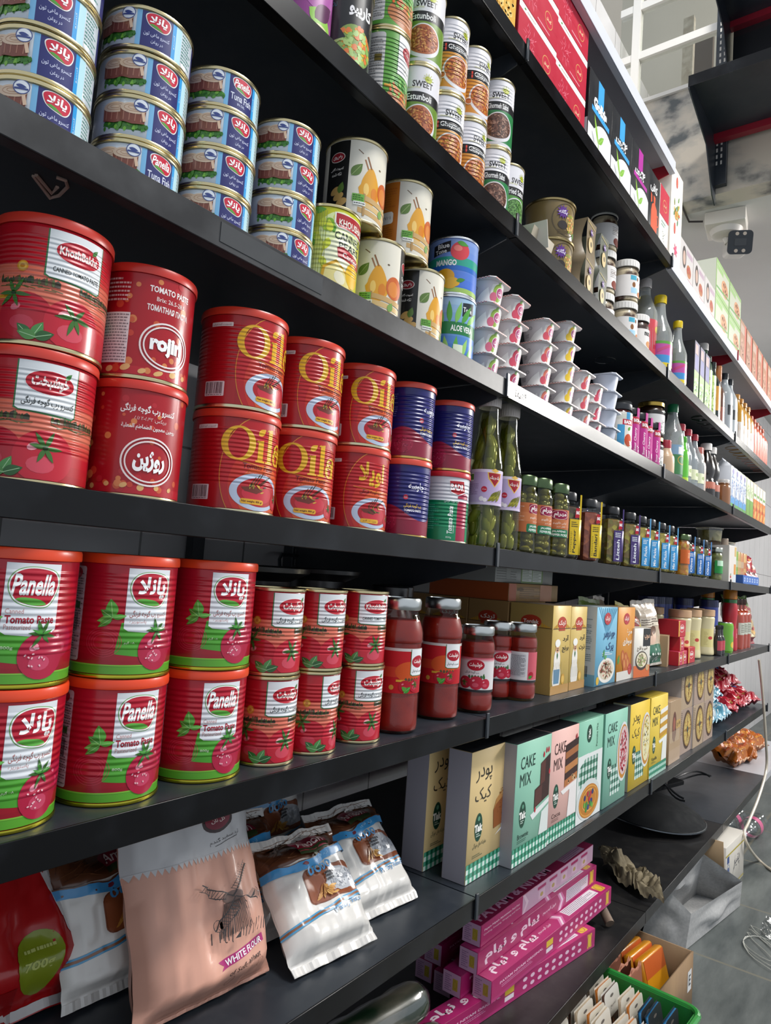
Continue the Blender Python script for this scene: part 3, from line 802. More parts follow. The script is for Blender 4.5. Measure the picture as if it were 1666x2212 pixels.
# ---- red with big yellow word over a bowl
def oila_art(english):
    a = Art()
    a.rect(-160, 3, 160, 106, '#9c0c16'); a.rect(-62, 3, -12, 106, '#a50e18')
    # warm oval field
    a.ell(30, 44, 44, 62, '#d98a2a', 48); a.ell(30, 44, 43.2, 61, '#b3121c', 48); a.ell(34, 30, 38, 44, '#bf2a1e', 40); a.ell(38, 22, 32, 33, '#cf5020', 40)
    a.rect(-160, 106, 160, 112, '#9c0c16')
    a.ell(31, 24, 33, 20, '#b8c6dc', 48); a.ell(33, 24, 27, 15.5, '#b0101e', 40); a.ell(31, 22, 20, 10, '#c4283a', 30)
    a.poly([(10, 28), (24, 30), (36, 26), (28, 22), (14, 24)], '#6b2a1c')
    for i in range(5): a.line(20+i*3, 31, 26+i*5, 40+i % 3*3, 0.9, '#2c3018')
    for i in range(9): a.leaf(18+random.uniform(0, 22), 26+random.uniform(-3, 5), 6, 1.6, random.uniform(0, PI), random.choice(('#c9a23c', '#8c7a24', '#3c3a18')))
    a.tomato(60, 16, 9.5, '#bd1a2a', '#e07a7a', True)
    a.rrect(10, 10.5, 38, 16, 2.4, '#dca428')
    if english:
        # serif word: O, i, l, a
        Y = '#dba81e'
        a.ring(4, 74, 18.5, 18.5, 2.4, Y, 44, 7.4)
        for x in (29, 42):
            hgt = 23 if x == 29 else 37
            a.poly([(x-3.4, 57.5), (x+3.4, 57.5), (x+3.4, 57.5+hgt), (x-3.4, 57.5+hgt-1.5)], Y); a.rect(x-5.8, 56, x+5.8, 58, Y); a.poly([(x-6.4, 57.5+hgt-3), (x-3.3, 57.5+hgt-3), (x-3.3, 57.5+hgt-0.5)], Y)
        a.leaf(25, 85, 12, 7, 0.7, Y)
        a.ring(56, 65, 8.4, 9.4, 2.2, Y, 24, 4.8); a.rect(60.5, 56.5, 65.5, 77, Y); a.ring(57.5, 73.5, 8, 7, 2.8, Y, 24, 2.8)
        a.text('Tomato Paste', 30, 51, 40, '#6b1010', 5.5, 0.02); a.text('Concentrated 28%', 32, 44.5, 32, '#7d2414', 3.2, 0.0); a.text('Net weight: 800 gr', 24, 13.2, 25, '#5a2a08', 2.8, 0.02)
    else:
        a.text('اویلا', 24, 74, 40, '#dba81e', 33, 0.03, 0, 0, True)
        a.text('رب گوجه فرنگی', 24, 51, 34, '#5a1010', 6, 0.01, 0, 0, True); a.text('وزن: ۸۰۰ گرم', 24, 13.2, 20, '#5a2a08', 3, 0.0, 0, 0, True)
    a.line(-2, 57, 30, 52, 0.8, '#d98a2a'); a.line(30, 52, 62, 53, 0.8, '#d98a2a')
    a.rrect(-46, 88, -20, 92.5, 0.8, '#e2d6d2'); a.text('کنسرو رب گوجه فرنگی', -33, 90.2, 22, '#7a5a58', 2.6, 0, 0, 0, True)
    a.rrect(-48, 12, -24, 28, 1, '#d9cfd0'); a.bars(-46.5, 14.5, -25.5, 27, '#4a3034'); a.fine(-46, 12.6, -26, 14, 1, '#4a3034')
    a.fine(-64, 34, -50, 80, 14, '#c05a58'); a.fine(75, 15, 110, 90, 20, '#c86a60')
    return a
OR_, OH = 0.0477, 0.110
ribO = (0.0046, 0.030, 0.090, 0.0003)
can_parts('oila', 'tomato_paste_can', OR_, OH, '#9c0c16', oila_art(True), ribO, '#cf3a26', '#d0c9a4')
can_parts('oila_fa', 'tomato_paste_can', OR_, OH, '#9c0c16', oila_art(False), ribO, '#cf3a26', '#d0c9a4')

# ---- navy with crimson swell
def blue_art():
    a = Art(); H = 104
    a.rect(-130, 3, 130, H, '#20206c')
    p = [(-130, 3)]
    for i in range(53):
        x = -130+i*5; p.append((x, 24+22*(0.5+0.5*math.sin((x+52)*2*PI/116))**1.2))
    p.append((130, 3)); a.poly(p, '#8c1536')
    for x in (-50, -22, 66, 94): a.ell(x, 22, 15, 14, '#9c1a3e', 20); a.specks(x, 20, 14, 13, 60, ('#c04a6c', '#6b0e28'), 0.9, 0.5)
    for cx in (6,):
        a.text('چاوسه', cx+14, 72, 26, '#eef0fa', 14, 0.02, 0, 0, True)
        a.ell(cx-2, 57, 3.6, 3.6, '#b81a3c'); a.text('800', cx-2, 57, 4.6, '#f0e0e4', 2.2)
        a.text('رب گوجه فرنگی', cx+10, 45, 28, '#e0b828', 6.5, 0.02, 0, 0, True); a.text('TOMATO PASTE', cx+10, 38.5, 27, '#f0f0f6', 3.6, 0.03); a.text('LAIN', cx+1, 34.5, 6, '#c8c8d8', 2)
    a.fine(-60, 60, -34, 98, 12, '#6a6ab0'); a.text('NO MORE', -62, 74, 12, '#c8ccf0', 3, 0, 0, PI/2)
    return a
BR, BH = 0.0395, 0.1125
ribB = (0.0058, 0.024, 0.094, 0.00045)
can_parts('blue', 'tomato_paste_can', BR, BH, '#20206c', blue_art(), ribB, '#d84a38', '#d8b46a')
def badr_art():
    a = Art()
    a.rect(-130, 3, 130, 104, '#d9dade'); a.rect(-40, 3, 22, 66, '#0e8a5a'); a.rect(22, 3, 44, 72, '#a01a40'); a.ell(34, 72, 12, 8, '#a01a40'); a.rect(44, 3, 130, 66, '#0e8a5a')
    a.rect(-60, 66, 130, 70, '#e4e6ea')
    a.poly([(6, 98), (34, 99), (37, 80), (22, 74), (9, 79)], '#f0f0f0'); a.poly([(7, 97), (33, 98), (36, 81), (22, 76), (10, 80)], '#b01424')
    a.text('BADR', 21, 88, 24, '#ffffff', 10, 0.04)
    a.text('Tomato Paste', 11, 36, 44, '#eef4f0', 8.5, 0.03, 0.15, PI/2); a.text('Canned', 17, 22, 13, '#dfeee6', 3, 0, 0, PI/2)
    a.text('رب گوجه فرنگی', 12, 66, 24, '#e8f4ee', 7, 0.02, 0, 0, True); a.text('800g', 10, 8.5, 9, '#dfeee6', 3.4)
    a.fine(-34, 20, -6, 60, 12, '#5cb894')
    return a
can_parts('badr', 'tomato_paste_can', 0.0395, 0.1125, '#d9dade', badr_art(), ribB, '#c0202e', '#d8ceb0')

# ---- red, white panel with leaf badge, green foot
def pan_art(english):
    a = Art(); H = 101
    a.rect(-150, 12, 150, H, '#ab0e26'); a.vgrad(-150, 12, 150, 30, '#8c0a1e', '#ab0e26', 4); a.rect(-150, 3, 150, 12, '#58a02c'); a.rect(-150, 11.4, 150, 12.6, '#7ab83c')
    for off in (0,):
        a.rrect(-64, 14, -40, 98, 2.5, '#cfc6cc'); a.fine(-62.5, 16, -41.5, 92, 34, '#77696f', 0.5)
        # green panel and white panel
        a.poly([(-2, 50), (-6, 22), (34, 18), (38, 50)], '#4a9a2c'); a.text('800g' if english else '۸۰۰ گرم', 6, 32, 9, '#cfe6bc', 3, 0.02, 0, 0, not english)
        a.poly([(0, 99), (0, 45), (4, 42.5), (42, 40), (42, 99)], '#dfe3e8')
        p = [(4, 80), (6, 89), (13, 94), (24, 95), (36, 92), (40, 84), (37, 73), (31, 66), (20, 66), (9, 70)]
        c0 = (22, 81)
        a.blob([(c0[0]+(x-c0[0])*1.10, c0[1]+(y-c0[1])*1.11) for x, y in p], '#6aa352'); a.blob([(c0[0]+(x-c0[0])*1.06, c0[1]+(y-c0[1])*1.07) for x, y in p], '#f0f2f0'); a.blob(p, '#b3142e')
        a.blob([(9, 70), (20, 66), (31, 66.4), (27, 70), (20, 71.5), (13, 72)], '#55a03a')
        if english:
            a.text('Panella', 22, 82, 32, '#ffffff', 17, 0.03, 0.15); a.text('Canned', 9, 61, 13, '#c08a88', 4); a.text('Tomato Paste', 21, 54.5, 37, '#a0142c', 6.5, 0.03); a.text('Pasteurized', 12, 48.5, 19, '#c08a88', 4)
        else:
            a.text('پانلا', 23, 81, 27, '#ffffff', 22, 0.035, 0.1, 0, True); a.text('کنسرو رب گوجه فرنگی', 22, 58, 36, '#a0605c', 7, 0.01, 0, 0, True); a.text('پاستوریزه', 12, 51, 15, '#c08a88', 4, 0, 0, 0, True)
        # leafy sprig left of the panel
        for l, w, an, c in ((17, 11, 1.75, '#55a83a'), (13, 7, 2.6, '#3d8a2c'), (14, 6, 3.4, '#68b048'), (15, 6, -2.5, '#4c9434'), (12, 5, 0.2, '#5aa83e')): a.leaf(-10, 54, l, w, an, c, '#9ad07a')
        for i in range(4): a.ring(-16, 32, 9+i*2.2, 7+i*2, 0.35, '#c23a50', 30)
        a.tomato(50, 36, 14, '#a8163a', '#e0788e', False); a.tomato(33, 26, 19, '#ac183c', '#e68aa0', True, 19, -0.1, 0.9)
        for an in (0.4, 2.1, 2.7): a.leaf(31, 43, 9, 2.4, an, '#3a8a2c')
        a.specks(27, 24, 9, 9, 14, ('#e8b8c0',), 1.1, 0.7)
    a.ell(-52, 92, 7, 5, '#b81a36'); a.rect(-60, 60, -44, 66, '#3a6a30'); a.bars(-58, 40, -46, 56, '#55444c')
    return a
PR, PH = 0.0468, 0.1108
ribP = (0.0053, 0.026, 0.094, 0.00032)
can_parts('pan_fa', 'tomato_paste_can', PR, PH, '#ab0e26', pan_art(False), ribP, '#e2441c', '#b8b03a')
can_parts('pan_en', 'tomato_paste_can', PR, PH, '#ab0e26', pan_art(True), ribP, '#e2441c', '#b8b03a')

z2, z3 = ZS['2'], ZS['3']
def stack(pr, R, y0, z, lst, labs, group=None, cat='can'):
    x = tangent_x(pr[0], pr[1], R, y0); y = y0+R; zz = z
    for (key, anc, H), lab in zip(lst, labs):
        xx, yy = x+random.uniform(-.001, .001), y+random.uniform(-.001, .001)
        rz = face_rot(anc[0], anc[1], xx, yy, R)
        put(key, (xx, yy, zz), rz, lab, cat, group); zz += H+0.0003
    return x, y
# shelf of large paste cans, left to right
stack((205, 900), KR, 0.02, z2, [('kb_fa', (36, 830), KH), ('kb_en', (104, 545), KH)],
      ['red can with white panel and tomatoes, under the leftmost red-lidded stack', 'red can with white panel lettered in Latin letters, top of the leftmost stack'], 'village tomato paste cans')
stack((397, 930), RR_, 0.02, z2, [('rojin_fa', (272, 960), RH), ('rojin_en', (312, 720), RH)],
      ['dark red can with white double ring and Persian word, bottom of its stack', 'dark red can with white double ring and Latin word, top of its stack'], 'ringed tomato paste cans')
stack((600, 980), OR_, 0.015, z2, [('oila', (505, 990), OH), ('oila', (540, 770), OH)],
      ['red can with yellow word, bottom of the left of three such stacks', 'red can with yellow word, top of the left of three such stacks'], 'yellow-worded tomato paste cans')
stack((724, 1000), OR_, 0.018, z2, [('oila', (622, 1010), OH), ('oila', (672, 800), OH)],
      ['red can with yellow word, bottom of the middle of three such stacks', 'red can with yellow word and dented front, top of the middle stack'], 'yellow-worded tomato paste cans')
stack((838, 1040), OR_, 0.02, z2, [('oila_fa', (766, 1060), OH), ('oila', (782, 850), OH)],
      ['red can with yellow Persian word, bottom of the right of three such stacks', 'red can with yellow word, top of the right of three such stacks'], 'yellow-worded tomato paste cans')
stack((927, 1080), BR, 0.02, z2, [('blue', (868, 1110), BH), ('blue', (905, 930), BH)],
      ['navy and crimson can resting on the shelf beside the green and white can', 'navy and crimson can on top of another navy can'], 'navy tomato paste cans')
stack((1012, 1090), 0.0395, 0.02, z2, [('badr', (960, 1080), 0.1125), ('blue', (976, 960), BH)],
      ['white and green can with red badge under a navy can', 'navy and crimson can on top of the white and green can'])
# shelf below: green-footed cans and small village cans
gl = ['leftmost', 'second', 'third']
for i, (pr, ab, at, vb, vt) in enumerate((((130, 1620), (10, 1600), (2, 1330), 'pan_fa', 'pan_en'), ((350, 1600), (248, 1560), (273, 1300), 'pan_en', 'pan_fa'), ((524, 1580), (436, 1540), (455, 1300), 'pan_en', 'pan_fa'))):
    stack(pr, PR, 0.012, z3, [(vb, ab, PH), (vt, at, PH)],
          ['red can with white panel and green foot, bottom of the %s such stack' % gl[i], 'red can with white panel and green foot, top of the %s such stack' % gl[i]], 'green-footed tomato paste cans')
for i, (pr, ab, at, vt) in enumerate((((637, 1560), (577, 1510), (592, 1310), 'kbs_fa'), ((730, 1550), (697, 1500), (690, 1310), 'kbs_fa'), ((823, 1530), (768, 1490), (778, 1300), 'kbs_en'))):
    stack(pr, SR, 0.014, z3, [('kbs_fa', ab, SH), (vt, at, SH)],
          ['slim red village can without lid, bottom of the %s slim stack' % gl[i], 'slim red village can without lid, top of the %s slim stack' % gl[i]], 'slim tomato paste cans')

# ---- bean cans: white top, black name band, dish
def bean_art(word, side, dish, dcols, plain=False):
    a = Art(); H = 122
    a.rect(-110, 3, 110, H, '#dcdbe0'); a.rect(-110, 3, 110, 66, side); a.rect(-110, 66, 110, 82, '#1b1b1d')
    a.text('SWEET', 16, 94, 32, '#1c1c1e', 10, 0.02); a.ell(24, 103, 6, 5, '#b8c23a', 14)
    for i in range(7): a.line(24, 103, 24+9*math.cos(i*PI/6), 103+9*math.sin(i*PI/6), 0.8, '#a8b030')
    a.text('ORGANIC FOOD', 2, 88, 20, '#c8c860', 2.4)
    a.rect(-12, 68, -9.5, 80, '#d84a3c'); a.text(word, 12, 74, 38, '#f2f2f2', 10, 0.015)
    a.ell(14, 36, 28, 27, '#d8d8dc', 36); a.ell(14, 38, 25, 23, dish, 32); a.specks(14, 38, 24, 22, 190, dcols, 2.2, 1.3)
    a.rect(-110, 3, 110, 9, '#cfcfd4'); a.fine(-60, 12, -36, 60, 14, '#8a8a80')
    a.ell(-14, 28, 6, 6, '#e4dcd0', 16); a.ell(-14, 28, 4.6, 4.6, dish, 14)
    return a
VR, VH = 0.0344, 0.1255
ribV = (0.0062, 0.03, 0.112, 0.0006)
can_parts('b_es', 'bean_can', VR, VH, '#dcdbe0', bean_art('Estunboli', '#6a8a34', '#a8582c', ('#7a3018', '#b86a38', '#8a4020', '#c88a4c')), None)
can_parts('b_gh', 'bean_can', VR, VH, '#dcdbe0', bean_art('Gheymeh', '#c8862a', '#b8662c', ('#8a3a18', '#c87838', '#d8a040', '#a04a20')), ribV)
can_parts('b_gs', 'bean_can', VR, VH, '#dcdbe0', bean_art('Ghormeh Sabzi', '#2a7a44', '#5a3c30', ('#3c241c', '#7a5444', '#6a4638', '#9a7664')), (0.0062, 0.08, 0.112, 0.0005))
can_parts('b_fr', 'bean_can', VR, VH, '#dcdbe0', bean_art('Fried Sabzi', '#4a8a34', '#3f6a2c', ('#2c5020', '#5a8a44', '#6a9a50')), None)
z0 = ZS['0']
bl = [((877, 227), None), ((944, 290), 'b_es', (897, 215), (902, 75)), ((997, 349), 'b_gh', (968, 265), (985, 110)), ((1045, 395), 'b_gh', (1028, 315), (1040, 170)), ((1098, 445), 'b_gs', (1062, 385), (1068, 250))]
for i, (k, nm) in enumerate(((1, 'green and white can of red beans'), (2, 'orange and white stew can'), (3, 'orange and white stew can'), (4, 'dark green and white herb stew can'))):
    q = bl[k]; x = tangent_x(q[0][0], q[0][1], VR, 0.02)
    w = {1: 'its stack of two', 2: 'the left of two orange stacks', 3: 'the right of two orange stacks', 4: 'its stack of two'}[k]
    for j in range(2):
        ax = q[2+j]
        put(q[1], (x+random.uniform(-.001, .001), 0.02+VR, z0+j*(VH+.0003)), face_rot(ax[0], ax[1], x, 0.02+VR, VR)-0.15, '%s, %s of %s' % (nm, ('bottom', 'top')[j], w), 'can', 'bean and stew cans')
x = tangent_x(1127, 487, VR, 0.02)
put('b_fr', (x, 0.02+VR, z0), face_rot(1108, 420, x, 0.02+VR, VR)-0.1, 'single green and white herb can standing by the shelf joint', 'can', 'bean and stew cans')
# purple, black mixed-vegetable and green cans at the left of that shelf
def mix_art():
    a = Art(); a.rect(-120, 3, 120, 128, '#1c1d20')
    cols = ('#dc8a2c', '#e0b428', '#8ab45a', '#d8783c', '#a8c878')
    a.ell(10, 46, 27, 27, '#7c9a4c', 30); a.specks(10, 46, 27, 27, 120, cols, 4.4, 3.0)
    a.poly([(-20, 74), (-4, 52), (-20, 46), (-28, 60)], '#1c1d20'); a.poly([(-22, 20), (-4, 24), (6, 12), (0, 4), (-24, 4)], '#1c1d20'); a.poly([(20, 12), (34, 22), (40, 8), (30, 4)], '#1c1d20')
    a.text('کاریبو', 16, 94, 36, '#f0f0f0', 22, 0.04, 0, 0, True); a.text('مخلوط', 20, 12, 12, '#e8e8e8', 5, 0, 0, 0, True)
    a.text('نخود', -24, 96, 12, '#2c6a70', 14, 0.0, 0, 0, True)
    return a
can_parts('mix', 'vegetable_can', 0.0368, 0.134, '#1c1d20', mix_art(), None)
def purple_art():
    a = Art(); a.rect(-120, 3, 120, 128, '#8a3a82'); a.rect(-20, 90, 60, 128, '#d4c4d8'); a.ell(18, 70, 26, 30, '#a85aa0', 24)
    a.leaf(-12, 58, 40, 30, 0.4, '#5a9a34'); a.leaf(4, 40, 44, 26, -0.5, '#8cc04c'); a.leaf(12, 30, 38, 20, 0.8, '#5a2a50'); a.ell(22, 16, 16, 10, '#d8cfa4')
    a.text('Diced', 18, 96, 26, '#f6eef6', 9, 0.03); a.text('Eggplant', 18, 84, 30, '#f6eef6', 8, 0.02)
    return a
can_parts('purple', 'vegetable_can', 0.0368, 0.134, '#8a3a82', purple_art(), None)
def green_art():
    a = Art(); a.rect(-120, 3, 120, 124, '#5a9a3c'); a.rect(14, 64, 60, 122, '#e4e4e4'); a.rect(12.6, 62, 14, 122, '#2f6a34'); a.ell(36, 100, 15, 11, '#a8182c'); a.text('خوشبخت', 36, 100, 22, '#f6e6e2', 9, 0.03, 0, 0, True)
    a.rrect(-38, 10, -6, 118, 4, '#d4d2d0'); a.fine(-35, 14, -9, 112, 26, '#8f8c8a'); a.rect(-20, 76, -10, 86, '#6b5f2a'); a.text('نخود فرنگی', 38, 76, 26, '#4a5a48', 6, 0, 0, 0, True)
    a.ell(30, 24, 32, 20, '#b5744a', 26); a.specks(28, 42, 26, 15, 60, ('#4d8a34', '#d88a34', '#7cb04a', '#c8602c'), 3.2, 2.2)
    for i in range(6): a.leaf(4+i*8, 46, 14, 6, 1.2+0.2*i, random.choice(('#3f8a34', '#6ab04a')))
    a.rect(-4, 40, 6, 44, '#d89a34')
    return a
can_parts('green', 'vegetable_can', VR+0.002, VH, '#5a9a3c', green_art(), (0.0058, 0.012, 0.112, 0.0008))
R = 0.0368
x = tangent_x(714, 77, R, 0.02); put('purple', (x, 0.02+R, z0), face_rot(672, 40, x, 0.02+R, R)-0.2, 'purple and green can at the left of the bean shelf', 'can')
x = tangent_x(803, 80, R, 0.02); put('mix', (x, 0.02+R, z0), face_rot(752, 100, x, 0.02+R, R), 'black can printed with corn, peas and carrots', 'can')
x = tangent_x(878, 227, VR+.002, 0.02)
for j in range(2): put('green', (x, 0.022+VR, z0+j*(VH+.0003)), face_rot(838+2*j, (160, 30)[j], x, 0.022+VR, VR+.002), 'green vegetable can with white panel, %s of a stack of two' % ('bottom', 'top')[j], 'can', 'green vegetable cans')

# ---- canned fruit
def pear(a, cx, cy, s, body='#dfa02c', hi='#efc870'):
    p = []
    for i in range(32):
        t = 2*PI*i/32; r = 1.0+0.0*t; yy = math.sin(t); xx = math.cos(t)*(0.62 if yy > 0 else 0.78)*(1-0.42*max(0, yy)**1.3)
        p.append((cx+xx*s, cy+yy*s*1.15))
    a.poly(p, body); a.ell(cx-0.28*s, cy-0.25*s, 0.18*s, 0.38*s, hi, 16); a.ell(cx+0.3*s, cy-0.4*s, 0.25*s, 0.4*s, mixhex(body, '#d0641c', .5), 16)
    a.line(cx, cy+1.05*s, cx-0.3*s, cy+1.75*s, 0.09*s, '#8a5a34')
def pear_art(side, english):
    a = Art(); H = 108
    a.rect(-130, 3, 130, H, '#e2ddce'); a.rect(-52, 3, -19, H, side); a.rect(48, 3, 100, H, side if side == '#181817' else '#181817')
    a.line(-8, 96, -1, 91, 1.2, '#7a5a44'); a.line(2, 84, 8, 70, 2.2, '#9a6a48')
    pear(a, 12, 50, 22); a.ell(38, 48, 14, 16, '#c8622c', 20); a.ell(36, 46, 9, 11, '#d8843c', 16)
    a.leaf(-15, 60, 22, 13, 0.9, '#5f7d3a', '#9ab070'); a.ell(26, 78, 2, 1.4, '#6a5a44', 8)
    # crate
    for i in range(3): a.poly([(-4, 12+i*9), (50, 5+i*9), (50, 12+i*9), (-4, 19+i*9)], ('#c9a46c', '#d8b880', '#c9a46c')[i])
    a.line(4, 8, 4, 38, 3, '#b58f58'); a.leaf(30, 14, 14, 9, 1.2, '#7aa052')
    a.rect(-12, 26, 4, 36, '#6fb044'); a.fine(-11, 27, 3, 35, 3, '#35601e'); a.rect(-10, 21, 6, 26, '#eef0ea'); a.fine(-9, 22, 5, 25, 1, '#555555')
    if side == '#181817':
        a.ell(-36, 86, 11, 7, '#d0c8c0'); a.ell(-36, 86, 10, 6, '#8c1a24'); a.text('رضوی', -36, 86, 14, '#f0e4e0', 6, 0.02, 0, 0, True); a.text('کمپوت گلابی', -36, 70, 20, '#f0ece4', 5, 0.01, 0, 0, True); a.text('تکه شده', -36, 63, 15, '#f0ece4', 4.5, 0.01, 0, 0, True)
        for i in range(3): a.ell(-36+i*5, 40-i*8, 8, 5, '#c9a05c', 14, 0.5)
        a.leaf(-30, 36, 16, 9, 1.3, '#5a7a34')
    else:
        a.rrect(-48, 46, -26, 64, 4, '#e6e0d6'); a.text('۱۸۷۳', -37, 55, 14, '#555555', 5, 0, 0, 0, True); a.fine(-50, 70, -22, 100, 8, '#a85a1c'); a.fine(-50, 26, -24, 42, 5, '#9c5218'); a.rect(-52, 8, -19, 20, '#e4ded0'); a.rect(-52, 12, -19, 14, '#3f8a3c')
    a.ell(64, 86, 12, 8, '#d0c8c0'); a.ell(64, 86, 11, 7, '#a81a2c'); a.text('CANNED', 66, 70, 22, '#f0ece4', 6, 0.02); a.text('PEAR', 66, 60, 18, '#f0ece4', 7, 0.02)
    return a
FR, FH = 0.0418, 0.1135
can_parts('pear_blk', 'canned_pear', FR, FH, '#e2ddce', pear_art('#181817', True), None)
can_parts('pear_org', 'canned_pear', FR, FH, '#e2ddce', pear_art('#b86a20', False), None)
def khoush_art():
    a = Art(); a.rect(-130, 3, 130, 110, '#c4c41c'); a.vgrad(-50, 3, -14, 110, '#e0e4c0', '#b4bc14', 8); a.ell(10, 80, 30, 26, '#dfe8a8', 24); a.ell(14, 44, 28, 30, '#e8e8c4', 24)
    for i in range(14): a.leaf(random.uniform(-44, 0), random.uniform(40, 104), random.uniform(10, 18), 9, random.uniform(0, 6), random.choice(('#7fae24', '#5a9a2c', '#cfd640', '#9cc030')))
    for i in range(12): a.rect(-46+i*3.1, 4, -45.3+i*3.1, 104, '#a0a83c')
    a.poly([(-2, 104), (52, 104), (52, 82), (4, 84), (-2, 90)], '#f0ece0'); a.poly([(0, 103), (50, 103), (50, 84), (4, 86), (0, 91)], '#a81c24'); a.text('KHOUSHAB', 26, 92, 44, '#f6f0e4', 9, 0.02)
    a.text('CANNED', 22, 75, 44, '#2c3a34', 10, 0.01); a.text('PEARS', 24, 63, 36, '#2c3a34', 9, 0.01)
    a.poly([(4, 60), (12, 62), (46, 52), (46, 42), (6, 48)], '#b5202a'); a.text('Canned', 26, 51, 28, '#f8ece4', 7, 0.02, 0, -0.12)
    p = [(0, 6), (-14, 20), (-12, 34), (4, 44), (14, 36), (26, 24), (30, 10), (20, 4)]
    a.poly(p, '#d8a41c'); a.poly([(x*0.82+1, y*0.82+4) for x, y in p], '#e8d88c'); a.ell(10, 22, 7, 9, '#efe8c8', 14, 0.6); a.ell(30, 30, 12, 16, '#e2b420', 18)
    return a
can_parts('khoush', 'canned_pear', FR-0.001, FH, '#c4c41c', khoush_art(), (0.006, 0.03, 0.09, 0.0005))
y = 0.02+FR
x = tangent_x(774, 560, FR-.001, 0.02); put('khoush', (x, y-.001, z1), face_rot(722, 520, x, y, FR), 'yellow-green canned pear with red banner right of the tuna', 'can')
x = tangent_x(872, 600, FR, 0.02); put('pear_blk', (x, y, z1), face_rot(795, 590, x, y, FR)+0.05, 'cream canned pear on the shelf between the yellow can and a black-sided can', 'can', 'canned pears'); xb = x
x = tangent_x(957, 660, FR, 0.02); put('pear_blk', (x, y, z1), face_rot(912, 650, x, y, FR)+0.3, 'black-sided canned pear on the shelf left of the aloe can', 'can', 'canned pears'); xc = x
x = tangent_x(832, 420, FR, 0.022); put('pear_blk', (x, y+.002, z1+FH+.0003), face_rot(760, 410, x, y, FR)+0.35, 'black-sided canned pear stacked up beside the tuna', 'can', 'canned pears')
x = tangent_x(931, 480, FR, 0.022); put('pear_org', (x, y+.002, z1+FH+.0003), face_rot(868, 480, x, y, FR)+0.35, 'orange-sided canned pear in the upper row', 'can', 'canned pears')
def mango_art():
    a = Art(); a.vgrad(-130, 3, 130, 96, '#3a6ad0', '#8aa4d8', 8); a.rect(-130, 48, 130, 62, '#2aa08a'); a.rect(-130, 40, 130, 48, '#2a6ac0')
    a.poly([(-28, 82), (2, 88), (2, 70), (-28, 64)], '#1a1c24'); a.text('Blue', -10, 80, 20, '#f0f0f0', 8, 0.02, 0, 0.1); a.text('Tone', -14, 71, 20, '#f0f0f0', 7, 0.02, 0, 0.1)
    a.ell(18, 72, 16, 15, '#d8404a', 22, 0.4); a.ell(14, 76, 7, 5, '#e87a70', 14); a.leaf(12, 86, 20, 8, -0.2, '#4d9a34'); a.text('MANGO', -4, 52, 34, '#f4f6f4', 10, 0.04)
    a.ell(-4, 30, 15, 12, '#dca01c', 20); a.ell(8, 20, 12, 8, '#e0ac2c', 16); a.leaf(14, 22, 16, 7, 0.3, '#3f8a34'); a.rect(-130, 3, 130, 12, '#9cc060'); a.ell(4, 14, 9, 5, '#e0ac2c')
    return a
def aloe_art():
    a = Art(); a.vgrad(-130, 3, 130, 104, '#2a6cc4', '#a8c8e0', 8); a.rect(-130, 44, 130, 64, '#1c7a40'); a.poly([(10, 96), (34, 100), (34, 80), (10, 74)], '#12202c'); a.text('Tone', 20, 86, 18, '#f0f0f0', 8, 0.02)
    for i in range(6): a.leaf(-30+i*10, 62, 36, 9, 2.2-i*.28, ('#4fa03c', '#84c45c')[i % 2]); 
    for i in range(5): a.leaf(-22+i*11, 6, 36, 9, 2.0-i*.25, ('#5fb048', '#9cd070')[i % 2])
    a.text('ALOE VERA', 12, 54, 40, '#f4f6f4', 10, 0.03); a.rect(-2, 14, 14, 28, '#e4efd8'); a.rect(-130, 3, 130, 8, '#cfe4d8')
    return a
GR = 0.0405
can_parts('mango', 'fruit_can', GR, 0.096, '#3a6ad0', mango_art(), None, None, '#dfe2e6')
can_parts('aloe', 'fruit_can', GR, 0.108, '#2a6cc4', aloe_art(), None, None, '#dfe2e6')
x = tangent_x(1027, 690, GR, 0.02)
put('aloe', (x, 0.02+GR, z1), face_rot(985, 700, x, 0.02+GR, GR), 'blue and green aloe can under the mango can', 'can')
put('mango', (x, 0.022+GR, z1+.1083), face_rot(965, 580, x, 0.02+GR, GR)+0.1, 'blue can with mango picture on top of the aloe can', 'can')
# ================================================================== jars and bottles
GLASS = glass_mat('clear_glass', '#f6f8f6', 0.02)
GLASSG = glass_mat('greenish_glass', '#eceedd', 0.04)
PLASTC = glass_mat('clear_plastic', '#f0f2f2', 0.08, 0.12)
def smoothprof(pts, n=6):
    """round a profile with Catmull-Rom"""
    o = []
    for i in range(len(pts)-1):
        p0 = pts[max(i-1, 0)]; p1 = pts[i]; p2 = pts[i+1]; p3 = pts[min(i+2, len(pts)-1)]
        for j in range(n):
            t = j/n
            o.append(tuple(max(0.0, 0.5*((2*p1[k])+(-p0[k]+p2[k])*t+(2*p0[k]-5*p1[k]+4*p2[k]-p3[k])*t*t+(-p0[k]+3*p1[k]-3*p2[k]+p3[k])*t**3)) if k == 0 else 0.5*((2*p1[k])+(-p0[k]+p2[k])*t+(2*p0[k]-5*p1[k]+4*p2[k]-p3[k])*t*t+(-p0[k]+3*p1[k]-3*p2[k]+p3[k])*t**3) for k in (0, 1)))
    o.append(pts[-1]); return o
def cap_mb(r, z0, z1, mat, ridges=True, n=32):
    c = MB(); c.lathe([(r*0.96, z0), (r, z0+0.0008), (r, z1-0.0018), (r*0.95, z1), (0, z1+0.0002)], mat, n)
    if ridges:
        for i in range(28):
            a = 2*PI*i/28; x, y = r*math.sin(a), -r*math.cos(a)
            c.box(-0.0004, 0.0004, -0.0005, 0.0005, z0+0.002, z1-0.003, mat, 0, Matrix.Translation((x, y, 0)) @ Matrix.Rotation(a, 4, 'Z'))
    return c
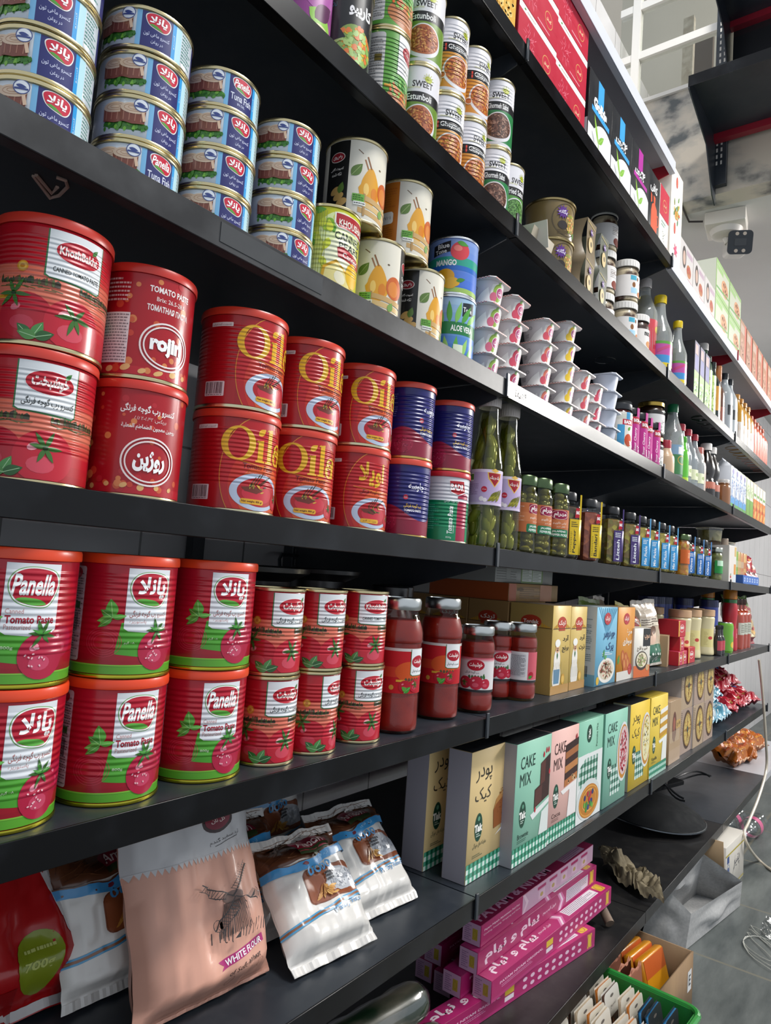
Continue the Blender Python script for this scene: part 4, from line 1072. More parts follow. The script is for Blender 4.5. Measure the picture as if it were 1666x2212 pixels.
def label_mb(R, z0, z1, ang0, ang1, col, art=None, fin='paper', k=0.001):
    """label: a strip of paper round the body, art in millimetres from its middle-bottom"""
    m = MB(); v = []; f = []; n = 24
    for i in range(n+1):
        a = ang0+(ang1-ang0)*i/n
        for z in (z0, z1): v.append(((R+0.0003)*math.sin(a), -(R+0.0003)*math.cos(a), z))
    for i in range(n): f.append((2*i, 2*i+2, 2*i+3, 2*i+1))
    m.add(v, f, M(col, fin), True)
    if art: m.art(art, cylwrap(R+0.0003, z0), fin, R*0.09)
    return m
# ---- tall gherkin bottles
def gherkin_bottle():
    R = 0.0285
    p = smoothprof([(0.024, 0.0), (R-0.001, 0.003), (R, 0.010), (R, 0.05), (R, 0.10), (R*0.985, 0.14), (R*0.86, 0.168), (R*0.68, 0.195), (R*0.60, 0.22), (0.0165, 0.242)], 4)
    b = MB(); b.lathe([(0, 0.0015)]+p, GLASSG, 40)
    g = MB()
    for i in range(30):
        z = 0.016+(i//3)*0.0215+random.uniform(-.004, .004); rr = (R if z < .14 else R*(1-(z-.14)/.08*0.42))-0.0125
        a = i*2.1+random.uniform(-.3, .3)
        if z > 0.215: continue
        c = random.choice(('#8d9436', '#7a8430', '#a0a544', '#b0b250', '#868a30'))
        rot = Matrix.Rotation(random.uniform(-.45, .45), 3, 'X') @ Matrix.Rotation(random.uniform(-.45, .45), 3, 'Y')
        g.ellipsoid((max(rr, .002)*math.sin(a), -max(rr, .002)*math.cos(a), z), (0.0085, 0.0085, random.uniform(.017, .024)), M(c, 'wet'), 10, None, rot)
    liq = MB(); liq.lathe([(0, 0.004), (R-0.004, 0.006)]+[(max(r-0.0035, .004), z) for r, z in p[8:] if z < .236]+[(0, 0.236)], glass_mat('brine', '#eeebd2', 0.0, 0.3, '#7a7a2c', 0.10), 32)
    art = Art(); art.rect(-60, 0, 60, 60, '#b9a6cc'); art.rect(-60, 55, 60, 60, '#d8cce0'); art.rect(-60, 0, 60, 4, '#cdbfd8')
    art.poly([(-2, 55), (26, 55), (24, 44), (12, 30), (0, 44)], '#e2b85a'); art.poly([(0, 54), (24, 54), (22, 45), (12, 32), (2, 45)], '#9c1c2a'); art.text('یک و یک', 12, 46, 18, '#f2ece6', 7, 0.03, 0, 0, True); art.poly([(4, 58), (12, 62), (20, 58), (12, 55)], '#e2b85a')
    for i in range(9): art.leaf(0+i*2.6, 6+(i % 3)*4, 16, 4.5, 0.5+0.08*i, ('#7d7a28', '#9a9434', '#6a6a20')[i % 3])
    art.ell(-6, 26, 5, 5, '#b5203a'); art.text('ممتاز', -6, 26, 7, '#f0e0e0', 3, 0, 0, 0, True)
    art.rect(-34, 40, -26, 54, '#e6e8e0'); art.rect(-34, 42, -26, 52, '#5f8a3a'); art.ell(-10, 10, 4, 4, '#e8e0e4'); art.ell(-4, 8, 3.5, 3.5, '#ece4e8'); art.fine(-36, 16, -16, 36, 6, '#8f7ca4')
    return [('bottle', b), ('pickles', g), ('brine', liq), ('label', label_mb(R, 0.072, 0.132, -1.9, 1.9, '#b9a6cc', art)), ('cap', cap_mb(0.0195, 0.2425, 0.2665, M('#d8cfca', 'plastic')))]
product('gherkin', 'gherkin_bottle', gherkin_bottle())
for i, (pr, y0, an) in enumerate((((1084, 1060), 0.014, (1060, 1100)), ((1124, 1080), 0.018, (1104, 1095)))):
    x = tangent_x(pr[0], pr[1], 0.0285, y0)
    put('gherkin', (x, y0+0.0285, z2), face_rot(an[0], an[1], x, y0+.0285, .0285)-0.25, ['tall gherkin bottle with white cap beside the green and white can', 'tall gherkin bottle with white cap left of the jalapeno jars'][i], 'bottle', 'gherkin bottles')
# ---- jalapeno jars
def jar_profile(R, H, neck):
    return smoothprof([(R*0.8, 0.0), (R*0.97, 0.004), (R, 0.012), (R*0.97, 0.03), (R*0.955, 0.04), (R*0.955, H*0.62), (R, H*0.70), (R*0.98, H*0.76), (R*0.86, H*0.83), (neck, H*0.86)], 3)
def jal_jar():
    R, H = 0.029, 0.152
    p = jar_profile(R, H, 0.0245)
    b = MB(); b.lathe([(0, 0.0015)]+p, GLASSG, 40)
    g = MB()
    for i in range(46):
        z = 0.012+(i//5)*0.0128+random.uniform(-.003, .003); a = i*1.27; r = R-0.0135
        g.ellipsoid((r*math.sin(a), -r*math.cos(a), z), (0.0105, 0.0105, random.uniform(.005, .011)), M(random.choice(('#84822f', '#98923a', '#6e6c28', '#a49a42')), 'wet'), 10, None, Matrix.Rotation(random.uniform(-.8, .8), 3, 'X'))
    liq = MB(); liq.lathe([(0, 0.003)]+[(max(r-0.003, .003), z) for r, z in p[3:]]+[(0, H*0.855)], glass_mat('brine', '#efecd6', 0.0, 0.3, '#6f6a2a', 0.10), 32)
    art = Art(); art.rect(-70, 0, 70, 56, '#b8683c'); art.rect(-70, 20, 70, 38, '#c07448')
    art.rrect(-2, 36, 34, 54, 3, '#8c1a44'); art.ring(16, 45, 18.6, 9.6, 0.8, '#e0c8b8', 28); art.text('مهرام', 16, 45, 28, '#f4e6e4', 12, 0.04, 0, 0, True)
    art.text('ترشی هالوپینو', 16, 28, 30, '#f0dccc', 6, 0.01, 0, 0, True); art.text('فلفل سبز', 18, 21, 20, '#f0dccc', 4.5, 0.0, 0, 0, True)
    art.rrect(-6, 0, 40, 16, 3, '#20724c'); art.text('JALAPENO', 15, 11, 30, '#eef4ee', 5, 0.02); art.text('PEPPER PICKLE', 17, 4.5, 36, '#eef4ee', 4.6, 0.02)
    art.rect(-34, 0, -26, 12, '#e8e8e8'); art.bars(-33.5, 1, -26.5, 11); art.fine(-36, 20, -10, 50, 8, '#dca88a')
    lid = MB(); lid.lathe([(0.0262, H*0.862), (0.0268, H*0.87), (0.0268, H-0.003), (0.025, H-0.0006), (0.022, H), (0.0215, H-0.0012), (0, H-0.0012)], M('#56684a', 'steel'), 36)
    return [('jar', b), ('pickles', g), ('brine', liq), ('label', label_mb(R*0.957, 0.042, 0.098, -2.2, 2.2, '#b8683c', art)), ('lid', lid)]
product('jal', 'jalapeno_jar', jal_jar())
for i, (pr, y0, an) in enumerate((((1160, 1130), 0.03, (1148, 1120)), ((1192, 1140), 0.018, (1172, 1130)), ((1229, 1140), 0.014, (1196, 1140)))):
    x = tangent_x(pr[0], pr[1], 0.029, y0)
    put('jal', (x, y0+.029, z2), face_rot(an[0], an[1], x, y0+.029, .029)-0.1, ['jalapeno jar right behind the gherkin bottles', 'middle one of the three jalapeno jars', 'jalapeno jar next to the yellow-tagged jar'][i], 'jar', 'jalapeno jars')
# ---- square jars with hanging tags
def tag_jar(key, c1, c2, c3, tagc, words, W=0.047, H=0.145, lidc='#1c1d20', strap=None):
    b = MB(); h = W/2
    b.box(-h, h, -h, h, 0.0, H*0.84, GLASS, 0.009, None, 3)
    b.lathe([(h*0.8, H*0.835), (h*0.78, H*0.88)], GLASS, 28)
    g = MB(); g.box(-h+0.003, h-0.003, -h+0.003, h-0.003, 0.004, H*0.80, noise_mat('pickled_mix', c1, c2, 95, 0.25, vor=True, c3=c3, coat=0.4, lo=0.1, hi=0.9, bump=0.0012), 0.008, None, 2)
    lid = MB(); lid.lathe([(h*0.87, H*0.875), (h*0.90, H*0.885), (h*0.90, H-0.003), (h*0.84, H), (0, H-0.0004)], M(lidc, 'plastic'), 36)
    a = Art(); hh = H*1000
    w0, w1 = -3, 19
    a.rrect(w0, 12, w1, hh*0.60, 1.5, tagc)
    tc = '#16181c' if tagc == '#d8b81c' else '#eef2f6'
    a.text(words, (w0+w1)/2+1, hh*0.28, hh*0.34, tc, 8.5, 0.02, 0.1, PI/2)
    a.fine(w0+3, hh*0.48, w1-3, hh*0.57, 3, tc); a.fine(w0+2, 16, w0+6, hh*0.42, 12, mixhex(tagc, tc, .5))
    a.poly([(8, hh*0.62), (23, hh*0.63), (23, hh*0.76), (10, hh*0.77)], '#b8182c'); a.text('BADR', 16.5, hh*0.70, 12, '#ffffff', 7, 0.05)
    s = strap or tagc
    a.rect(18.5, hh*0.60, 22.5, hh*0.965, s)
    t = MB(); t.art(a, frontwrap(-h-0.0006), 'card')
    t.box(-0.004, 0.0235, -h-0.0006, -h-0.0002, 0.012, H*0.60, M(tagc, 'card'))
    product(key, 'pickle_jar', [('jar', b), ('contents', g), ('lid', lid), ('hang_tag', t)])
tag_jar('tj_pep', '#3a3414', '#5c5a24', '#4a2a18', '#d8b81c', 'Pepper')
tag_jar('tj_ban', '#8a3c22', '#a8552c', '#7a3018', '#d8b81c', 'Bandari')
tag_jar('tj_lit', '#6b6420', '#a09434', '#7d5c24', '#43326e', 'Litteh')
tag_jar('tj_blu', '#8a7c2a', '#b5a444', '#9a8a30', '#3a94cf', 'Mix Pickle', strap='#5aa0d0')
tag_jar('tj_olv', '#5a5a24', '#77783a', '#6a6424', '#2a6cb4', 'Olives', 0.040, 0.135, strap='#4a86c0')
def jx(px, y0, w): return on_y(px, 1180, y0).x-w
tj = [('tj_pep', 1262, .02, 'tall jar with yellow tag lettered Pepper'), ('tj_ban', 1306, .02, 'reddish jar with yellow tag lettered Bandari'),
      ('tj_lit', 1331, .045, 'purple-tagged jar touching the reddish jar'), ('tj_lit', 1353, .02, 'purple-tagged jar in the middle of three'), ('tj_lit', 1388, .02, 'purple-tagged jar left of the light-blue-tagged jars'),
      ('tj_blu', 1411, .02, 'first light-blue-tagged jar, at the shelf joint'), ('tj_blu', 1430, .02, 'second light-blue-tagged jar from the left'), ('tj_blu', 1452, .02, 'third light-blue-tagged jar from the left'), ('tj_blu', 1470, .02, 'light-blue-tagged jar beside the orange-labelled jar'),
      ('tj_olv', 1505, .02, 'first small dark-blue-tagged olive jar from the left'), ('tj_olv', 1524, .02, 'middle small dark-blue-tagged olive jar'), ('tj_olv', 1540, .02, 'dark-blue-tagged olive jar beside the green-labelled jar')]
lastx = 1.36
for k, px, y0, lab in tj:
    w = 0.022 if k == 'tj_olv' else 0.026
    x = max(on_y(px, 1160, y0).x-w-0.002, lastx+w+0.003) if y0 < .03 else on_y(px, 1160, y0).x-w
    if y0 < .03: lastx = x+w
    if k == 'tj_lit' and y0 > .03: x = lastx+0.03; y0 = 0.075
    put(k, (x, y0+w+.006, z2), -0.62, lab, 'jar', 'tagged pickle jars')
# orange-labelled round jar and green-labelled jar further along
def round_jar(key, R, H, c1, c2, c3, lidc, lab, z0, z1, art=None, glass=None, lidfin='steel', scale=95, name='pickle_jar'):
    p = jar_profile(R, H, R*0.84)
    b = MB(); b.lathe([(0, 0.0012)]+p, glass or GLASS, 36)
    g = MB(); g.lathe([(0, 0.003)]+[(max(r-0.0028, .003), z) for r, z in p[3:]]+[(0, H*0.855)], noise_mat('jar_filling', c1, c2, scale, 0.3, vor=True, c3=c3, coat=0.4, lo=0.1, hi=0.9), 32)
    lid = MB(); lid.lathe([(R*0.9, H*0.862), (R*0.92, H*0.872), (R*0.92, H-0.003), (R*0.86, H-0.0004), (0, H-0.001)], M(lidc, lidfin), 36)
    parts = [('jar', b), ('contents', g), ('lid', lid)]
    if lab: parts.append(('label', label_mb(R*0.957, z0, z1, -1.6, 1.6, lab, art)))
    product(key, name, parts)
a = Art(); a.rect(-30, 0, 30, 40, '#c8622c'); a.fine(-16, 18, 4, 36, 5, '#f0c8a0'); a.rrect(4, 2, 30, 16, 2, '#3a4a94'); a.ell(20, 30, 7, 5, '#b8203a')
round_jar('rj_or', 0.027, 0.135, '#a8701c', '#c8a030', '#b8601c', '#5c6e4c', '#c8622c', 0.04, 0.085, a)
a = Art(); a.rect(-30, 0, 30, 48, '#2a8a44'); a.rect(-30, 28, 30, 48, '#b8dcc0'); a.ell(6, 14, 7, 7, '#d8c83c'); a.ell(6, 14, 4, 4, '#d07a2c')
round_jar('rj_gr', 0.0255, 0.125, '#5c6430', '#7a8048', '#6a6a34', '#b8bcb0', '#2a8a44', 0.028, 0.076, a)
x = on_y(1483, 1180, .04).x; put('rj_or', (max(x, lastx-0.37+0.0), 0.055, z2), 0.2, 'round jar with orange label between blue-tagged jars', 'jar')
x = on_y(1551, 1190, .04).x; put('rj_gr', (x+0.02, 0.05, z2), 0.1, 'round jar with green label and yellow flower', 'jar')
# clear tubs of olives
tub = MB(); tub.lathe([(0, 0.0005), (0.046, 0.0005), (0.050, 0.052)], PLASTC, 32)
tf = MB(); tf.lathe([(0, 0.0015), (0.0445, 0.0015), (0.0478, 0.044), (0, 0.046)], noise_mat('green_olives', '#8a7c30', '#a8984c', 48, 0.3, vor=True, c3='#948a3c', coat=0.4, bump=0.004, lo=.1, hi=.9), 28)
tl = MB(); tl.lathe([(0.050, 0.0505), (0.054, 0.0505), (0.054, 0.055), (0.050, 0.056), (0, 0.0555)], glass_mat('tub_lid', '#d8d4c0', 0.12, 0.15, '#c8c2a8', 0.4), 32)
product('tub', 'olive_tub', [('tub', tub), ('contents', tf), ('lid', tl)])
tx = on_y(1572, 1200, 0.07).x+0.02
for k, lab in enumerate(('bottom tub of olives in the clear tub stack', 'middle tub of olives in the clear tub stack', 'upper tub of olives in the clear tub stack')):
    put('tub', (tx, 0.10, z2+k*0.0565), 0, lab, 'tub', 'stacked olive tubs')
put('tub', (tx-0.03, 0.14, z2+3*0.0565), 0, 'topmost olive tub, set back on the stack', 'tub', 'stacked olive tubs')

# ---- sauce jars with silver lids
PASTE = noise_mat('tomato_paste', '#7c0e05', '#901c0c', 40, 0.35, coat=0.0)
def sauce_big():
    R, H = 0.0345, 0.188
    p = smoothprof([(0.026, 0.0), (R*0.93, 0.003), (R*0.985, 0.010), (R*0.97, 0.030), (R*0.955, 0.050), (R*0.95, 0.056), (R*0.95, 0.118), (R, 0.126), (R*0.985, 0.140), (R*0.86, 0.156), (0.0255, 0.165), (0.0255, 0.170)], 3)
    b = MB(); b.lathe([(0, 0.001)]+p, GLASS, 44)
    g = MB(); g.lathe([(0, 0.0025)]+[(max(r-0.0015, .003), z) for r, z in p if 0.0035 < z < 0.158]+[(0, 0.158)], PASTE, 44)
    lid = MB(); lid.lathe([(0.0278, 0.1705), (0.0288, 0.172), (0.0288, 0.184), (0.0272, 0.1872), (0.0235, 0.1875), (0.023, 0.186), (0, 0.186)], M('#c9ccca', 'steel'), 48)
    a = Art(); a.rect(-75, 0, 75, 62, '#b5121e'); a.rect(-75, 58, 75, 62, '#c8c4c0'); a.rect(-75, 22, 75, 36, '#c23a24'); a.ell(10, 30, 22, 14, '#c8501f', 24)
    a.poly([(10, 61), (10, 26), (14, 24), (36, 24), (40, 26), (40, 61)], '#2f6a3c'); a.poly([(11, 61), (11, 27), (14, 25), (36, 25), (39, 27), (39, 61)], '#e2e4e6'); a.ell(25, 44, 13, 8.5, '#a8142a'); a.text('خوشبخت', 25, 44, 19, '#f6e6e2', 8, 0.03, 0, 0, True); a.text('کنسرو رب گوجه فرنگی', 25, 31, 24, '#2c302e', 4.6, 0.01, 0, 0, True)
    for i in range(5): a.poly([(2+i*5, 17), (6+i*5, 17), (6+i*5, 20), (4+i*5, 22), (2+i*5, 20)], ('#4a4a30', '#5a4030')[i % 2])
    a.rect(-10, 16, 3, 19, '#d0a030'); a.tomato(3, 10, 9, '#a81226', '#d8707c', False); a.tomato(20, 11, 10, '#b0142a', '#e08090', True, None, 0, 0.2); a.leaf(2, 1, 13, 7, 0.7, '#3a8a34', '#9ad08a'); a.leaf(6, 3, 10, 6, 2.4, '#5a9a3c'); a.ell(-16, 8, 3.4, 3.4, '#c8983c')
    return [('jar', b), ('contents', g), ('label', label_mb(R*0.952, 0.056, 0.118, -2.3, 2.3, '#b5121e', a)), ('lid', lid)]
product('sauce_big', 'sauce_jar', sauce_big())
def sauce_small(back):
    R, H = 0.031, 0.143
    p = smoothprof([(0.024, 0.0), (R*0.93, 0.003), (R, 0.012), (R*0.985, 0.028), (R*0.95, 0.034), (R*0.95, 0.092), (R*0.99, 0.098), (R*0.97, 0.112), (R*0.86, 0.122), (0.0255, 0.126), (0.0255, 0.129)], 3)
    b = MB(); b.lathe([(0, 0.001)]+p, GLASS, 44)
    g = MB(); g.lathe([(0, 0.0025)]+[(max(r-0.0015, .003), z) for r, z in p if 0.0035 < z < 0.118]+[(0, 0.119)], PASTE, 44)
    lid = MB(); lid.lathe([(0.0272, 0.1275), (0.028, 0.129), (0.028, 0.139), (0.0265, 0.1425), (0.023, 0.143), (0.0225, 0.1416), (0, 0.1416)], M('#c9ccca', 'steel'), 48)
    a = Art(); a.rect(-62, 0, 62, 56, '#d8d3d4')
    for i in range(7): a.rect(-62, 49+i, 62, 50+i, mixhex('#d8d3d4', '#b8384a', i/7.0)); 
    a.rect(-62, 0, 62, 4, '#2c2c30'); a.rect(-62, 4, 62, 5, '#c8c8c8')
    if back:
        a.rect(-62, 5, 62, 56, '#d8d3d4'); a.rect(16, 5, 62, 56, '#c85a68'); a.rrect(-18, 10, 12, 52, 2, '#c4c2c6'); a.fine(-17, 12, 11, 50, 16, '#7a787c', 0.5); a.ell(24, 14, 6, 6, '#a81830'); a.leaf(18, 8, 10, 6, .5, '#3a8a34')
    else:
        a.ell(8, 44, 15, 9, '#a8142a'); a.text('خوشبخت', 8, 44, 22, '#f6e6e2', 9, 0.03, 0, 0, True); a.text('رب گوجه فرنگی', 2, 32, 24, '#3a3c3a', 4.6, 0.01, 0, 0, True)
        for i in range(6): a.poly([(-4+i*5, 22), (0+i*5, 22), (0+i*5, 26), (-2+i*5, 28), (-4+i*5, 26)], ('#3c5a3c', '#4a6a44')[i % 2])
        a.leaf(22, 22, 9, 4, 1.5, '#3a6a34'); a.tomato(-9, 15, 11, '#b01c32', '#e08a96', True, None, -0.1, 0); a.tomato(10, 15, 12, '#b4223a', '#e8a0aa', False); a.tomato(26, 14, 9, '#b8243c', '#e8a0aa', False)
        a.rect(-62, 30, -30, 48, '#c85a68')
    return [('jar', b), ('contents', g), ('label', label_mb(R*0.952, 0.035, 0.091, -2.1, 2.1, '#d8d3d4', a)), ('lid', lid)]
product('sauce_small', 'sauce_jar', sauce_small(False)); product('sauce_back', 'sauce_jar', sauce_small(True))
def pj(key, pr, R, y0, z, an, lab, cat, grp, d=0.0):
    x = tangent_x(pr[0], pr[1], R, y0); put(key, (x, y0+R, z), face_rot(an[0], an[1], x, y0+R, R)+d, lab, cat, grp); return x
pj('sauce_big', (908, 1480), .0345, .010, z3, (874, 1430), 'tall tomato sauce jar touching the slim red cans', 'jar', 'tall tomato sauce jars')
pj('sauce_big', (996, 1440), .0345, .022, z3, (948, 1430), 'tall tomato sauce jar left of the shelf joint', 'jar', 'tall tomato sauce jars')
pj('sauce_small', (1068, 1450), .031, .014, z3, (1016, 1460), 'small tomato sauce jar straddling the shelf joint', 'jar', 'small tomato sauce jars')
pj('sauce_small', (1106, 1460), .031, .055, z3, (1082, 1460), 'small tomato sauce jar set back between two others', 'jar', 'small tomato sauce jars', -0.25)
pj('sauce_back', (1160, 1440), .031, .020, z3, (1122, 1440), 'small tomato sauce jar showing its back label', 'jar', 'small tomato sauce jars')
# black-lidded jars and bowls standing behind the slim cans
round_jar('rj_blk', 0.034, 0.20, '#7c1c10', '#8f2a1a', '#801f14', '#151517', None, 0, 0, None, None, 'plastic', 30, 'sauce_jar')
for i, px in enumerate((842, 885)):
    x = on_y(px, 1290, 0.15).x; put('rj_blk', (x, 0.15+i*0.03, z3), 0, ['black-lidded jar behind the left tall sauce jar', 'black-lidded jar behind the right tall sauce jar'][i], 'jar', 'black-lidded jars')
bw = MB(); bw.lathe([(0, 0.0), (0.05, 0.0), (0.06, 0.2), (0.085, 0.212), (0.086, 0.218), (0.08, 0.216), (0.055, 0.206), (0, 0.204)], M('#151517', 'plastic'), 48)
product('bowl', 'black_pot', [('pot', bw)])
for i, (px, py, y) in enumerate(((668, 1262, 0.25), (528, 1258, 0.16))):
    q = on_y(px, py, y); put('bowl', (q.x, y, z3), 0, ['flared black pot behind the slim red cans', 'flared black pot behind the green-footed cans'][i], 'pot', 'black pots')
fr = MB(); q0 = on_y(632, 1252, 0.40); q1 = on_y(706, 1205, 0.40)
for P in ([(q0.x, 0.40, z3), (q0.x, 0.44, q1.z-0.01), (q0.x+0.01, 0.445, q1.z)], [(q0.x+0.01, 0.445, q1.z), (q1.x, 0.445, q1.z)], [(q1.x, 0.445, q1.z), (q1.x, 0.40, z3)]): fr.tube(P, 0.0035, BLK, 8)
tag(link('wire_frame', fr.mesh('wire_frame')), 'bent black wire frame leaning on the tiled wall above the slim cans', 'frame')
# ---- mayonnaise jars
def mayo():
    R, H = 0.036, 0.165
    p = smoothprof([(0.028, 0.0), (R*0.96, 0.003), (R, 0.012), (R*0.93, 0.04), (R*0.92, 0.09), (R*0.97, 0.125), (R*0.98, 0.135), (R*0.86, 0.142)], 3)
    b = MB(); b.lathe([(0, 0.0)]+p, M('#d9cda2', 'plastic'), 40)
    c = MB(); c.lathe([(R*0.90, 0.141), (R*0.99, 0.142), (R*0.99, 0.1635), (R*0.94, H), (0, H)], M('#c39d78', 'plastic'), 40)
    a = Art(); a.rect(-24, 0, 24, 66, '#ddd08e'); a.ell(10, 34, 9, 6, '#c03a34'); a.fine(-14, 8, 0, 56, 12, '#bfae6a')
    l = MB(); l.art(a, cylwrap(R*0.945, 0.03), 'plastic', 0.004)
    return [('jar', b), ('lid', c), ('label', l)]
product('mayo', 'mayonnaise_jar', mayo())
my = [((1493, 1390), .025, 'nearest mayonnaise jar, beside the red packets'), ((1515, 1390), .03, 'second mayonnaise jar from the left'), ((1521, 1385), .085, 'mayonnaise jar standing a little behind the row'), ((1544, 1380), .03, 'rightmost mayonnaise jar beside the blue tins'), ((1434, 1360), .14, 'mayonnaise jar standing back at the left')]
for pr, y0, lab in my: pj('mayo', pr, .036, y0, z3, (pr[0]-14, pr[1]), lab, 'jar', 'mayonnaise jars')
# ================================================================== cartons
def carton(key, name, w, d, h, col, side=None, top=None, front=None, left=None, topart=None, fin='card', bev=0.0008):
    b = MB()
    b.box(0, w, 0, d, 0, h, M(col, fin), bev)
    e = 0.0004
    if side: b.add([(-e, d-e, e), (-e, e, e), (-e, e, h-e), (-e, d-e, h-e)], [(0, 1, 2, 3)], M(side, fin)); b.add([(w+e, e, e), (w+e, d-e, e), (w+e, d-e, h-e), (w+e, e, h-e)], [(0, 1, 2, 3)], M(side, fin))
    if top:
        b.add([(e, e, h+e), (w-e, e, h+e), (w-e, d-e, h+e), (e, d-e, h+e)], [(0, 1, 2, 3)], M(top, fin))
    if front: b.art(front, frontwrap(-e), fin)
    if left: b.art(left, leftwrap(d, -e), fin)
    if topart: b.art(topart, topwrap(h+e), fin)
    product(key, name, [('box', b)])
# ---- cake mix boxes
def tak(a, cx, cy, s=1.0):
    a.ell(cx, cy, 13*s, 23*s, '#12402f', 30); a.ring(cx, cy, 12*s, 22*s, 0.5*s, '#3f7a62', 30)
    a.text('Tak', cx, cy-1*s, 27*s, '#f4f4ee', 13*s, 0.06); a.fine(cx-7*s, cy-16*s, cx+7*s, cy-9*s, 2, '#cfe0d4'); a.ell(cx, cy+14*s, 4*s, 4*s, '#5f9a80', 12)
def cake_box(key, w, col, words, pic, sub=None, side='#9b97a0', check=True, d=0.045, h=0.212):
    a = Art(); W = w*1000; Hh = h*1000
    if check: a.gingham(0.6, 0.6, W-0.6, 31, 7.0, '#0b6a4c', '#4fa587', '#dfeee6')
    dk = '#1d3a30' if col != '#e6b8ae' else '#4a2c28'
    if words == 'fa': a.text('پودر', 0.30*W, Hh-42, 0.36*W, '#33302a', 26, 0.0, 0, 0, True); a.text('کیک', 0.30*W, Hh-76, 0.36*W, '#33302a', 26, 0.0, 0, 0, True)
    elif words == 'en': a.text('CAKE', 0.32*W, Hh-36, 0.40*W, dk, 22, 0.0); a.text('MIX', 0.27*W, Hh-66, 0.31*W, dk, 22, 0.0)
    pic(a, W, Hh)
    if words: tak(a, 0.23*W, 0.40*Hh, 1.0)
    if sub: a.text(sub[0], 0.27*W, 48 if not sub[1] else 56, 0.30*W, dk, 9, 0.0, 0, 0, sub[1]); a.fine(0.12*W, 36, 0.36*W, 42, 2, mixhex(col, dk, .6))
    l = Art(); D = d*1000
    if side == col: l.rect(D*0.3, Hh*0.30, D*0.75, Hh*0.48, '#163f30'); l.fine(D*0.35, Hh*0.5, D*0.7, Hh*0.92, 10, '#3a7a64')
    else: l.rect(0.4, 0.4, 1.4, Hh-0.4, mixhex(side, '#5a4a44', .5))
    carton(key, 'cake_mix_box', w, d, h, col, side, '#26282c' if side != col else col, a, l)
def loaf(a, W, H):
    a.ell(0.86*W, 0.36*H, 0.10*W, 0.12*H, '#e4ded6', 16); a.poly([(0.72*W, 0.30*H), (0.62*W, 0.27*H), (0.99*W, 0.33*H), (0.99*W, 0.37*H)], '#eceae6'); a.poly([(0.80*W, 0.15*H), (0.86*W, 0.29*H), (0.99*W, 0.31*H), (0.99*W, 0.15*H)], '#e2ded8')
    a.poly([(0.58*W, 0.33*H), (0.56*W, 0.48*H), (0.62*W, 0.55*H), (0.99*W, 0.66*H), (0.99*W, 0.36*H)], '#9a5a2c'); a.poly([(0.56*W, 0.48*H), (0.62*W, 0.56*H), (0.82*W, 0.64*H), (0.99*W, 0.68*H), (0.99*W, 0.62*H), (0.62*W, 0.52*H)], '#c08a4c')
    a.specks(0.80*W, 0.46*H, 0.16*W, 0.12*H, 60, ('#7d431c', '#b27440'), 1.4, 1); a.specks(0.82*W, 0.61*H, 0.14*W, 0.035*H, 40, ('#e2c48c', '#8a5a2c'), 1.4, .9)
def brownie(a, W, H):
    a.poly([(0.45*W, 0.36*H), (0.99*W, 0.44*H), (0.99*W, 0.40*H), (0.52*W, 0.31*H)], '#e8ecea'); a.poly([(0.72*W, 0.15*H), (0.78*W, 0.34*H), (0.99*W, 0.38*H), (0.99*W, 0.15*H)], '#dfe6e2')
    a.poly([(0.55*W, 0.40*H), (0.55*W, 0.56*H), (0.98*W, 0.63*H), (0.98*W, 0.46*H)], '#3a1d18'); a.poly([(0.70*W, 0.58*H), (0.70*W, 0.77*H), (0.98*W, 0.83*H), (0.98*W, 0.63*H)], '#331814'); a.poly([(0.70*W, 0.58*H), (0.70*W, 0.77*H), (0.84*W, 0.79*H), (0.84*W, 0.60*H)], '#5a3028'); a.poly([(0.56*W, 0.41*H), (0.56*W, 0.55*H), (0.76*W, 0.58*H), (0.76*W, 0.44*H)], '#56302a')
    for x, y in ((.78, .83), (.86, .86), (.92, .86), (.97, .66), (.58, .38)): a.leaf(x*W, y*H-4, 12, 7, PI/2, '#c02a3a')
def cocoa(a, W, H):
    a.poly([(0.40*W, 0.42*H), (0.99*W, 0.47*H), (0.99*W, 0.43*H), (0.48*W, 0.38*H)], '#f0ecea'); a.poly([(0.66*W, 0.15*H), (0.72*W, 0.41*H), (0.99*W, 0.43*H), (0.99*W, 0.15*H)], '#eee8e6')
    for i, c in enumerate(('#b5703c', '#3a1c16', '#c08048', '#3a1c16', '#a8683a', '#331612')): a.poly([(0.52*W, (0.44+i*.065)*H), (0.99*W, (0.48+i*.065)*H), (0.99*W, (0.55+i*.065)*H), (0.52*W, (0.51+i*.065)*H)], c)
    a.specks(0.75*W, 0.50*H, 0.2*W, 0.03*H, 10, ('#e0b888',), 5, 2.4); a.leaf(0.9*W, 0.86*H, 12, 8, 1.4, '#b02a34')
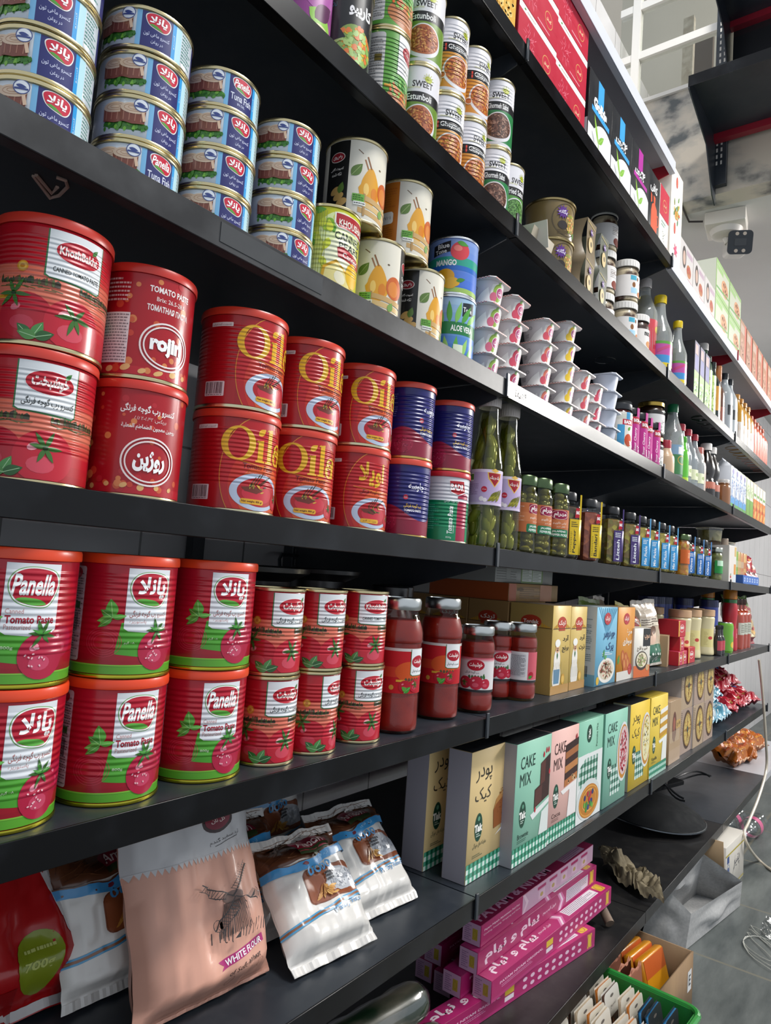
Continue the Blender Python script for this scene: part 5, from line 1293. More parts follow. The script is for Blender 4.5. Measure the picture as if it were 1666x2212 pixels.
def pancake(a, W, H):
    a.rect(0.7, 0.7, W-0.7, 0.66*H, '#e6eae8'); a.gingham(0.06*W, 0.34*H, 0.80*W, 0.62*H, 9, '#0f5a40', '#6f9f8c', '#dfe6e2'); a.poly([(0.8, 0.66*H), (0.8, 0.52*H), (0.42*W, 0.665*H)], '#e6eae8')
    a.ell(0.48*W, 0.20*H, 0.46*W, 0.20*H, '#d4dad8', 36); a.ell(0.50*W, 0.18*H, 0.40*W, 0.165*H, '#c07a24', 32); a.ring(0.50*W, 0.18*H, 0.38*W, 0.15*H, 2.5, '#dfa44c'); a.ring(0.5*W, 0.19*H, 0.28*W, 0.11*H, 2.5, '#e0ac58')
    for i in range(14): a.ell((0.5+random.uniform(-.2, .15))*W, (0.16+random.uniform(-.06, .1))*H, 6, 6, random.choice(('#2c3a7a', '#3d8a3a', '#b8283a', '#6aa83c', '#27306a')), 14)
    a.ell(0.42*W, 0.86*H, 15, 19, '#12402f', 26); a.text('Tak', 0.42*W, 0.86*H, 22, '#f0f0ea', 11, .06, 0, PI/2); a.text('Pancake Mix', 0.74*W, 0.82*H, 50, '#16402f', 9, 0, 0, PI/2)
def tart(col1, col2, ck=True):
    def f(a, W, H):
        a.gingham(0.30*W, 0.10*H, 0.74*W, 0.42*H, 9, '#0f4a3a', '#7fae9c', '#e4ece8')
        a.ell(0.82*W, 0.52*H, 0.27*W, 0.33*H, '#dfe2e2', 36); a.ell(0.83*W, 0.52*H, 0.24*W, 0.30*H, '#c8862c', 34); a.ell(0.84*W, 0.53*H, 0.21*W, 0.27*H, col1, 32); a.specks(0.83*W, 0.53*H, 0.16*W, 0.25*H, 110, col2, 3.6, 2.6)
        a.rect(W-0.6, 0, W+60, H, '#000000'); a.it.pop(); a.bb.pop()
    return f
def layer_cake(a, W, H):
    a.poly([(0.5*W, 0.42*H), (0.99*W, 0.46*H), (0.99*W, 0.42*H), (0.56*W, 0.38*H)], '#eef0ec'); a.poly([(0.68*W, 0.15*H), (0.74*W, 0.40*H), (0.99*W, 0.42*H), (0.99*W, 0.15*H)], '#e8eae4')
    for i, c in enumerate(('#c8962c', '#ece8dc', '#c8962c', '#ece8dc', '#d0a038', '#f0eee6')): a.poly([(0.55*W, (0.45+i*.06)*H), (0.99*W, (0.48+i*.06)*H), (0.99*W, (0.54+i*.06)*H), (0.55*W, (0.51+i*.06)*H)], c)
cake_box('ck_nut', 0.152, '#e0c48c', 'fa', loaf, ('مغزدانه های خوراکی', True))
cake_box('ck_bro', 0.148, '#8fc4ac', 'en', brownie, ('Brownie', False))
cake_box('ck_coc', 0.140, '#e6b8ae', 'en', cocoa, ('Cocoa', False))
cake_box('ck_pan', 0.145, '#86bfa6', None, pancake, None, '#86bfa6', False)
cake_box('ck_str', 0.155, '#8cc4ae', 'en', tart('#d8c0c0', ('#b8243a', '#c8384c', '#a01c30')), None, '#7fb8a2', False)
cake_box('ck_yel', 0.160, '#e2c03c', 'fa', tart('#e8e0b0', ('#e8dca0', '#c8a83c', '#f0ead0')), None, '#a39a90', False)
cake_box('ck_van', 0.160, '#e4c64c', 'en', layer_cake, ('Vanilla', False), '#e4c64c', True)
PROD['ck_str'] = PROD['ck_str']
z4 = ZS['4']
cb = [('ck_nut', 1.043, .034, 'cream cake mix box with seeded loaf, at the front left corner of its shelf', 'front'), ('ck_bro', 1.158, .010, 'mint cake mix box with brownie stack', ''), ('ck_coc', 1.311, .012, 'pink cake mix box with cocoa sandwich', ''),
      ('ck_pan', 1.452, .012, 'mint box with pancakes and checked cloth', ''), ('ck_str', 1.606, .010, 'mint cake mix box with strawberry tart', ''), ('ck_yel', 1.790, .012, 'yellow cake mix box with white fruit tart', ''), ('ck_van', 1.955, .010, 'yellow cake mix box with vanilla layer cake', '')]
nx = 1.037
for k, x, y, lab, _ in cb:
    w = PROD[k][1][0][1]
    put(k, (x if k != 'ck_nut' else 1.0405, y, z4+0.0002), 0, lab, 'box', 'cake mix boxes')
put('ck_nut', (1.033, 0.112, z4+0.0002), 0, 'cream cake mix box standing behind the front cream one', 'box', 'cake mix boxes')
# ---- flour cartons with round badge
def tordak_front(a, W, H, persian=True, chef=True):
    a.ell(0.5*W, 0.80*H, 0.24*W, 0.075*H, '#b83a22', 24); a.text('تردک' if persian else 'Tordak', 0.5*W, 0.80*H, 0.36*W, '#f6ece0', 0.07*H if persian else 0.045*H, 0.03, 0, 0, persian); a.rect(0.33*W, 0.715*H, 0.67*W, 0.745*H, '#b83a22')
    for s in (-1, 1):
        for i in range(4): a.poly([(0.5*W+s*(0.26+i*.05)*W-2, 0.745*H), (0.5*W+s*(0.26+i*.05)*W+2, 0.745*H), (0.5*W+s*(0.26+i*.05)*W+1.6, (0.79-.01*i)*H), (0.5*W+s*(0.26+i*.05)*W-1.6, (0.79-.01*i)*H)], '#d09c30')
    a.rect(0.02*W, 0.735*H, 0.98*W, 0.742*H, '#5a3a1c')
    if chef:
        a.text('آرد', 0.74*W, 0.62*H, 0.34*W, '#3a3018', 0.075*H, 0.02, 0, 0, True); a.text('برنج' if W > 90 else 'ذرت', 0.74*W, 0.50*H, 0.36*W, '#3a3018', 0.075*H, 0.02, 0, 0, True)
        cx = 0.30*W
        a.ell(cx, 0.20*H, 0.22*W, 0.17*H, '#e6e2da', 24); a.ell(cx, 0.38*H, 0.17*W, 0.14*H, '#ece8e0', 24); a.ell(cx, 0.51*H, 0.10*W, 0.045*H, '#d8a882', 18); a.ell(cx, 0.575*H, 0.14*W, 0.045*H, '#f2f0ea', 20); a.rect(cx-.08*W, 0.535*H, cx+.08*W, 0.565*H, '#f2f0ea'); a.ell(cx-0.03*W, 0.515*H, 2, 1.4, '#3a2a1c', 8); a.ell(cx+0.03*W, 0.515*H, 2, 1.4, '#3a2a1c', 8); a.ell(cx, 0.495*H, 5, 1.5, '#5a3a28', 10)
        a.poly([(cx-.16*W, 0.28*H), (cx+.16*W, 0.28*H), (cx+.14*W, 0.12*H), (cx-.14*W, 0.12*H)], '#5f8aa8' if W > 90 else '#e2ded6'); a.leaf(cx, 0.47*H, 14, 7, -1.57, '#3a6a44')
        for i in range(6): a.line(cx-.2*W+i*8, 0.16*H, cx-.2*W+i*8+3, 0.36*H, 0.7, '#8a7a5a')
        a.ell(0.66*W, 0.16*H, 0.10*W, 0.06*H, '#c9983a', 16); a.ell(0.66*W, 0.16*H, 0.07*W, 0.04*H, '#dcb55c', 16); a.rect(0.4, 0.4, W-.4, 0.10*H, '#b58a4c')
def tordak(key, w, d, h, col, chef, persian):
    a = Art(); tordak_front(a, w*1000, h*1000, persian, chef)
    l = Art(); tordak_front(l, d*1000, h*1000, not persian, False)
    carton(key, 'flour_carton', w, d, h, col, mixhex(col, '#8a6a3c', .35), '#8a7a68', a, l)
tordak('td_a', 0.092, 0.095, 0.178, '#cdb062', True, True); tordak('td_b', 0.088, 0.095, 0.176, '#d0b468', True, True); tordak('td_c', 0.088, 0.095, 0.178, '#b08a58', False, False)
put('td_a', (1.325, 0.028, z3), 0.0, 'kraft flour carton with chef, first in front of the kraft row', 'carton', 'kraft flour cartons')
put('td_b', (1.424, 0.030, z3), 0.0, 'kraft flour carton with chef, beside the blue carton', 'carton', 'kraft flour cartons')
for i in range(3): put('td_c', (1.325-0.0*i, 0.128+i*0.098, z3), 0.0, 'plain kraft carton with red badge, %s behind the chef carton' % ORD[i], 'carton', 'kraft flour cartons')
for i in range(2): put('td_c', (1.424, 0.130+i*0.098, z3), 0.0, 'plain kraft carton %s behind the second chef carton' % ORD[i], 'carton', 'kraft flour cartons')
a = Art(); W, H = 135, 176
for i in range(10): a.poly([(67, 110), (10+i*13, 175), (16+i*13, 175)], '#5aa4c4')
a.ell(67, 150, 22, 14, '#b8343a', 24); a.text('تردک', 67, 150, 30, '#f4ece4', 13, .03, 0, 0, True); a.text('جو دوسر', 82, 112, 74, '#1f4a7a', 20, .03, 0, 0, True); a.text('پرک', 90, 84, 50, '#1f4a7a', 24, .03, 0, 0, True); a.fine(40, 66, 110, 74, 2, '#e8f0f4')
a.ell(72, 32, 54, 28, '#e8e4dc', 34); a.ell(72, 33, 45, 22, '#d8cdb8', 30); a.specks(72, 33, 43, 20, 120, ('#c8b48c', '#b54a44', '#e6dcc4', '#7a5a3c'), 4, 2.4); a.leaf(48, 62, 20, 12, 1.2, '#3f8a4c'); a.leaf(56, 60, 16, 10, .3, '#5aa05c'); a.ell(18, 12, 9, 9, '#d8b03a')
l = Art(); l.rect(0, 0, 60, 176, '#cfd4d4'); l.rect(0, 0, 60, 26, '#7ab0c8'); l.bars(16, 20, 44, 44); l.fine(10, 54, 50, 150, 22, '#7a8a90')
carton('oats', 'oat_carton', 0.135, 0.06, 0.176, '#76b4d0', '#76b4d0', '#b8c4c8', a, l)
put('oats', (1.536, 0.016, z3), 0.0, 'light blue oat carton with bowl picture', 'carton')
a = Art(); a.ell(62, 148, 22, 14, '#b8343a', 24); a.text('تردک', 62, 148, 30, '#f4ece4', 13, .03, 0, 0, True); a.text('مرغ', 84, 114, 40, '#f4ecdc', 18, .03, 0, 0, True); a.text('سوخاری', 72, 92, 64, '#f4ecdc', 20, .03, 0, 0, True)
for x, y in ((46, 52), (70, 46), (84, 34), (58, 34)): a.ell(x, y, 14, 22, '#b8602c', 20, .4); a.ell(x-4, y+5, 6, 11, '#d08a4c', 14, .4)
a.rect(.5, .5, 124, 22, '#d8d4cc'); a.tomato(96, 24, 15, '#b03a34', '#d8806c', False); a.leaf(8, 40, 24, 14, 1.2, '#4f8a3c')
carton('crumb', 'crumb_carton', 0.125, 0.06, 0.176, '#d08a2c', '#c47c26', '#b8a080', a, None)
put('crumb', (1.678, 0.016, z3), 0.0, 'orange carton with fried chicken picture', 'carton')
a = Art(); W, H = 96, 124
a.rect(.5, .5, 95, 30, '#d0662c'); a.rect(52, 78, 95, 123, '#1c1c1c'); a.text('سوپ', 74, 100, 30, '#e8b898', 16, .02, 0, 0, True); a.text('شیر و قارچ', 48, 72, 60, '#6a5a44', 14, .01, 0, 0, True); a.ell(46, 42, 36, 24, '#3a2c20', 28); a.ell(46, 44, 31, 19, '#e2d8bc', 26); a.specks(46, 44, 28, 17, 50, ('#b8a070', '#7a6a44', '#8aa05a'), 3.6, 2.2); a.ell(80, 24, 10, 8, '#c8a070')
carton('soup', 'soup_packet', 0.096, 0.035, 0.124, '#e2ddd2', '#d8d2c6', '#c8c4b8', a, None)
put('soup', (1.79, -0.001+0.012, z3), -0.12, 'white and orange soup packet with black corner', 'packet')
# cartons lying on top of the kraft row
a = Art(); a.fine(6, 6, 120, 46, 6, '#8a8a84'); a.rrect(60, 10, 84, 44, 4, '#9c9e98'); a.rect(150, 0.5, 290, 51, '#7a9a50'); a.rect(156, 6, 218, 46, '#dfe4dc'); a.rect(222, 6, 282, 46, '#dfe4dc'); a.fine(158, 8, 216, 44, 8, '#8a9a80'); a.fine(224, 8, 280, 44, 8, '#8a9a80')
carton('flatgreen', 'carton', 0.29, 0.2, 0.042, '#a9aba6', '#a9aba6', '#7a9a50', a.shift(0, 0, 0.8), None)
a = Art(); a.rect(0.5, .5, 40, 43, '#b5582c'); a.fine(60, 6, 180, 38, 6, '#8a6a44'); a.text('GARDEN', 62, 30, 34, '#4a3a24', 8, .01); a.rect(180, .5, 254, 43, '#bd7f5a')
carton('flatorange', 'carton', 0.255, 0.2, 0.038, '#b89468', '#b5582c', '#a88458', a.shift(0, 0, 0.86), None)
zt_ = z3+0.1782
put('flatorange', (1.335, 0.135, zt_), 0.0, 'orange and kraft carton lying flat on the kraft row', 'carton'); put('flatgreen', (1.30, 0.150, zt_+0.0385), 0.0, 'grey and green carton lying on the orange one under the shelf', 'carton')
# ---- pizza dough boxes
def dough_box(key, col, cols):
    a = Art(); a.rect(.5, .5, 139, 136, col)
    a.ell(84, 70, 54, 60, '#4a3428', 36); a.ell(86, 70, 46, 52, '#b89a5c', 34); a.ell(86, 70, 38, 44, '#c8ae68', 30)
    for i in range(8): a.leaf(86, 70, 40, 8, i*PI/4, cols[i % 2])
    a.ell(86, 70, 9, 11, '#3a4a44', 18); a.ring(86, 70, 46, 52, 2.2, '#8a6434', 34); a.fine(4, 60, 26, 130, 12, '#7a6a58'); a.specks(86, 70, 44, 50, 60, ('#7a4a2c', '#e0cc90'), 2.2, 1.4)
    carton(key, 'dough_box', 0.14, 0.14, 0.1365, '#a08a78', '#c0b8b4', '#8a7868', a, None)
dough_box('dough_a', '#a89284', ('#9a6a34', '#d8b860')); dough_box('dough_b', '#b09a80', ('#8a5c30', '#e0c470'))
a = Art(); a.rect(.5, .5, 124, 180, '#b89a78'); a.ell(52, 104, 22, 44, '#6a3a2c', 24); a.ell(50, 112, 12, 20, '#a8604c', 18); a.rect(70, 96, 120, 120, '#c9a462'); a.text('قارچ', 96, 108, 36, '#5a4024', 14, .02, 0, 0, True)
for i in range(7): a.line(20+i*14, 60, 18+i*14, 92, 4, '#d8c8b0')
a.rect(.5, .5, 124, 40, '#c0a488')
carton('kraftpkt', 'kraft_packet', 0.125, 0.05, 0.18, '#b0967a', None, None, a, None, None, 'film')
put('kraftpkt', (2.155, 0.014, z4), 0.0, 'clear-wrapped kraft packet right of the yellow cake boxes', 'packet')
for i in range(3):
    for j in range(2):
        put(('dough_a', 'dough_b')[(i+j) % 2], (2.305+i*0.1425+0.002, 0.018+(0.0 if i else 0.004), z4+j*0.1368), 0.0, '%s dough box with round picture, %s column of three' % (('lower', 'upper')[j], ('left', 'middle', 'right')[i]), 'box', 'round-picture dough boxes')
# ---- pink foil boxes
def foil_box():
    L, s = 300, 50
    f = Art(); f.rect(.4, .4, L-.4, s-.4, '#a81c62'); f.rect(.4, .4, L-.4, 8, '#b02c70')
    f.text('PAYAM NIYAM ORIGINAL', 62, 32, 92, '#e6b8d0', 6, .03); f.fine(20, 18, 84, 26, 2, '#d088b0'); f.rect(116, 24, 132, 40, '#d8b83a'); f.rect(116, 10, 132, 21, '#e4d8e0')
    for i in range(9): f.ell(152+i*14, 34, 4, 5, '#e2c0d4', 12); f.ell(152+i*14, 16, 4, 5, '#e2c0d4', 12)
    f.rect(282, 6, 292, 44, '#d8b83a'); f.ring(287, 25, 5, 19, 1, '#a81c62')
    t = Art(); t.rect(.4, .4, L-.4, s-.4, '#b0246a'); t.text('پیام و نیام', 62, 26, 98, '#f4e4ee', 34, .03, 0, 0, True); t.text('فویل آلومینیوم', 132, 26, 30, '#f0d8e6', 12, .02, 0, 0, True)
    for i, c in enumerate(('#d88ab4', '#f0dce8', '#cf6aa0')): t.poly([(152+i*4, .5), (156+i*4, .5), (168+i*4, 25), (160+i*4, s-.5), (156+i*4, s-.5), (164+i*4, 25)], c)
    t.rect(182, 10, 268, 40, '#e6dfe6'); t.fine(184, 12, 266, 38, 5, '#8a7a8a'); t.rrect(274, 8, 290, 42, 4, '#d8b83a'); t.ring(282, 25, 6, 15, 1, '#a81c62')
    e = Art(); e.rect(.4, .4, s-.4, s-.4, '#c8a0c0'); e.fine(6, 6, 24, 44, 8, '#8a6a90'); e.rect(28, 12, 42, 38, '#b8a03c'); e.ring(35, 25, 5, 9, .8, '#9a8430')
    return f, t, e
f_, t_, e_ = foil_box()
def stretch(a, kx, ky):
    o = Art()
    for (v, f, c, l), (b, q) in zip(a.it, a.bb):
        o.it.append(([(x*kx, y*ky) for x, y in v], f, c, l)); o.bb.append(((b[0]*kx, b[1]*ky, b[2]*kx, b[3]*ky), q))
    return o
f2 = Art(); f2.rect(.4, .4, 299.6, 49.6, '#c8a4bc'); f2.rect(.4, .4, 92, 49.6, '#a81c62'); f2.text('Payam Niyam Aluminium Foil For', 46, 34, 78, '#e8c8d8', 6.5, .02); f2.text('Cooking, Freezing, Wrapping and More', 46, 24, 80, '#e8c8d8', 5.6, .0)
f2.poly([(92, .4), (97, .4), (107, 25), (97, 49.6), (92, 49.6), (101, 25)], '#e0c4d4')
for i in range(5): f2.rect(130+i*32, 34, 152+i*32, 42, '#a81c62'); f2.rect(133+i*32, 8, 150+i*32, 30, '#d8b8cc'); f2.ell(141+i*32, 18, 4, 6, '#b8a060', 12)
t2 = Art(); t2.rect(.4, .4, 299.6, 49.6, '#7a1440'); t2.text('PAYAM & NIYAM', 92, 25, 170, '#b88aa8', 30, .03); t2.rect(212, 6, 276, 44, '#9a7a94'); t2.fine(214, 8, 274, 42, 5, '#6a4a64')
f3 = Art(); f3.rect(.4, .4, 299.6, 49.6, '#a81c62'); f3.text('پیام و نیام', 74, 26, 120, '#f0dce8', 34, .03, 0, 0, True); f3.text('فویل آلومینیوم', 160, 26, 34, '#f0d8e6', 12, .02, 0, 0, True)
for i, c in enumerate(('#d88ab4', '#f0dce8', '#cf6aa0')): f3.poly([(182+i*4, .5), (186+i*4, .5), (194+i*4, 25), (184+i*4, 49.5), (180+i*4, 49.5), (189+i*4, 25)], c)
f3.rect(206, 8, 272, 42, '#d2c6d2'); f3.fine(208, 10, 270, 40, 6, '#8a7a8a'); f3.rect(278, 6, 290, 44, '#d8b83a'); f3.ring(284, 25, 5, 19, 1, '#a81c62')
FL, FS = 0.585, 0.0398; kx, ky = 1.95, 0.796
for k, fr_, tp_, tc in (('foil', f_, t_, '#b0246a'), ('foil_b', f2, t2, '#7a1440'), ('foil_c', f3, t_, '#b0246a')):
    carton(k, 'foil_box', FL, FS, FS, '#a81c62', '#c8a0c0', tc, stretch(fr_, kx, ky), stretch(e_, ky, ky), stretch(tp_, kx, ky))
z5 = ZS['5']
qx = on_z(980, 2050, z5+2*FS+.001)
fo = [('foil', 1.094, 0.115, 0, -0.135, 'pink foil box lying lowest and nearest the shelf edge, at a slant'), ('foil', 1.265, 0.176, 0, -0.02, 'pink foil box flat on the shelf at the back of the pile'),
      ('foil', 1.242, 0.076, 1, -0.039, 'pink foil box in the second layer with a white panel on its lid'), ('foil', 1.215, 0.126, 1, -0.03, 'pink foil box in the second layer, covered by two others'),
      ('foil_c', 1.238, 0.106, 2, -0.024, 'pink foil box third from the shelf, under the dark-topped box'), ('foil_b', 1.256, 0.112, 3, -0.004, 'dark-topped foil box with pale lettering on top of the pile'),
      ('foil_c', qx.x, qx.y+.03, 2, -0.02, 'foil box half hidden at the far back left of the pile'), ('foil', 1.28, 0.230, 0, 0.0, 'foil box under the back left one, on the shelf'), ('foil', 1.28, 0.210, 1, 0.0, 'foil box under the back left one, in the second layer')]
for k, x, y, lv, rz, lab in fo: put(k, (x, y, z5+lv*(FS+.0012)+.0002), rz, lab, 'box', 'pink foil boxes')
# ---- tea cartons on the top shelf
zT = ZS['t']
def tea_red(w, h):
    a = Art(); W, H = w*1000, h*1000
    a.rect(.5, .5, W-.5, H-.5, '#b01834'); a.rect(.5, 0.34*H, W-.5, 0.62*H, '#b01834'); a.rect(.5, H-15, W-.5, H-1, '#e8e4de'); a.leaf(0.12*W, H-9, 9, 4, 0.3, '#3f8a3c'); a.fine(0.2*W, H-10, 0.5*W, H-6, 1, '#8a7a70')
    for i in range(26): a.leaf(0.30*W+random.uniform(-16, 16), 0.42*H+random.uniform(-18, 18), 13, 1.6, random.uniform(0, 6.2), '#d86a7c')
    a.ell(0.74*W, 0.42*H, 17, 16, '#c89a5a', 24); a.ell(0.74*W, 0.42*H, 15.5, 14.5, '#b81a38', 24); a.text('گلستان', 0.74*W, 0.42*H, 20, '#e8cfa0', 9, .03, 0, 0, True); a.fine(0.45*W, 8, 0.8*W, 14, 1, '#e0a0ac')
    return a
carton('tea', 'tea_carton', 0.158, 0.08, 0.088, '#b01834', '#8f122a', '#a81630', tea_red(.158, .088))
x0 = on_y(1116, 40, .012).x
for i in range(2):
    for j in range(3):
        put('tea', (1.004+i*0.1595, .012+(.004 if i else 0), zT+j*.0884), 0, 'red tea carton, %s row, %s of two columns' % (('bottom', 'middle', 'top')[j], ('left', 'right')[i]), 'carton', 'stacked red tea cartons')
def golkis(key, c, word, persian):
    a = Art(); W, H = 138, 172
    a.rect(.5, .5, W-.5, H-.5, '#16191e'); p = [(.5, .5), (W-.5, .5), (W-.5, 52)]
    for i in range(13): p.append((W-.5-i*11.4, 52+30*math.sin(PI*min(1, (i+2)/11.0))**.8*(1 if i < 11 else 1)))
    p.append((.5, 74)); a.poly(p, '#d9dbdc')
    a.rect(50, 118, 84, H-.6, c); a.text(word, 66, 112, 78, '#f2f4f4', 26 if not persian else 34, .06, 0, 0, persian); a.rect(18, 88, 122, 99, c)
    a.leaf(62, 30, 62, 11, 2.05, '#86b83a', '#cfe88c'); a.leaf(64, 34, 40, 14, 0.75, '#7ab040', '#b8dc78'); a.line(62, 14, 64, 44, 3, '#9cc06a'); a.leaf(40, 22, 26, 7, 2.3, '#a9adae'); a.rect(30, 6, 100, 16, c)
    l = Art(); l.rect(.5, .5, 69, 60, '#cfd2d4')
    carton(key, 'drink_powder_carton', .138, .07, .172, '#16191e', '#16191e', '#16191e', a, l)
golkis('gk_a', '#3a9ad8', 'Golkis', False); golkis('gk_b', '#3a9ad8', 'گلکیس', True); golkis('gk_c', '#a82a94', 'گلکیس', True)
put('gk_a', (1.331, .012, zT), 0, 'black and white carton with blue tab, beside the red tea', 'carton'); put('gk_b', (1.472, .012, zT), 0, 'black and white carton with blue tab, second from the red tea', 'carton'); put('gk_c', (1.613, .012, zT), 0, 'black and white carton with purple tab', 'carton')
a = Art(); a.text('کافی', 46, 130, 60, '#e8e8e8', 30, .03, 0, 0, True)
a.poly([(30, 20), (80, 20), (84, 50), (76, 84), (60, 92), (62, 112), (44, 112), (48, 92), (34, 84), (28, 64)], '#d2522c'); a.poly([(24, 84), (34, 90), (32, 108), (22, 112)], '#d2522c'); a.ring(84, 56, 12, 16, 3.5, '#d2522c'); a.fine(10, 6, 40, 14, 2, '#8a8a8a')
carton('gk_d', 'coffee_carton', .098, .07, .172, '#1b1d20', '#1b1d20', '#1b1d20', a)
put('gk_d', (1.749, .012, zT), 0, 'black carton with orange coffee pot drawing', 'carton')
a = Art(); a.rect(.5, 92, 85, 176, '#b81c38'); a.ell(46, 130, 20, 17, '#c89a5a', 24); a.ell(46, 130, 18, 15, '#b81a38', 24); a.text('گلستان', 46, 130, 24, '#e8cfa0', 10, .03, 0, 0, True)
for i in range(22): a.leaf(40+random.uniform(-12, 16), 36+random.uniform(-12, 20), 10, 1.2, random.uniform(0, 6.2), '#7a8a84')
for i in range(5): a.leaf(72, 14, 12, 5, i*1.25, '#d0406a')
a.fine(20, 66, 60, 84, 2, '#8ab0a4')
carton('tea_w', 'tea_carton', .086, .08, .177, '#e6dfd4', '#e6dfd4', '#e6dfd4', a)
l = Art()
for x, y in ((52, 250), (44, 110)): l.ell(x, y, 9, 17, '#b8302c', 18); l.ell(x, y, 6, 12, '#d8604c', 16)
for i in range(22): l.leaf(56+random.uniform(-30, 22), 180+random.uniform(-40, 24), 22, 9, random.uniform(0, 6), random.choice(('#c8a838', '#d8602c', '#5a8a3a', '#3f7a44', '#d89a34')))
for i in range(6): l.leaf(60, 50, 22, 9, i*1.05, '#d0406a')
carton('tea_f', 'floral_carton', .115, .10, .285, '#e9e3d8', '#e6e0d6', '#e9e3d8', l)
put('tea_f', (1.948, .010, zT), 0, 'tall white carton with flower print standing at the joint of the top shelf', 'carton')
put('tea_w', (1.852, .012, zT), 0, 'red and white tea carton beside the black cartons, at the shelf end', 'carton')
# clear bag of snacks at the left end of that shelf
bg_ = MB()
for i in range(3): pass
a = Art(); a.rect(0.5, .5, 150, 120, '#d8a84a'); a.specks(75, 60, 72, 58, 260, ('#e0b85c', '#c08a30', '#ecca7c'), 5, 3.2); a.rect(.5, 84, 150, 120, '#c8a860'); a.rect(20, 98, 90, 106, '#4a8a3c'); a.rect(.5, .5, 150, 20, '#c89a80')
carton('cornbag', 'snack_bag', .15, .07, .14, '#d8a84a', None, None, a, None, None, 'film', .012)
put('cornbag', (.846, .014, zT), 0, 'yellow snack bag left of the red tea cartons', 'bag')
# wrapped packs, green cartons and orange cartons on the white-edged shelf
def photo_pack(c, c2, cols):
    a = Art(); a.rect(.5, .5, 149, 124, c); a.ell(44, 78, 22, 34, '#3c3230', 22); a.ell(44, 76, 15, 22, '#c8a898', 20); a.ell(100, 52, 26, 20, cols[0], 20); a.specks(100, 52, 24, 18, 30, cols, 4, 3); a.rect(70, 96, 140, 112, c2); a.rect(86, 10, 140, 26, cols[1])
    return a
carton('wrap', 'wrapped_pack', .15, .08, .125, '#cfcac8', '#d4d0ce', '#d8d4d2', photo_pack('#cfcac8', '#b8a0b0', ('#b8703c', '#b83a3c')), None, None, 'film', .004)
for i in range(3): put('wrap', (2.075+i*.152, .014, zT), 0, 'clear-wrapped pack with face picture, %s along the white-edged shelf' % ORD[i], 'pack', 'clear-wrapped packs')
a = Art(); W, H = 215, 125
a.rect(.5, .5, W-.5, H-.5, '#8fb46c'); a.rect(10, 14, W-8, H-14, '#b8bca8'); a.ell(140, 56, 54, 30, '#c88a5c', 26); a.specks(140, 56, 50, 26, 60, ('#b8703c', '#d8a878', '#8a5a3c'), 6, 4); a.rect(14, 90, 110, 108, '#8fb46c'); a.line(10, 26, 205, 40, 6, '#5a9a44')
carton('greenbox', 'green_carton', .215, .2, .125, '#9cba7c', '#c4c8b8', '#a8c488', a)
for j in range(2):
    put('greenbox', (2.535, .014, zT+j*.1255), 0, '%s green carton in the near pair on the white-edged shelf' % ('lower', 'upper')[j], 'carton', 'green cartons')
    put('greenbox', (2.757, .014, zT+j*.1255), 0, '%s green carton in the far pair on the white-edged shelf' % ('lower', 'upper')[j], 'carton', 'green cartons')
a = Art(); a.rect(.5, .5, 119, 179, '#a87a5c'); a.rect(92, .5, 119, 179, '#d0604a'); a.ell(44, 70, 32, 40, '#b88a70', 22); a.rect(10, 130, 84, 164, '#b8a090'); a.specks(44, 70, 30, 38, 40, ('#c8a08a', '#8a5a44'), 6, 4)
carton('orangebox', 'orange_carton', .12, .16, .18, '#b07a5c', '#b8846a', '#b89078', a)
for i in range(6): put('orangebox', (2.975+i*.133, .014, zT), 0, 'orange-edged carton, %s from the green cartons' % ORD[i], 'carton', 'orange-edged cartons')
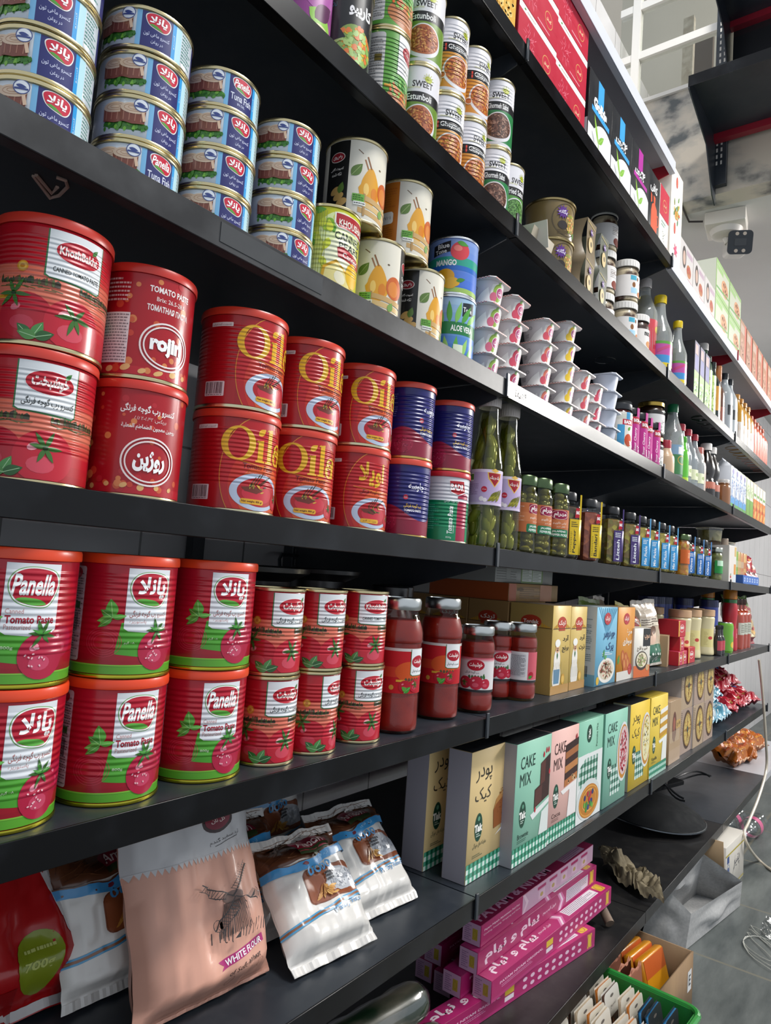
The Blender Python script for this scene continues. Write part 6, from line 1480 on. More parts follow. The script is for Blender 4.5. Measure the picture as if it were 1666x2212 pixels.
# ================================================================== jelly cups
def cup(key, motif, plain=False):
    H, F = 0.0435, 0.034
    wall = '#cfc8ca' if not plain else '#c4cad8'
    b = MB()
    n = 32; v = []; f = []
    prof = [(0.0225, 0.0), (0.024, 0.001), (0.0305, H-0.004)]
    for k, (r, z) in enumerate(prof):
        for i in range(n):
            a = 2*PI*i/n
            q = max(abs(math.sin(a)), abs(math.cos(a))); e = 0.12*k/2
            rr = r*((1-e)+e/q*1.0); v.append((rr*math.sin(a), -rr*math.cos(a), z))
    for k in range(2):
        for i in range(n): f.append((k*n+i, k*n+(i+1) % n, (k+1)*n+(i+1) % n, (k+1)*n+i))
    f.append(tuple(range(n-1, -1, -1)))
    b.add(v, f, M(wall, 'plastic'), True)
    if not plain:
        a = Art(); a.poly([(-30, 0), (34, 0), (34, 34), (20, 36), (0, 30), (-18, 14)], '#e4e0dc'); c1, c2 = motif
        a.ell(14, 18, 11, 15, c1, 22); a.ell(5, 10, 7, 8, c2, 16); a.leaf(12, 30, 10, 5, .9, '#6a9a3c'); a.ell(18, 19, 9, 9.5, '#f0e6ea', 20); a.ell(18, 19, 8, 8.5, '#a83a72', 20); a.text('دنت', 18, 19, 10, '#f4e8ee', 7, .03, 0, 0, True)
        a.ring(-26, 24, 3, 3, .6, '#6a6468', 14); a.fine(-40, 6, -30, 14, 3, '#8a8488')
        a = a.shift(-19, 0)
        b.art(a, lambda u, vv, h: ((lambda R: (((R+h)*math.sin(u/.027), -(R+h)*math.cos(u/.027), .003+vv), (math.sin(u/.027), -math.cos(u/.027), 0)))(.0247+.0062*(vv/.039)+.0006)), 'plastic', .0025, .006)
    l = MB()
    # square foil lid with cut corners and checked border
    c = 0.008; P = [(F, -F+c), (F, F-c), (F-c, F), (-F+c, F), (-F, F-c), (-F, -F+c), (-F+c, -F), (F-c, -F)]
    vv = [(x, y, H-0.0035) for x, y in P]+[(x, y, H-0.0009) for x, y in P]
    l.add(vv, [tuple(range(7, -1, -1)), tuple(range(8, 16))]+[(i, (i+1) % 8, 8+(i+1) % 8, 8+i) for i in range(8)], M('#d8d2d2' if not plain else '#cdd3df', 'plastic'))
    if not plain:
        a = Art(); k = 0
        for i in range(17):
            x = -26+i*3.06
            for (q, w) in ((0, '#c8604c'), (1, '#ecdcd6')):
                if (i+q) % 2 == 0: a.rect(x, 0.1+q*1.3, x+3.06, 1.4+q*1.3, w if q == 0 else '#d88a78')
        for side in range(4):
            R = Matrix.Rotation(side*PI/2, 3, 'Z')
            l.art(a, lambda u, v2, h, R=R: (tuple(R @ Vector((u, -F-h, H-0.0036+v2))), tuple(R @ Vector((0, -1, 0)))), 'plastic')
    product(key, 'jelly_cup', [('cup', b), ('lid', l)])
    return H
cup('cup_gua', ('#8aa83c', '#c8607a')); cup('cup_str', ('#b8324c', '#c8445c')); cup('cup_ros', ('#d8705c', '#c84a5a')); cup('cup_lem', ('#d8b020', '#e0bc2c')); cup('cup_pla', None, True)
z1 = ZS['1']; CH = 0.0437
cols = [('cup_gua', (1108, 609), .02, 4, 'green fruit'), ('cup_str', (1152, 654), .022, 4, 'strawberry'), ('cup_ros', (1214, 686), .02, 4, 'peach'), ('cup_lem', (1262, 690), .03, 5, 'lemon'), ('cup_ros', (1292, 807), .022, 3, 'pink'), ('cup_str', (1315, 841), .035, 3, 'red fruit')]
lvn = {0: 'bottom', 1: 'second', 2: 'third', 3: 'fourth', 4: 'fifth'}
used = []
for k, q, y0, n, nm in cols:
    x = on_y(q[0], q[1], y0).x-.034
    if used and x-used[-1] < .0695: x = used[-1]+.0695
    used.append(x)
    for j in range(n):
        put(k, (x+random.uniform(-.0015, .0015), y0+.034+random.uniform(-.0015, .0015), z1+j*CH), random.uniform(-.05, .05), '%s jelly cup, %s up in its column%s' % (nm, lvn[j], {'pink': ' right of the lemon ones', 'peach': ' left of the lemon ones'}.get(nm, '')), 'cup', 'stacked jelly cups')
for j in range(4):
    x = 1.625
    put('cup_pla', (x, .056, z1+j*CH), .02, 'plain bluish-white cup, %s up in its stack' % lvn[j], 'cup', 'plain white cups')
for j in range(4):
    put('cup_gua', (used[0]+.012, .128, z1+j*CH), 0, 'green fruit jelly cup, %s up in the back column' % lvn[j], 'cup', 'stacked jelly cups')

# ================================================================== generic bottle
def bottle(key, name, prof, body, cap=None, capfin='plastic', label=None, neck=None, fill=None, R=None, n=28, extra=None):
    """prof smooth outline; cap (r,z0,z1,colour); label list (z0,z1,colour,art,R,a0,a1); fill (material, top z)"""
    P = smoothprof(prof, 4); b = MB(); b.lathe([(0, .0008)]+P, body, n); parts = [('bottle', b)]
    if fill:
        g = MB(); g.lathe([(0, .0025)]+[(max(r-.0018, .002), z) for r, z in P if .003 < z < fill[1]]+[(0, fill[1])], fill[0], n); parts.append(('contents', g))
    for (z0, z1_, c, art, r, a0, a1) in (label or []): parts.append(('label', label_mb(r, z0, z1_, a0, a1, c, art, 'film')))
    if cap: parts.append(('cap', cap_mb(cap[0], cap[1], cap[2], M(cap[3], capfin), True, 24)))
    product(key, name, parts)
def std(R, H, nk, sh=.55, sh2=.8): return [(R*.9, 0), (R, .006), (R, H*sh), (R*.8, H*(sh+.12)), (nk*1.15, H*sh2), (nk, H*.9)]
def solid(c, coat=.5): return M(c, 'wet')
PET = glass_mat('clear_pet', '#f4f6f4', .08, .08, '#cfd5d4', .32)
z0 = ZS['0']
# ---- gold tins in sleeves
GOLD = M('#7d6a42', 'tin')
gt = MB(); R, H = 0.051, 0.083
gt.lathe([(R*.9, 0.0), (R*.93, .002), (R, H*.9), (R, H-.006)], GOLD, 48)
a = Art(); a.ring(0, 40, 36, 34, 2.2, '#4f4228', 36); a.ell(14, 36, 18, 20, '#96804a', 22); a.specks(12, 34, 22, 20, 60, ('#c8742c', '#8a9a3c', '#d8b06a'), 3, 2)
for i in range(12): a.leaf(-12, 54, 15, 5, i*PI/6, '#5a2a86')
a.text('یگانه', -12, 54, 20, '#e4dcf0', 10, .03, 0, 0, True); a.ell(-10, 28, 12, 9, '#2c2420', 18); a.fine(-22, 8, 6, 18, 3, '#4a3a20'); a.ell(32, 18, 6, 6, '#7ab05c'); a.rect(40, 56, 52, 76, '#cfc8bc')
gt.art(a, profwrap(lambda z: R*(.93+.07*min(1, z/(H*.9)))+.0003, R), 'tin', .004, .01)
gl = MB(); gl.lathe([(R, H-.0058), (R+.002, H-.0055), (R+.0025, H-.002), (R+.001, H), (R-.003, H), (R-.005, H-.003), (0, H-.003)], M('#a8966a', 'steel'), 48)
product('goldtin', 'gold_tin', [('tin', gt), ('lid', gl)])
gx = 1.30
for j in range(2): put('goldtin', (gx, .072, z0+.004+j*.0834), -.35, '%s gold tin with purple flower mark in the cardboard sleeve' % ('lower', 'upper')[j], 'tin', 'gold tins')
def sleeve(key, c, art):
    s = MB(); h = .172; n = 14; v = []; f = []
    for i in range(n+1):
        z = h*i/n; t = abs(math.sin(PI*i/n*2))*.012
        for xx in (0, .0012): v += [(xx+.006, .004+t, z), (xx, .105-t*.3, z)]
    for i in range(n):
        k = i*4; f += [(k, k+4, k+5, k+1), (k+2, k+3, k+7, k+6), (k, k+2, k+6, k+4), (k+1, k+5, k+7, k+3)]
    s.add(v, f, M(c, 'card'), True)
    s.box(0.0, .060, .100, .1012, 0, h, M(c, 'card'))
    # the narrow face turned to the aisle
    v = []; f = []
    for i in range(n+1):
        z = h*i/n; t = abs(math.sin(PI*i/n*2))*.010
        v += [(.006+t*.3, .004+t*.2, z), (.058-t*.6, .004, z)]
    for i in range(n): k = 2*i; f.append((k, k+1, k+3, k+2))
    s.add(v, f, M(c, 'card'), True)
    s.art(art, lambda u, vv, h_: ((.008+u, .0034-h_, vv), (0, -1, 0)), 'card')
    product(key, 'cardboard_sleeve', [('sleeve', s)])
a = Art(); 
for yy in (118, 34):
    for i in range(10): a.leaf(22, yy+28, 9, 3, i*PI/5, '#5a2a86')
    a.text('یگانه', 22, yy+28, 14, '#e8e0f0', 7, .02, 0, 0, True); a.ell(20, yy, 12, 17, '#cbb480', 20); a.ell(22, yy+2, 5, 6, '#6a5a3c', 12); a.line(2, yy+48, 42, yy+40, 1.2, '#cdb45c')
sleeve('slv_gold', '#6f5e40', a); sleeve('slv_olive', '#4f5344', a)
put('slv_gold', (1.362, .012, z0), 0, 'gold cardboard sleeve standing in front of the gold tins', 'sleeve'); put('slv_olive', (1.442, .012, z0), 0, 'olive cardboard sleeve left of the nut spread jars', 'sleeve')
fl = MB(); fl.box(0, .09, 0, .0012, 0, .045, M('#c9bda8', 'paper'), 0, Matrix.Rotation(.3, 4, 'X')); fl.box(.03, .0312, -.03, .02, 0, .05, M('#dcd6cc', 'paper'), 0, Matrix.Rotation(-.25, 4, 'Y')); fl.box(0, .10, 0, .10, 0, .002, M('#a89878', 'paper'))
product('flap', 'cardboard_tray', [('tray', fl)]); put('flap', (1.12, .03, z0), 0, 'opened cardboard tray flaps left of the gold tins', 'tray')
# ---- nut spread jars
def nutjar(key, art, H=.109, R=.034, capc='#e6e4e0', fillc=('#4a2a1c', '#e0cdb0')):
    prof = [(R*.85, 0), (R*.98, .004), (R, .012), (R, H*.66), (R*.95, H*.75), (R*.86, H*.82)]
    b = MB(); P = smoothprof(prof, 4); b.lathe([(0, .001)]+P, GLASS, 36)
    g = MB(); g.lathe([(0, .003)]+[(max(r-.002, .002), z) for r, z in P if z > .004]+[(0, H*.82)], noise_mat('nut_filling', fillc[0], fillc[1], 22, .4, lo=.45, hi=.55), 28)
    product(key, 'spread_jar', [('jar', b), ('contents', g), ('label', label_mb(R+.0003, .012, H*.62, -1.5, 1.5, '#e2dedb', art)), ('lid', cap_mb(R*.98, H*.83, H, M(capc, 'plastic')))])
a = Art(); a.rect(-14, 42, 4, 54, '#4aa8c4'); a.ell(-4, 30, 5, 7, '#8a5a34', 14); a.ell(8, 46, 3, 5, '#7a4a2c', 12); a.ring(24, 32, 8, 8, 1.6, '#c04a5c', 18); a.rect(-12, 8, 8, 22, '#a8d0e8'); a.ell(20, 8, 12, 8, '#b8794c', 18)
nutjar('nut_a', a)
a = Art(); a.ell(14, 10, 14, 11, '#7a3428', 18); a.fine(-4, 26, 20, 48, 5, '#9a9494'); a.text('شکلات', 10, 40, 22, '#7a6a60', 8, .01, 0, 0, True)
nutjar('nut_b', a)
def nx_(px, R, y0): return tangent_x(px, 660, R, y0)
xa = nx_(1379, .034, .018); xb_ = nx_(1342, .034, .05)
for j in range(2): put('nut_a', (xa, .052, z0+j*.1093), -.45, 'white-lidded nut jar with blue mark, %s of the front stack' % ('lower', 'upper')[j], 'jar', 'nut spread jars')
for j in range(3): put('nut_b', (xa-.078, .085, z0+j*.1093) if j < 2 else (xa-.078, .085, z0+2*.1093), -.45, 'white-lidded chocolate jar, %s of the stack behind the sleeve' % ('bottom', 'middle', 'top')[j], 'jar', 'chocolate jars')
a = Art(); a.text('nut', 2, 42, 20, '#1a1a1c', 13, .05); a.text('ella', 24, 42, 22, '#b8202c', 16, .05); a.ell(10, 14, 12, 9, '#c88a54', 18); a.ell(22, 10, 8, 7, '#8a5230', 14)
nutjar('nut_c', a, .105, .031, '#e6e4e0', ('#3a1c14', '#43221a'))
xn = tangent_x(1403, 720, .031, .014); put('nut_c', (xn, .045, z0), -.35, 'hazelnut spread jar with big black letters, beside the nut jars', 'jar')
bottle('soy', 'sauce_bottle', std(.03, .25, .013, .5, .78), M('#15171c', 'wet'), (.0155, .225, .25, '#2c3c94'), label=[(.05, .12, '#6a6460', None, .0302, -1.2, 1.2)])
put('soy', (xn-.01, .125, z0), 0, 'dark bottle with blue cap behind the hazelnut spread jar', 'bottle')
a = Art(); a.rect(-40, 0, 40, 110, '#c8404c'); a.ell(10, 82, 10, 10, '#d8b83c'); a.ell(18, 60, 14, 14, '#c8508a', 18); a.rect(-6, 24, 34, 36, '#b82838'); a.ell(24, 96, 12, 8, '#b02838')
bottle('rosew', 'syrup_bottle', std(.036, .29, .014, .58, .82), PET, (.0165, .262, .289, '#d8d2d0'), label=[(.05, .16, '#c8404c', a, .0362, -1.5, 1.5)], fill=(glass_mat('pale_yellow', '#d8cf8a', .02), .24))
put('rosew', (tangent_x(1422, 660, .036, .05), .086, z0), -.3, 'tall clear bottle with white cap and red label', 'bottle')
# ---- yellow-capped bottles
a = Art(); a.rect(-46, 0, 46, 74, '#b84a9a'); a.rect(-46, 0, 46, 12, '#d8c020'); a.rect(-46, 12, 46, 34, '#3a8ac8'); a.ell(20, 24, 18, 18, '#b07ac0', 22); a.poly([(-40, 40), (0, 58), (40, 46), (40, 54), (0, 66), (-40, 50)], '#c0407a'); a.rect(-46, 66, 46, 74, '#5a9a3c'); a.text('آبلیمو', 18, 24, 24, '#f0e0f0', 10, .02, 0, 0, True)
def lemon(key, R, H): bottle(key, 'lemon_juice_bottle', [(R*.92, 0), (R, .006), (R, H*.46), (R*.9, H*.56), (R*.52, H*.72), (R*.40, H*.86), (R*.40, H*.9)], PET, (R*.46, H*.9, H, '#dcc21c'), label=[(H*.10, H*.10+.074*(H/.24), '#b84a9a', a.shift(0, 0, H/.24), R+.0003, -1.7, 1.7)], fill=(glass_mat('lemon_water', '#dfe4c4', .0), H*.6))
lemon('lem_b', .037, .245); lemon('lem_s', .030, .225)
put('lem_b', (2.03, .052, z0), -.3, 'large yellow-capped bottle at the start of the far upper shelf', 'bottle', 'yellow-capped bottles'); put('lem_b', (2.02, .14, z0), -.3, 'yellow-capped bottle behind the large front one', 'bottle', 'yellow-capped bottles'); put('lem_s', (2.2, .046, z0), -.3, 'smaller yellow-capped bottle beside the dark cartons', 'bottle', 'yellow-capped bottles')
a = Art(); a.rect(.5, .5, 59, 94, '#7ab04c'); a.rect(.5, 94, 59, 189, '#34305c'); a.rect(10, 150, 40, 180, '#c87a74'); a.rect(8, 100, 50, 146, '#3a3f86'); a.specks(30, 40, 28, 38, 60, ('#a8cc70', '#4a8a34', '#dce8c8'), 5, 3)
carton('oliveoil', 'dark_carton', .060, .06, .19, '#1d1f2a', '#23252c', '#1d1f2a', a)
for i in range(3): put('oliveoil', (2.285+i*.072, .014, z0), 0, 'dark purple and green carton, %s from the yellow-capped bottle' % ORD[i], 'carton', 'dark purple cartons')
bottle('bluecap', 'sauce_bottle', std(.024, .235, .011, .6, .8), M('#6a6a74', 'film'), (.0125, .20, .235, '#2f3f94'))
for i in range(2): put('bluecap', (2.27+i*.07, .115, z0), 0, 'blue-capped bottle behind the dark cartons, %s one' % ('left', 'right')[i], 'bottle', 'blue-capped bottles')
GB = glass_mat('green_bottle', '#3a6a44', .08, .04, '#1c4a2c', .55)
a = Art(); a.rect(-40, 0, 40, 150, '#b4c87c'); a.specks(0, 70, 36, 70, 60, ('#8aa84c', '#d8e0a8', '#6a8a34'), 8, 3)
bottle('greenoil', 'oil_bottle', std(.032, .26, .015, .62, .8), GB, (.017, .235, .26, '#d4cfca'), label=[(.01, .16, '#b4c87c', a, .0323, -1.8, 1.8)])
bottle('greenoil2', 'oil_bottle', std(.030, .235, .012, .6, .8), GB, (.013, .215, .235, '#1c3a28'), label=[(.01, .15, '#b4c87c', a, .0303, -1.8, 1.8)])
put('greenoil', (2.545, .05, z0), 0, 'green bottle with white cap on the far upper shelf', 'bottle', 'green bottles'); put('greenoil2', (2.615, .05, z0), 0, 'green bottle without white cap, beside the white-capped one', 'bottle', 'green bottles')
bottle('darkgold', 'vinegar_bottle', std(.031, .235, .012, .58, .8), M('#12201a', 'wet'), (.013, .21, .235, '#1a2420'), label=[(.05, .14, '#c0882c', None, .0313, -1.4, 1.4)])
put('darkgold', (2.69, .05, z0), 0, 'dark bottle with gold label on the far upper shelf', 'bottle')
bottle('amber', 'vinegar_bottle', std(.027, .24, .012, .5, .7), M('#5a3424', 'wet'), (.014, .18, .24, '#b8743c'), label=[(.02, .08, '#8a4a38', None, .0273, -1.4, 1.4)])
put('amber', (2.76, .046, z0), 0, 'brown bottle with copper neck foil', 'bottle')
bottle('silver', 'water_bottle', std(.034, .25, .014, .6, .82), M('#a9b0b4', 'film'), (.016, .225, .25, '#2c3036'), label=[(.08, .12, '#1c2022', None, .0343, -.5, .9)])
for i in range(2): put('silver', (2.90+i*.09, .052, z0), -.4, 'silvery bottle with black cap, %s of two at the far end' % ('left', 'right')[i], 'bottle', 'silvery bottles')
bottle('orangej', 'juice_bottle', std(.034, .22, .016, .62, .82), M('#c8901c', 'wet'), (.018, .2, .22, '#c88a2c'), label=[(.01, .10, '#e4dcd4', None, .0343, -1.6, 1.6)])
for i in range(4): put('orangej', (3.12+i*.078, .052, z0), 0, 'amber juice bottle with white label, %s of four' % ORD[i], 'bottle', 'amber juice bottles')
bottle('redj', 'ketchup_bottle', std(.030, .20, .013, .62, .82), M('#c4583a', 'plastic'), (.014, .18, .20, '#c8603e'))
for i in range(5): put('redj', (3.44+i*.072, .05, z0), 0, 'orange-red bottle at the far right of the upper shelf, %s of five' % ORD[i], 'bottle', 'orange-red bottles')

# ================================================================== second shelf, far half
a = Art(); a.rect(-8, 60, 26, 74, '#b8203a'); a.text('BADR', 9, 67, 26, '#f4f0f0', 9, .05); a.rect(-20, 0, -2, 60, '#4a9ac8'); a.rect(-2, 0, 40, 60, '#e4ded4'); a.ell(10, 22, 12, 16, '#c8502c', 16); a.leaf(8, 46, 14, 8, .9, '#5a9a34'); a.rect(2, 74, 14, 92, '#4aa0d4')
round_jar('bl_jam', .034, .125, '#6a1c1c', '#8a2a24', '#7a2420', '#26282c', '#e4ded4', .008, .1, a, None, 'plastic')
put('bl_jam', (1.715, .05, z1), -.7, 'jar with blue flap and red badge beside the plain cups', 'jar')
a = Art(); a.rect(-16, 0, 18, 82, '#b42a84'); a.rect(-4, 82, 20, 100, '#b8203a'); a.text('BADR', 8, 91, 18, '#f4ecec', 9, .05); a.text('Sour Cherry', 6, 42, 60, '#f0dce8', 9, .02, 0, PI/2); a.rect(8, 100, 20, 124, '#b42a84')
round_jar('pk_jam', .027, .128, '#3a1418', '#4a1c20', '#40181c', '#1c1c20', '#b42a84', .004, .098, a, None, 'plastic')
for i in range(4): put('pk_jam', (1.782+i*.058, .042+(.0 if i % 2 else .004), z1), -.75, 'magenta-tagged jar, %s from the left' % ORD[i], 'jar', 'magenta-tagged jars')
a = Art(); a.rect(-30, 0, 34, 42, '#d8d6d6'); a.text('عسل', 16, 24, 20, '#5a5658', 12, .0, 0, 0.3, True); a.fine(0, 4, 24, 12, 2, '#8a8688')
round_jar('dk_jam', .040, .1, '#241410', '#3a221a', '#2c1812', '#b89a4c', '#d8d6d6', .018, .062, a)
for j in range(2): put('dk_jam', (2.015, .062, z1+j*.1005), -.6, 'dark jam jar with gold lid, %s of two stacked' % ('lower', 'upper')[j], 'jar', 'dark jam jars')
bottle('clr_big', 'water_bottle', [(.045, 0), (.05, .01), (.05, .12), (.047, .16), (.03, .2), (.02, .225)], PLASTC, (.024, .226, .25, '#b0b0b0'))
put('clr_big', (1.98, .20, z1), 0, 'clear plastic bottle standing behind the dark jam jars', 'bottle')
put('clr_big', (2.16, .19, z1), 0, 'clear plastic bottle behind the green label bottle', 'bottle', None)
bottle('small_b', 'sauce_bottle', std(.026, .11, .014, .5, .75), M('#c8a888', 'plastic'), (.016, .085, .11, '#a82a3c'))
put('small_b', (2.115, .045, z1), 0, 'small beige bottle with red cap at the shelf joint', 'bottle')
a = Art(); a.rect(-40, 0, 40, 90, '#3a7a44'); a.rect(-40, 60, 40, 90, '#7a9cb8'); a.ring(6, 44, 18, 14, 2.4, '#c8983c', 22); a.rect(-10, 62, 6, 84, '#e4e4e4')
bottle('syr_g', 'syrup_bottle', std(.034, .24, .014, .55, .82), PET, (.016, .215, .24, '#1c7a4c'), label=[(.02, .11, '#3a7a44', a, .0343, -1.6, 1.6)])
put('syr_g', (2.205, .052, z1), -.4, 'clear bottle with green label and green cap', 'bottle')
bottle('lime', 'squeeze_bottle', std(.02, .15, .012, .6, .8), M('#5ab82c', 'wet'), (.013, .13, .15, '#4aa42c'), label=[(.0, .02, '#b4d42c', None, .0203, -1.6, 1.6)])
put('lime', (2.262, .035, z1), 0, 'bright lime green bottle between clear bottles', 'bottle')
CLR = glass_mat('milky_plastic', '#dfe4e6', .1, .1, '#b4bcc0', .35)
a = Art(); a.rect(-30, 0, 30, 34, '#cfd4b0'); a.ell(6, 18, 9, 6, '#8aa04c')
bottle('vin', 'vinegar_bottle', [(.034, 0), (.038, .008), (.038, .09), (.034, .115), (.018, .15), (.0135, .178)], CLR, (.016, .178, .2, '#c02c40'), label=[(.03, .064, '#cfd4b0', a, .0383, -1.2, 1.2)])
for i in range(3): put('vin', (2.305+i*.084, .055, z1), -.3, 'clear vinegar bottle with red cap, %s of three' % ORD[i], 'bottle', 'red-capped vinegar bottles')
bottle('pinkcap', 'vinegar_bottle', std(.03, .17, .02, .6, .8), M('#c4b4a8', 'film'), (.021, .145, .17, '#b4645c')); put('pinkcap', (2.555, .06, z1), 0, 'beige bottle with faded red cap left of the dark white-capped bottles', 'bottle')
bottle('molas', 'molasses_bottle', [(.028, 0), (.033, .006), (.033, .05), (.026, .075), (.031, .1), (.028, .13), (.015, .165), (.0135, .175)], M('#1d1512', 'wet'), (.019, .175, .2, '#dcd8d4'), label=[(.035, .06, '#b86a54', None, .0333, -1.4, 1.4)])
for i in range(2): put('molas', (2.64+i*.075, .05, z1), 0, 'dark waisted bottle with white cap, %s of two' % ('left', 'right')[i], 'bottle', 'dark waisted bottles')
a = Art(); a.ell(38, 112, 22, 10, '#7a4a72', 22); a.text('Venus', 38, 112, 30, '#e8dcec', 8, .02); a.ring(44, 142, 11, 11, 1.2, '#5a5458', 20); a.fine(20, 20, 56, 90, 10, '#a8a09c'); a.line(20, 150, 40, 128, .8, '#8a8480')
l = Art(); l.rect(.5, .5, 69, 40, '#a8703c')
carton('whitebox', 'white_carton', .085, .07, .165, '#d0c9c6', '#c6bfbc', '#d4cecb', a)
put('whitebox', (2.762, .05, z1), 0, 'white carton with purple oval between dark bottles and milk cartons', 'carton')
bottle('brownjar', 'spice_jar', std(.025, .09, .02, .7, .85), M('#8a5a34', 'wet'), (.022, .078, .092, '#c8c4c0')); put('brownjar', (2.795, .022, z1), 0, 'small brown jar in front of the white carton', 'jar')
bottle('whitecapdark', 'molasses_bottle', std(.03, .2, .014, .6, .8), M('#2c2622', 'wet'), (.02, .178, .2, '#dcd8d4')); put('whitecapdark', (2.885, .09, z1), 0, 'dark bottle with white cap behind the milk cartons', 'bottle')
a = Art(); a.rect(.5, .5, 69, 24, '#5a9a4c'); a.rect(.5, 24, 69, 50, '#4a90c8'); a.specks(35, 100, 33, 66, 46, ('#8a8ab8', '#b8c4dc', '#7aa0cc'), 6, 4); a.ell(36, 150, 16, 11, '#8a84b4', 18)
def gable(key, name, w, h, col, art):
    b = MB(); d = w
    b.box(0, w, 0, d, 0, h*.84, M(col, 'card'), .0006)
    b.add([(0, 0, h*.84), (w, 0, h*.84), (w, d, h*.84), (0, d, h*.84), (0, d/2, h*.97), (w, d/2, h*.97)], [(0, 1, 5, 4), (2, 3, 4, 5), (0, 4, 3), (1, 2, 5)], M(col, 'card'))
    b.box(0, w, d/2-.001, d/2+.001, h*.965, h, M(col, 'card')); b.art(art, frontwrap(-.0004), 'card', clip=(0, h*.838))
    product(key, name, [('carton', b)])
gable('milk', 'milk_carton', .07, .2, '#d8dce4', a)
for i in range(4): put('milk', (2.925+i*.078, .02, z1), 0, 'white and blue milk carton, %s from the shelf joint' % ORD[i], 'carton', 'milk cartons')
a = Art(); a.rect(.5, .5, 69, 80, '#6a9a3c'); a.rect(.5, 80, 69, 165, '#d8dcc8'); a.specks(35, 120, 32, 36, 30, ('#8ab05c', '#c8d0a8'), 7, 4)
gable('juice_g', 'juice_carton', .07, .2, '#c8d4b0', a)
a = Art(); a.rect(.5, .5, 69, 100, '#cf6c24'); a.rect(.5, 100, 69, 165, '#e0dccc'); a.specks(35, 50, 32, 46, 40, ('#e09a3c', '#b8481c', '#e8b86a'), 8, 6); a.rect(8, 112, 60, 124, '#6a9a4c')
gable('juice_o', 'juice_carton', .07, .2, '#d8c8a8', a)
for i in range(2): put('juice_g', (3.245+i*.078, .02, z1), 0, 'green and white juice carton, %s one beside the milk' % ('left', 'right')[i], 'carton', 'green juice cartons')
for i in range(4): put('juice_o', (3.405+i*.078, .02, z1), 0, 'orange juice carton, %s of four at the far end' % ORD[i], 'carton', 'orange juice cartons')
# ================================================================== soft bags
def pillow(key, name, w, h, t, col, art=None, seal=.09, seal2=.06, crumple=.004, fin='film', sealcol=None, seed=0, back=None, slump=0.0, nu=26, nv=34, flare=.06):
    """filled bag standing on its lower edge, front towards -y; art in millimetres from the lower left corner"""
    def surf(u, v, side):
        a = u/w*2-1; b = v/h
        s = min(1, max(0, (b-seal2)/.10))*min(1, max(0, (1-seal-b)/.16))
        s = s*s*(3-2*s); e = max(0.0, 1-abs(a)**3.2)**.6
        d = t*.5*e*(s**.7)*(1+slump*(.5-b))
        x = (a*w/2)*(1+flare*(1-s)) ; z = v
        n = noise.noise(Vector((a*2.6+seed, b*4.2, side*3.1)))*crumple*2+noise.noise(Vector((a*7+seed, b*9+seed, side*1.7)))*crumple
        if b > 1-seal-.01 or b < seal2: n = noise.noise(Vector((a*4+seed, b*2, 0)))*crumple*2.0
        edge = noise.noise(Vector((b*6+seed, side*0.0, 1.3)))*crumple*1.2*(abs(a)**4)
        return Vector((x+edge, (-d+n*(1 if side < 0 else .6)) if side < 0 else (d+n), z+noise.noise(Vector((a*3+seed, .4, .2)))*crumple*1.5*b))
    U = [w*i/nu for i in range(nu+1)]; V = [h*j/nv for j in range(nv+1)]
    m = MB()
    for side in (-1, 1):
        P = [tuple(surf(u, v, side)) for v in V for u in U]
        F = []
        for j in range(nv):
            for i in range(nu):
                q = (j*(nu+1)+i, j*(nu+1)+i+1, (j+1)*(nu+1)+i+1, (j+1)*(nu+1)+i)
                F.append(q if side < 0 else q[::-1])
        m.add(P, F, M(col if side < 0 or not back else back, fin), True)
    du, dv = w/nu, h/nv
    def wrap(u, v, hh):
        u = min(max(u, 0), w); v = min(max(v, 0), h)
        i = min(int(u/du), nu-1); j = min(int(v/dv), nv-1); fu, fv = u/du-i, v/dv-j
        p00, p10, p01, p11 = surf(i*du, j*dv, -1), surf((i+1)*du, j*dv, -1), surf(i*du, (j+1)*dv, -1), surf((i+1)*du, (j+1)*dv, -1)
        p = p00*(1-fu)*(1-fv)+p10*fu*(1-fv)+p01*(1-fu)*fv+p11*fu*fv
        n = ((p10+p11-p00-p01).cross(p01+p11-p00-p10)).normalized()
        return tuple(p+n*hh), tuple(n)
    parts = [('bag', m)]
    if art: m.art(art, wrap, fin, du, dv, None, .001, .0003, .0005, clip=(0.0, h))
    sc_ = sealcol or mixhex(col, '#e6e6e6', .5)
    for z0_, z1_ in ((h*(1-seal*.85), h*.998), (h*.004, h*seal2*.8)):
        n2 = 40; k = MB()
        for i in range(n2):
            u0 = w*i/n2; u1 = w*(i+1)/n2
            a0 = wrap(u0, z0_, .0012+.0006*(i % 2))[0]; a1 = wrap(u1, z0_, .0012+.0006*((i+1) % 2))[0]; b0 = wrap(u0, z1_, .0012+.0006*(i % 2))[0]; b1 = wrap(u1, z1_, .0012+.0006*((i+1) % 2))[0]
            k.add([a0, a1, b1, b0], [(0, 1, 2, 3)], M(sc_, fin))
        parts.append(('top_seal' if z0_ > h/2 else 'bottom_seal', k))
    product(key, name, parts)
def lean(o, loc, rx, rz, ry=0.0):
    o.rotation_mode = 'XYZ'
    o.matrix_world = Matrix.Translation(loc) @ Matrix.Rotation(rz, 4, 'Z') @ Matrix.Rotation(ry, 4, 'Y') @ Matrix.Rotation(rx, 4, 'X')
    return o
z4 = ZS['4']
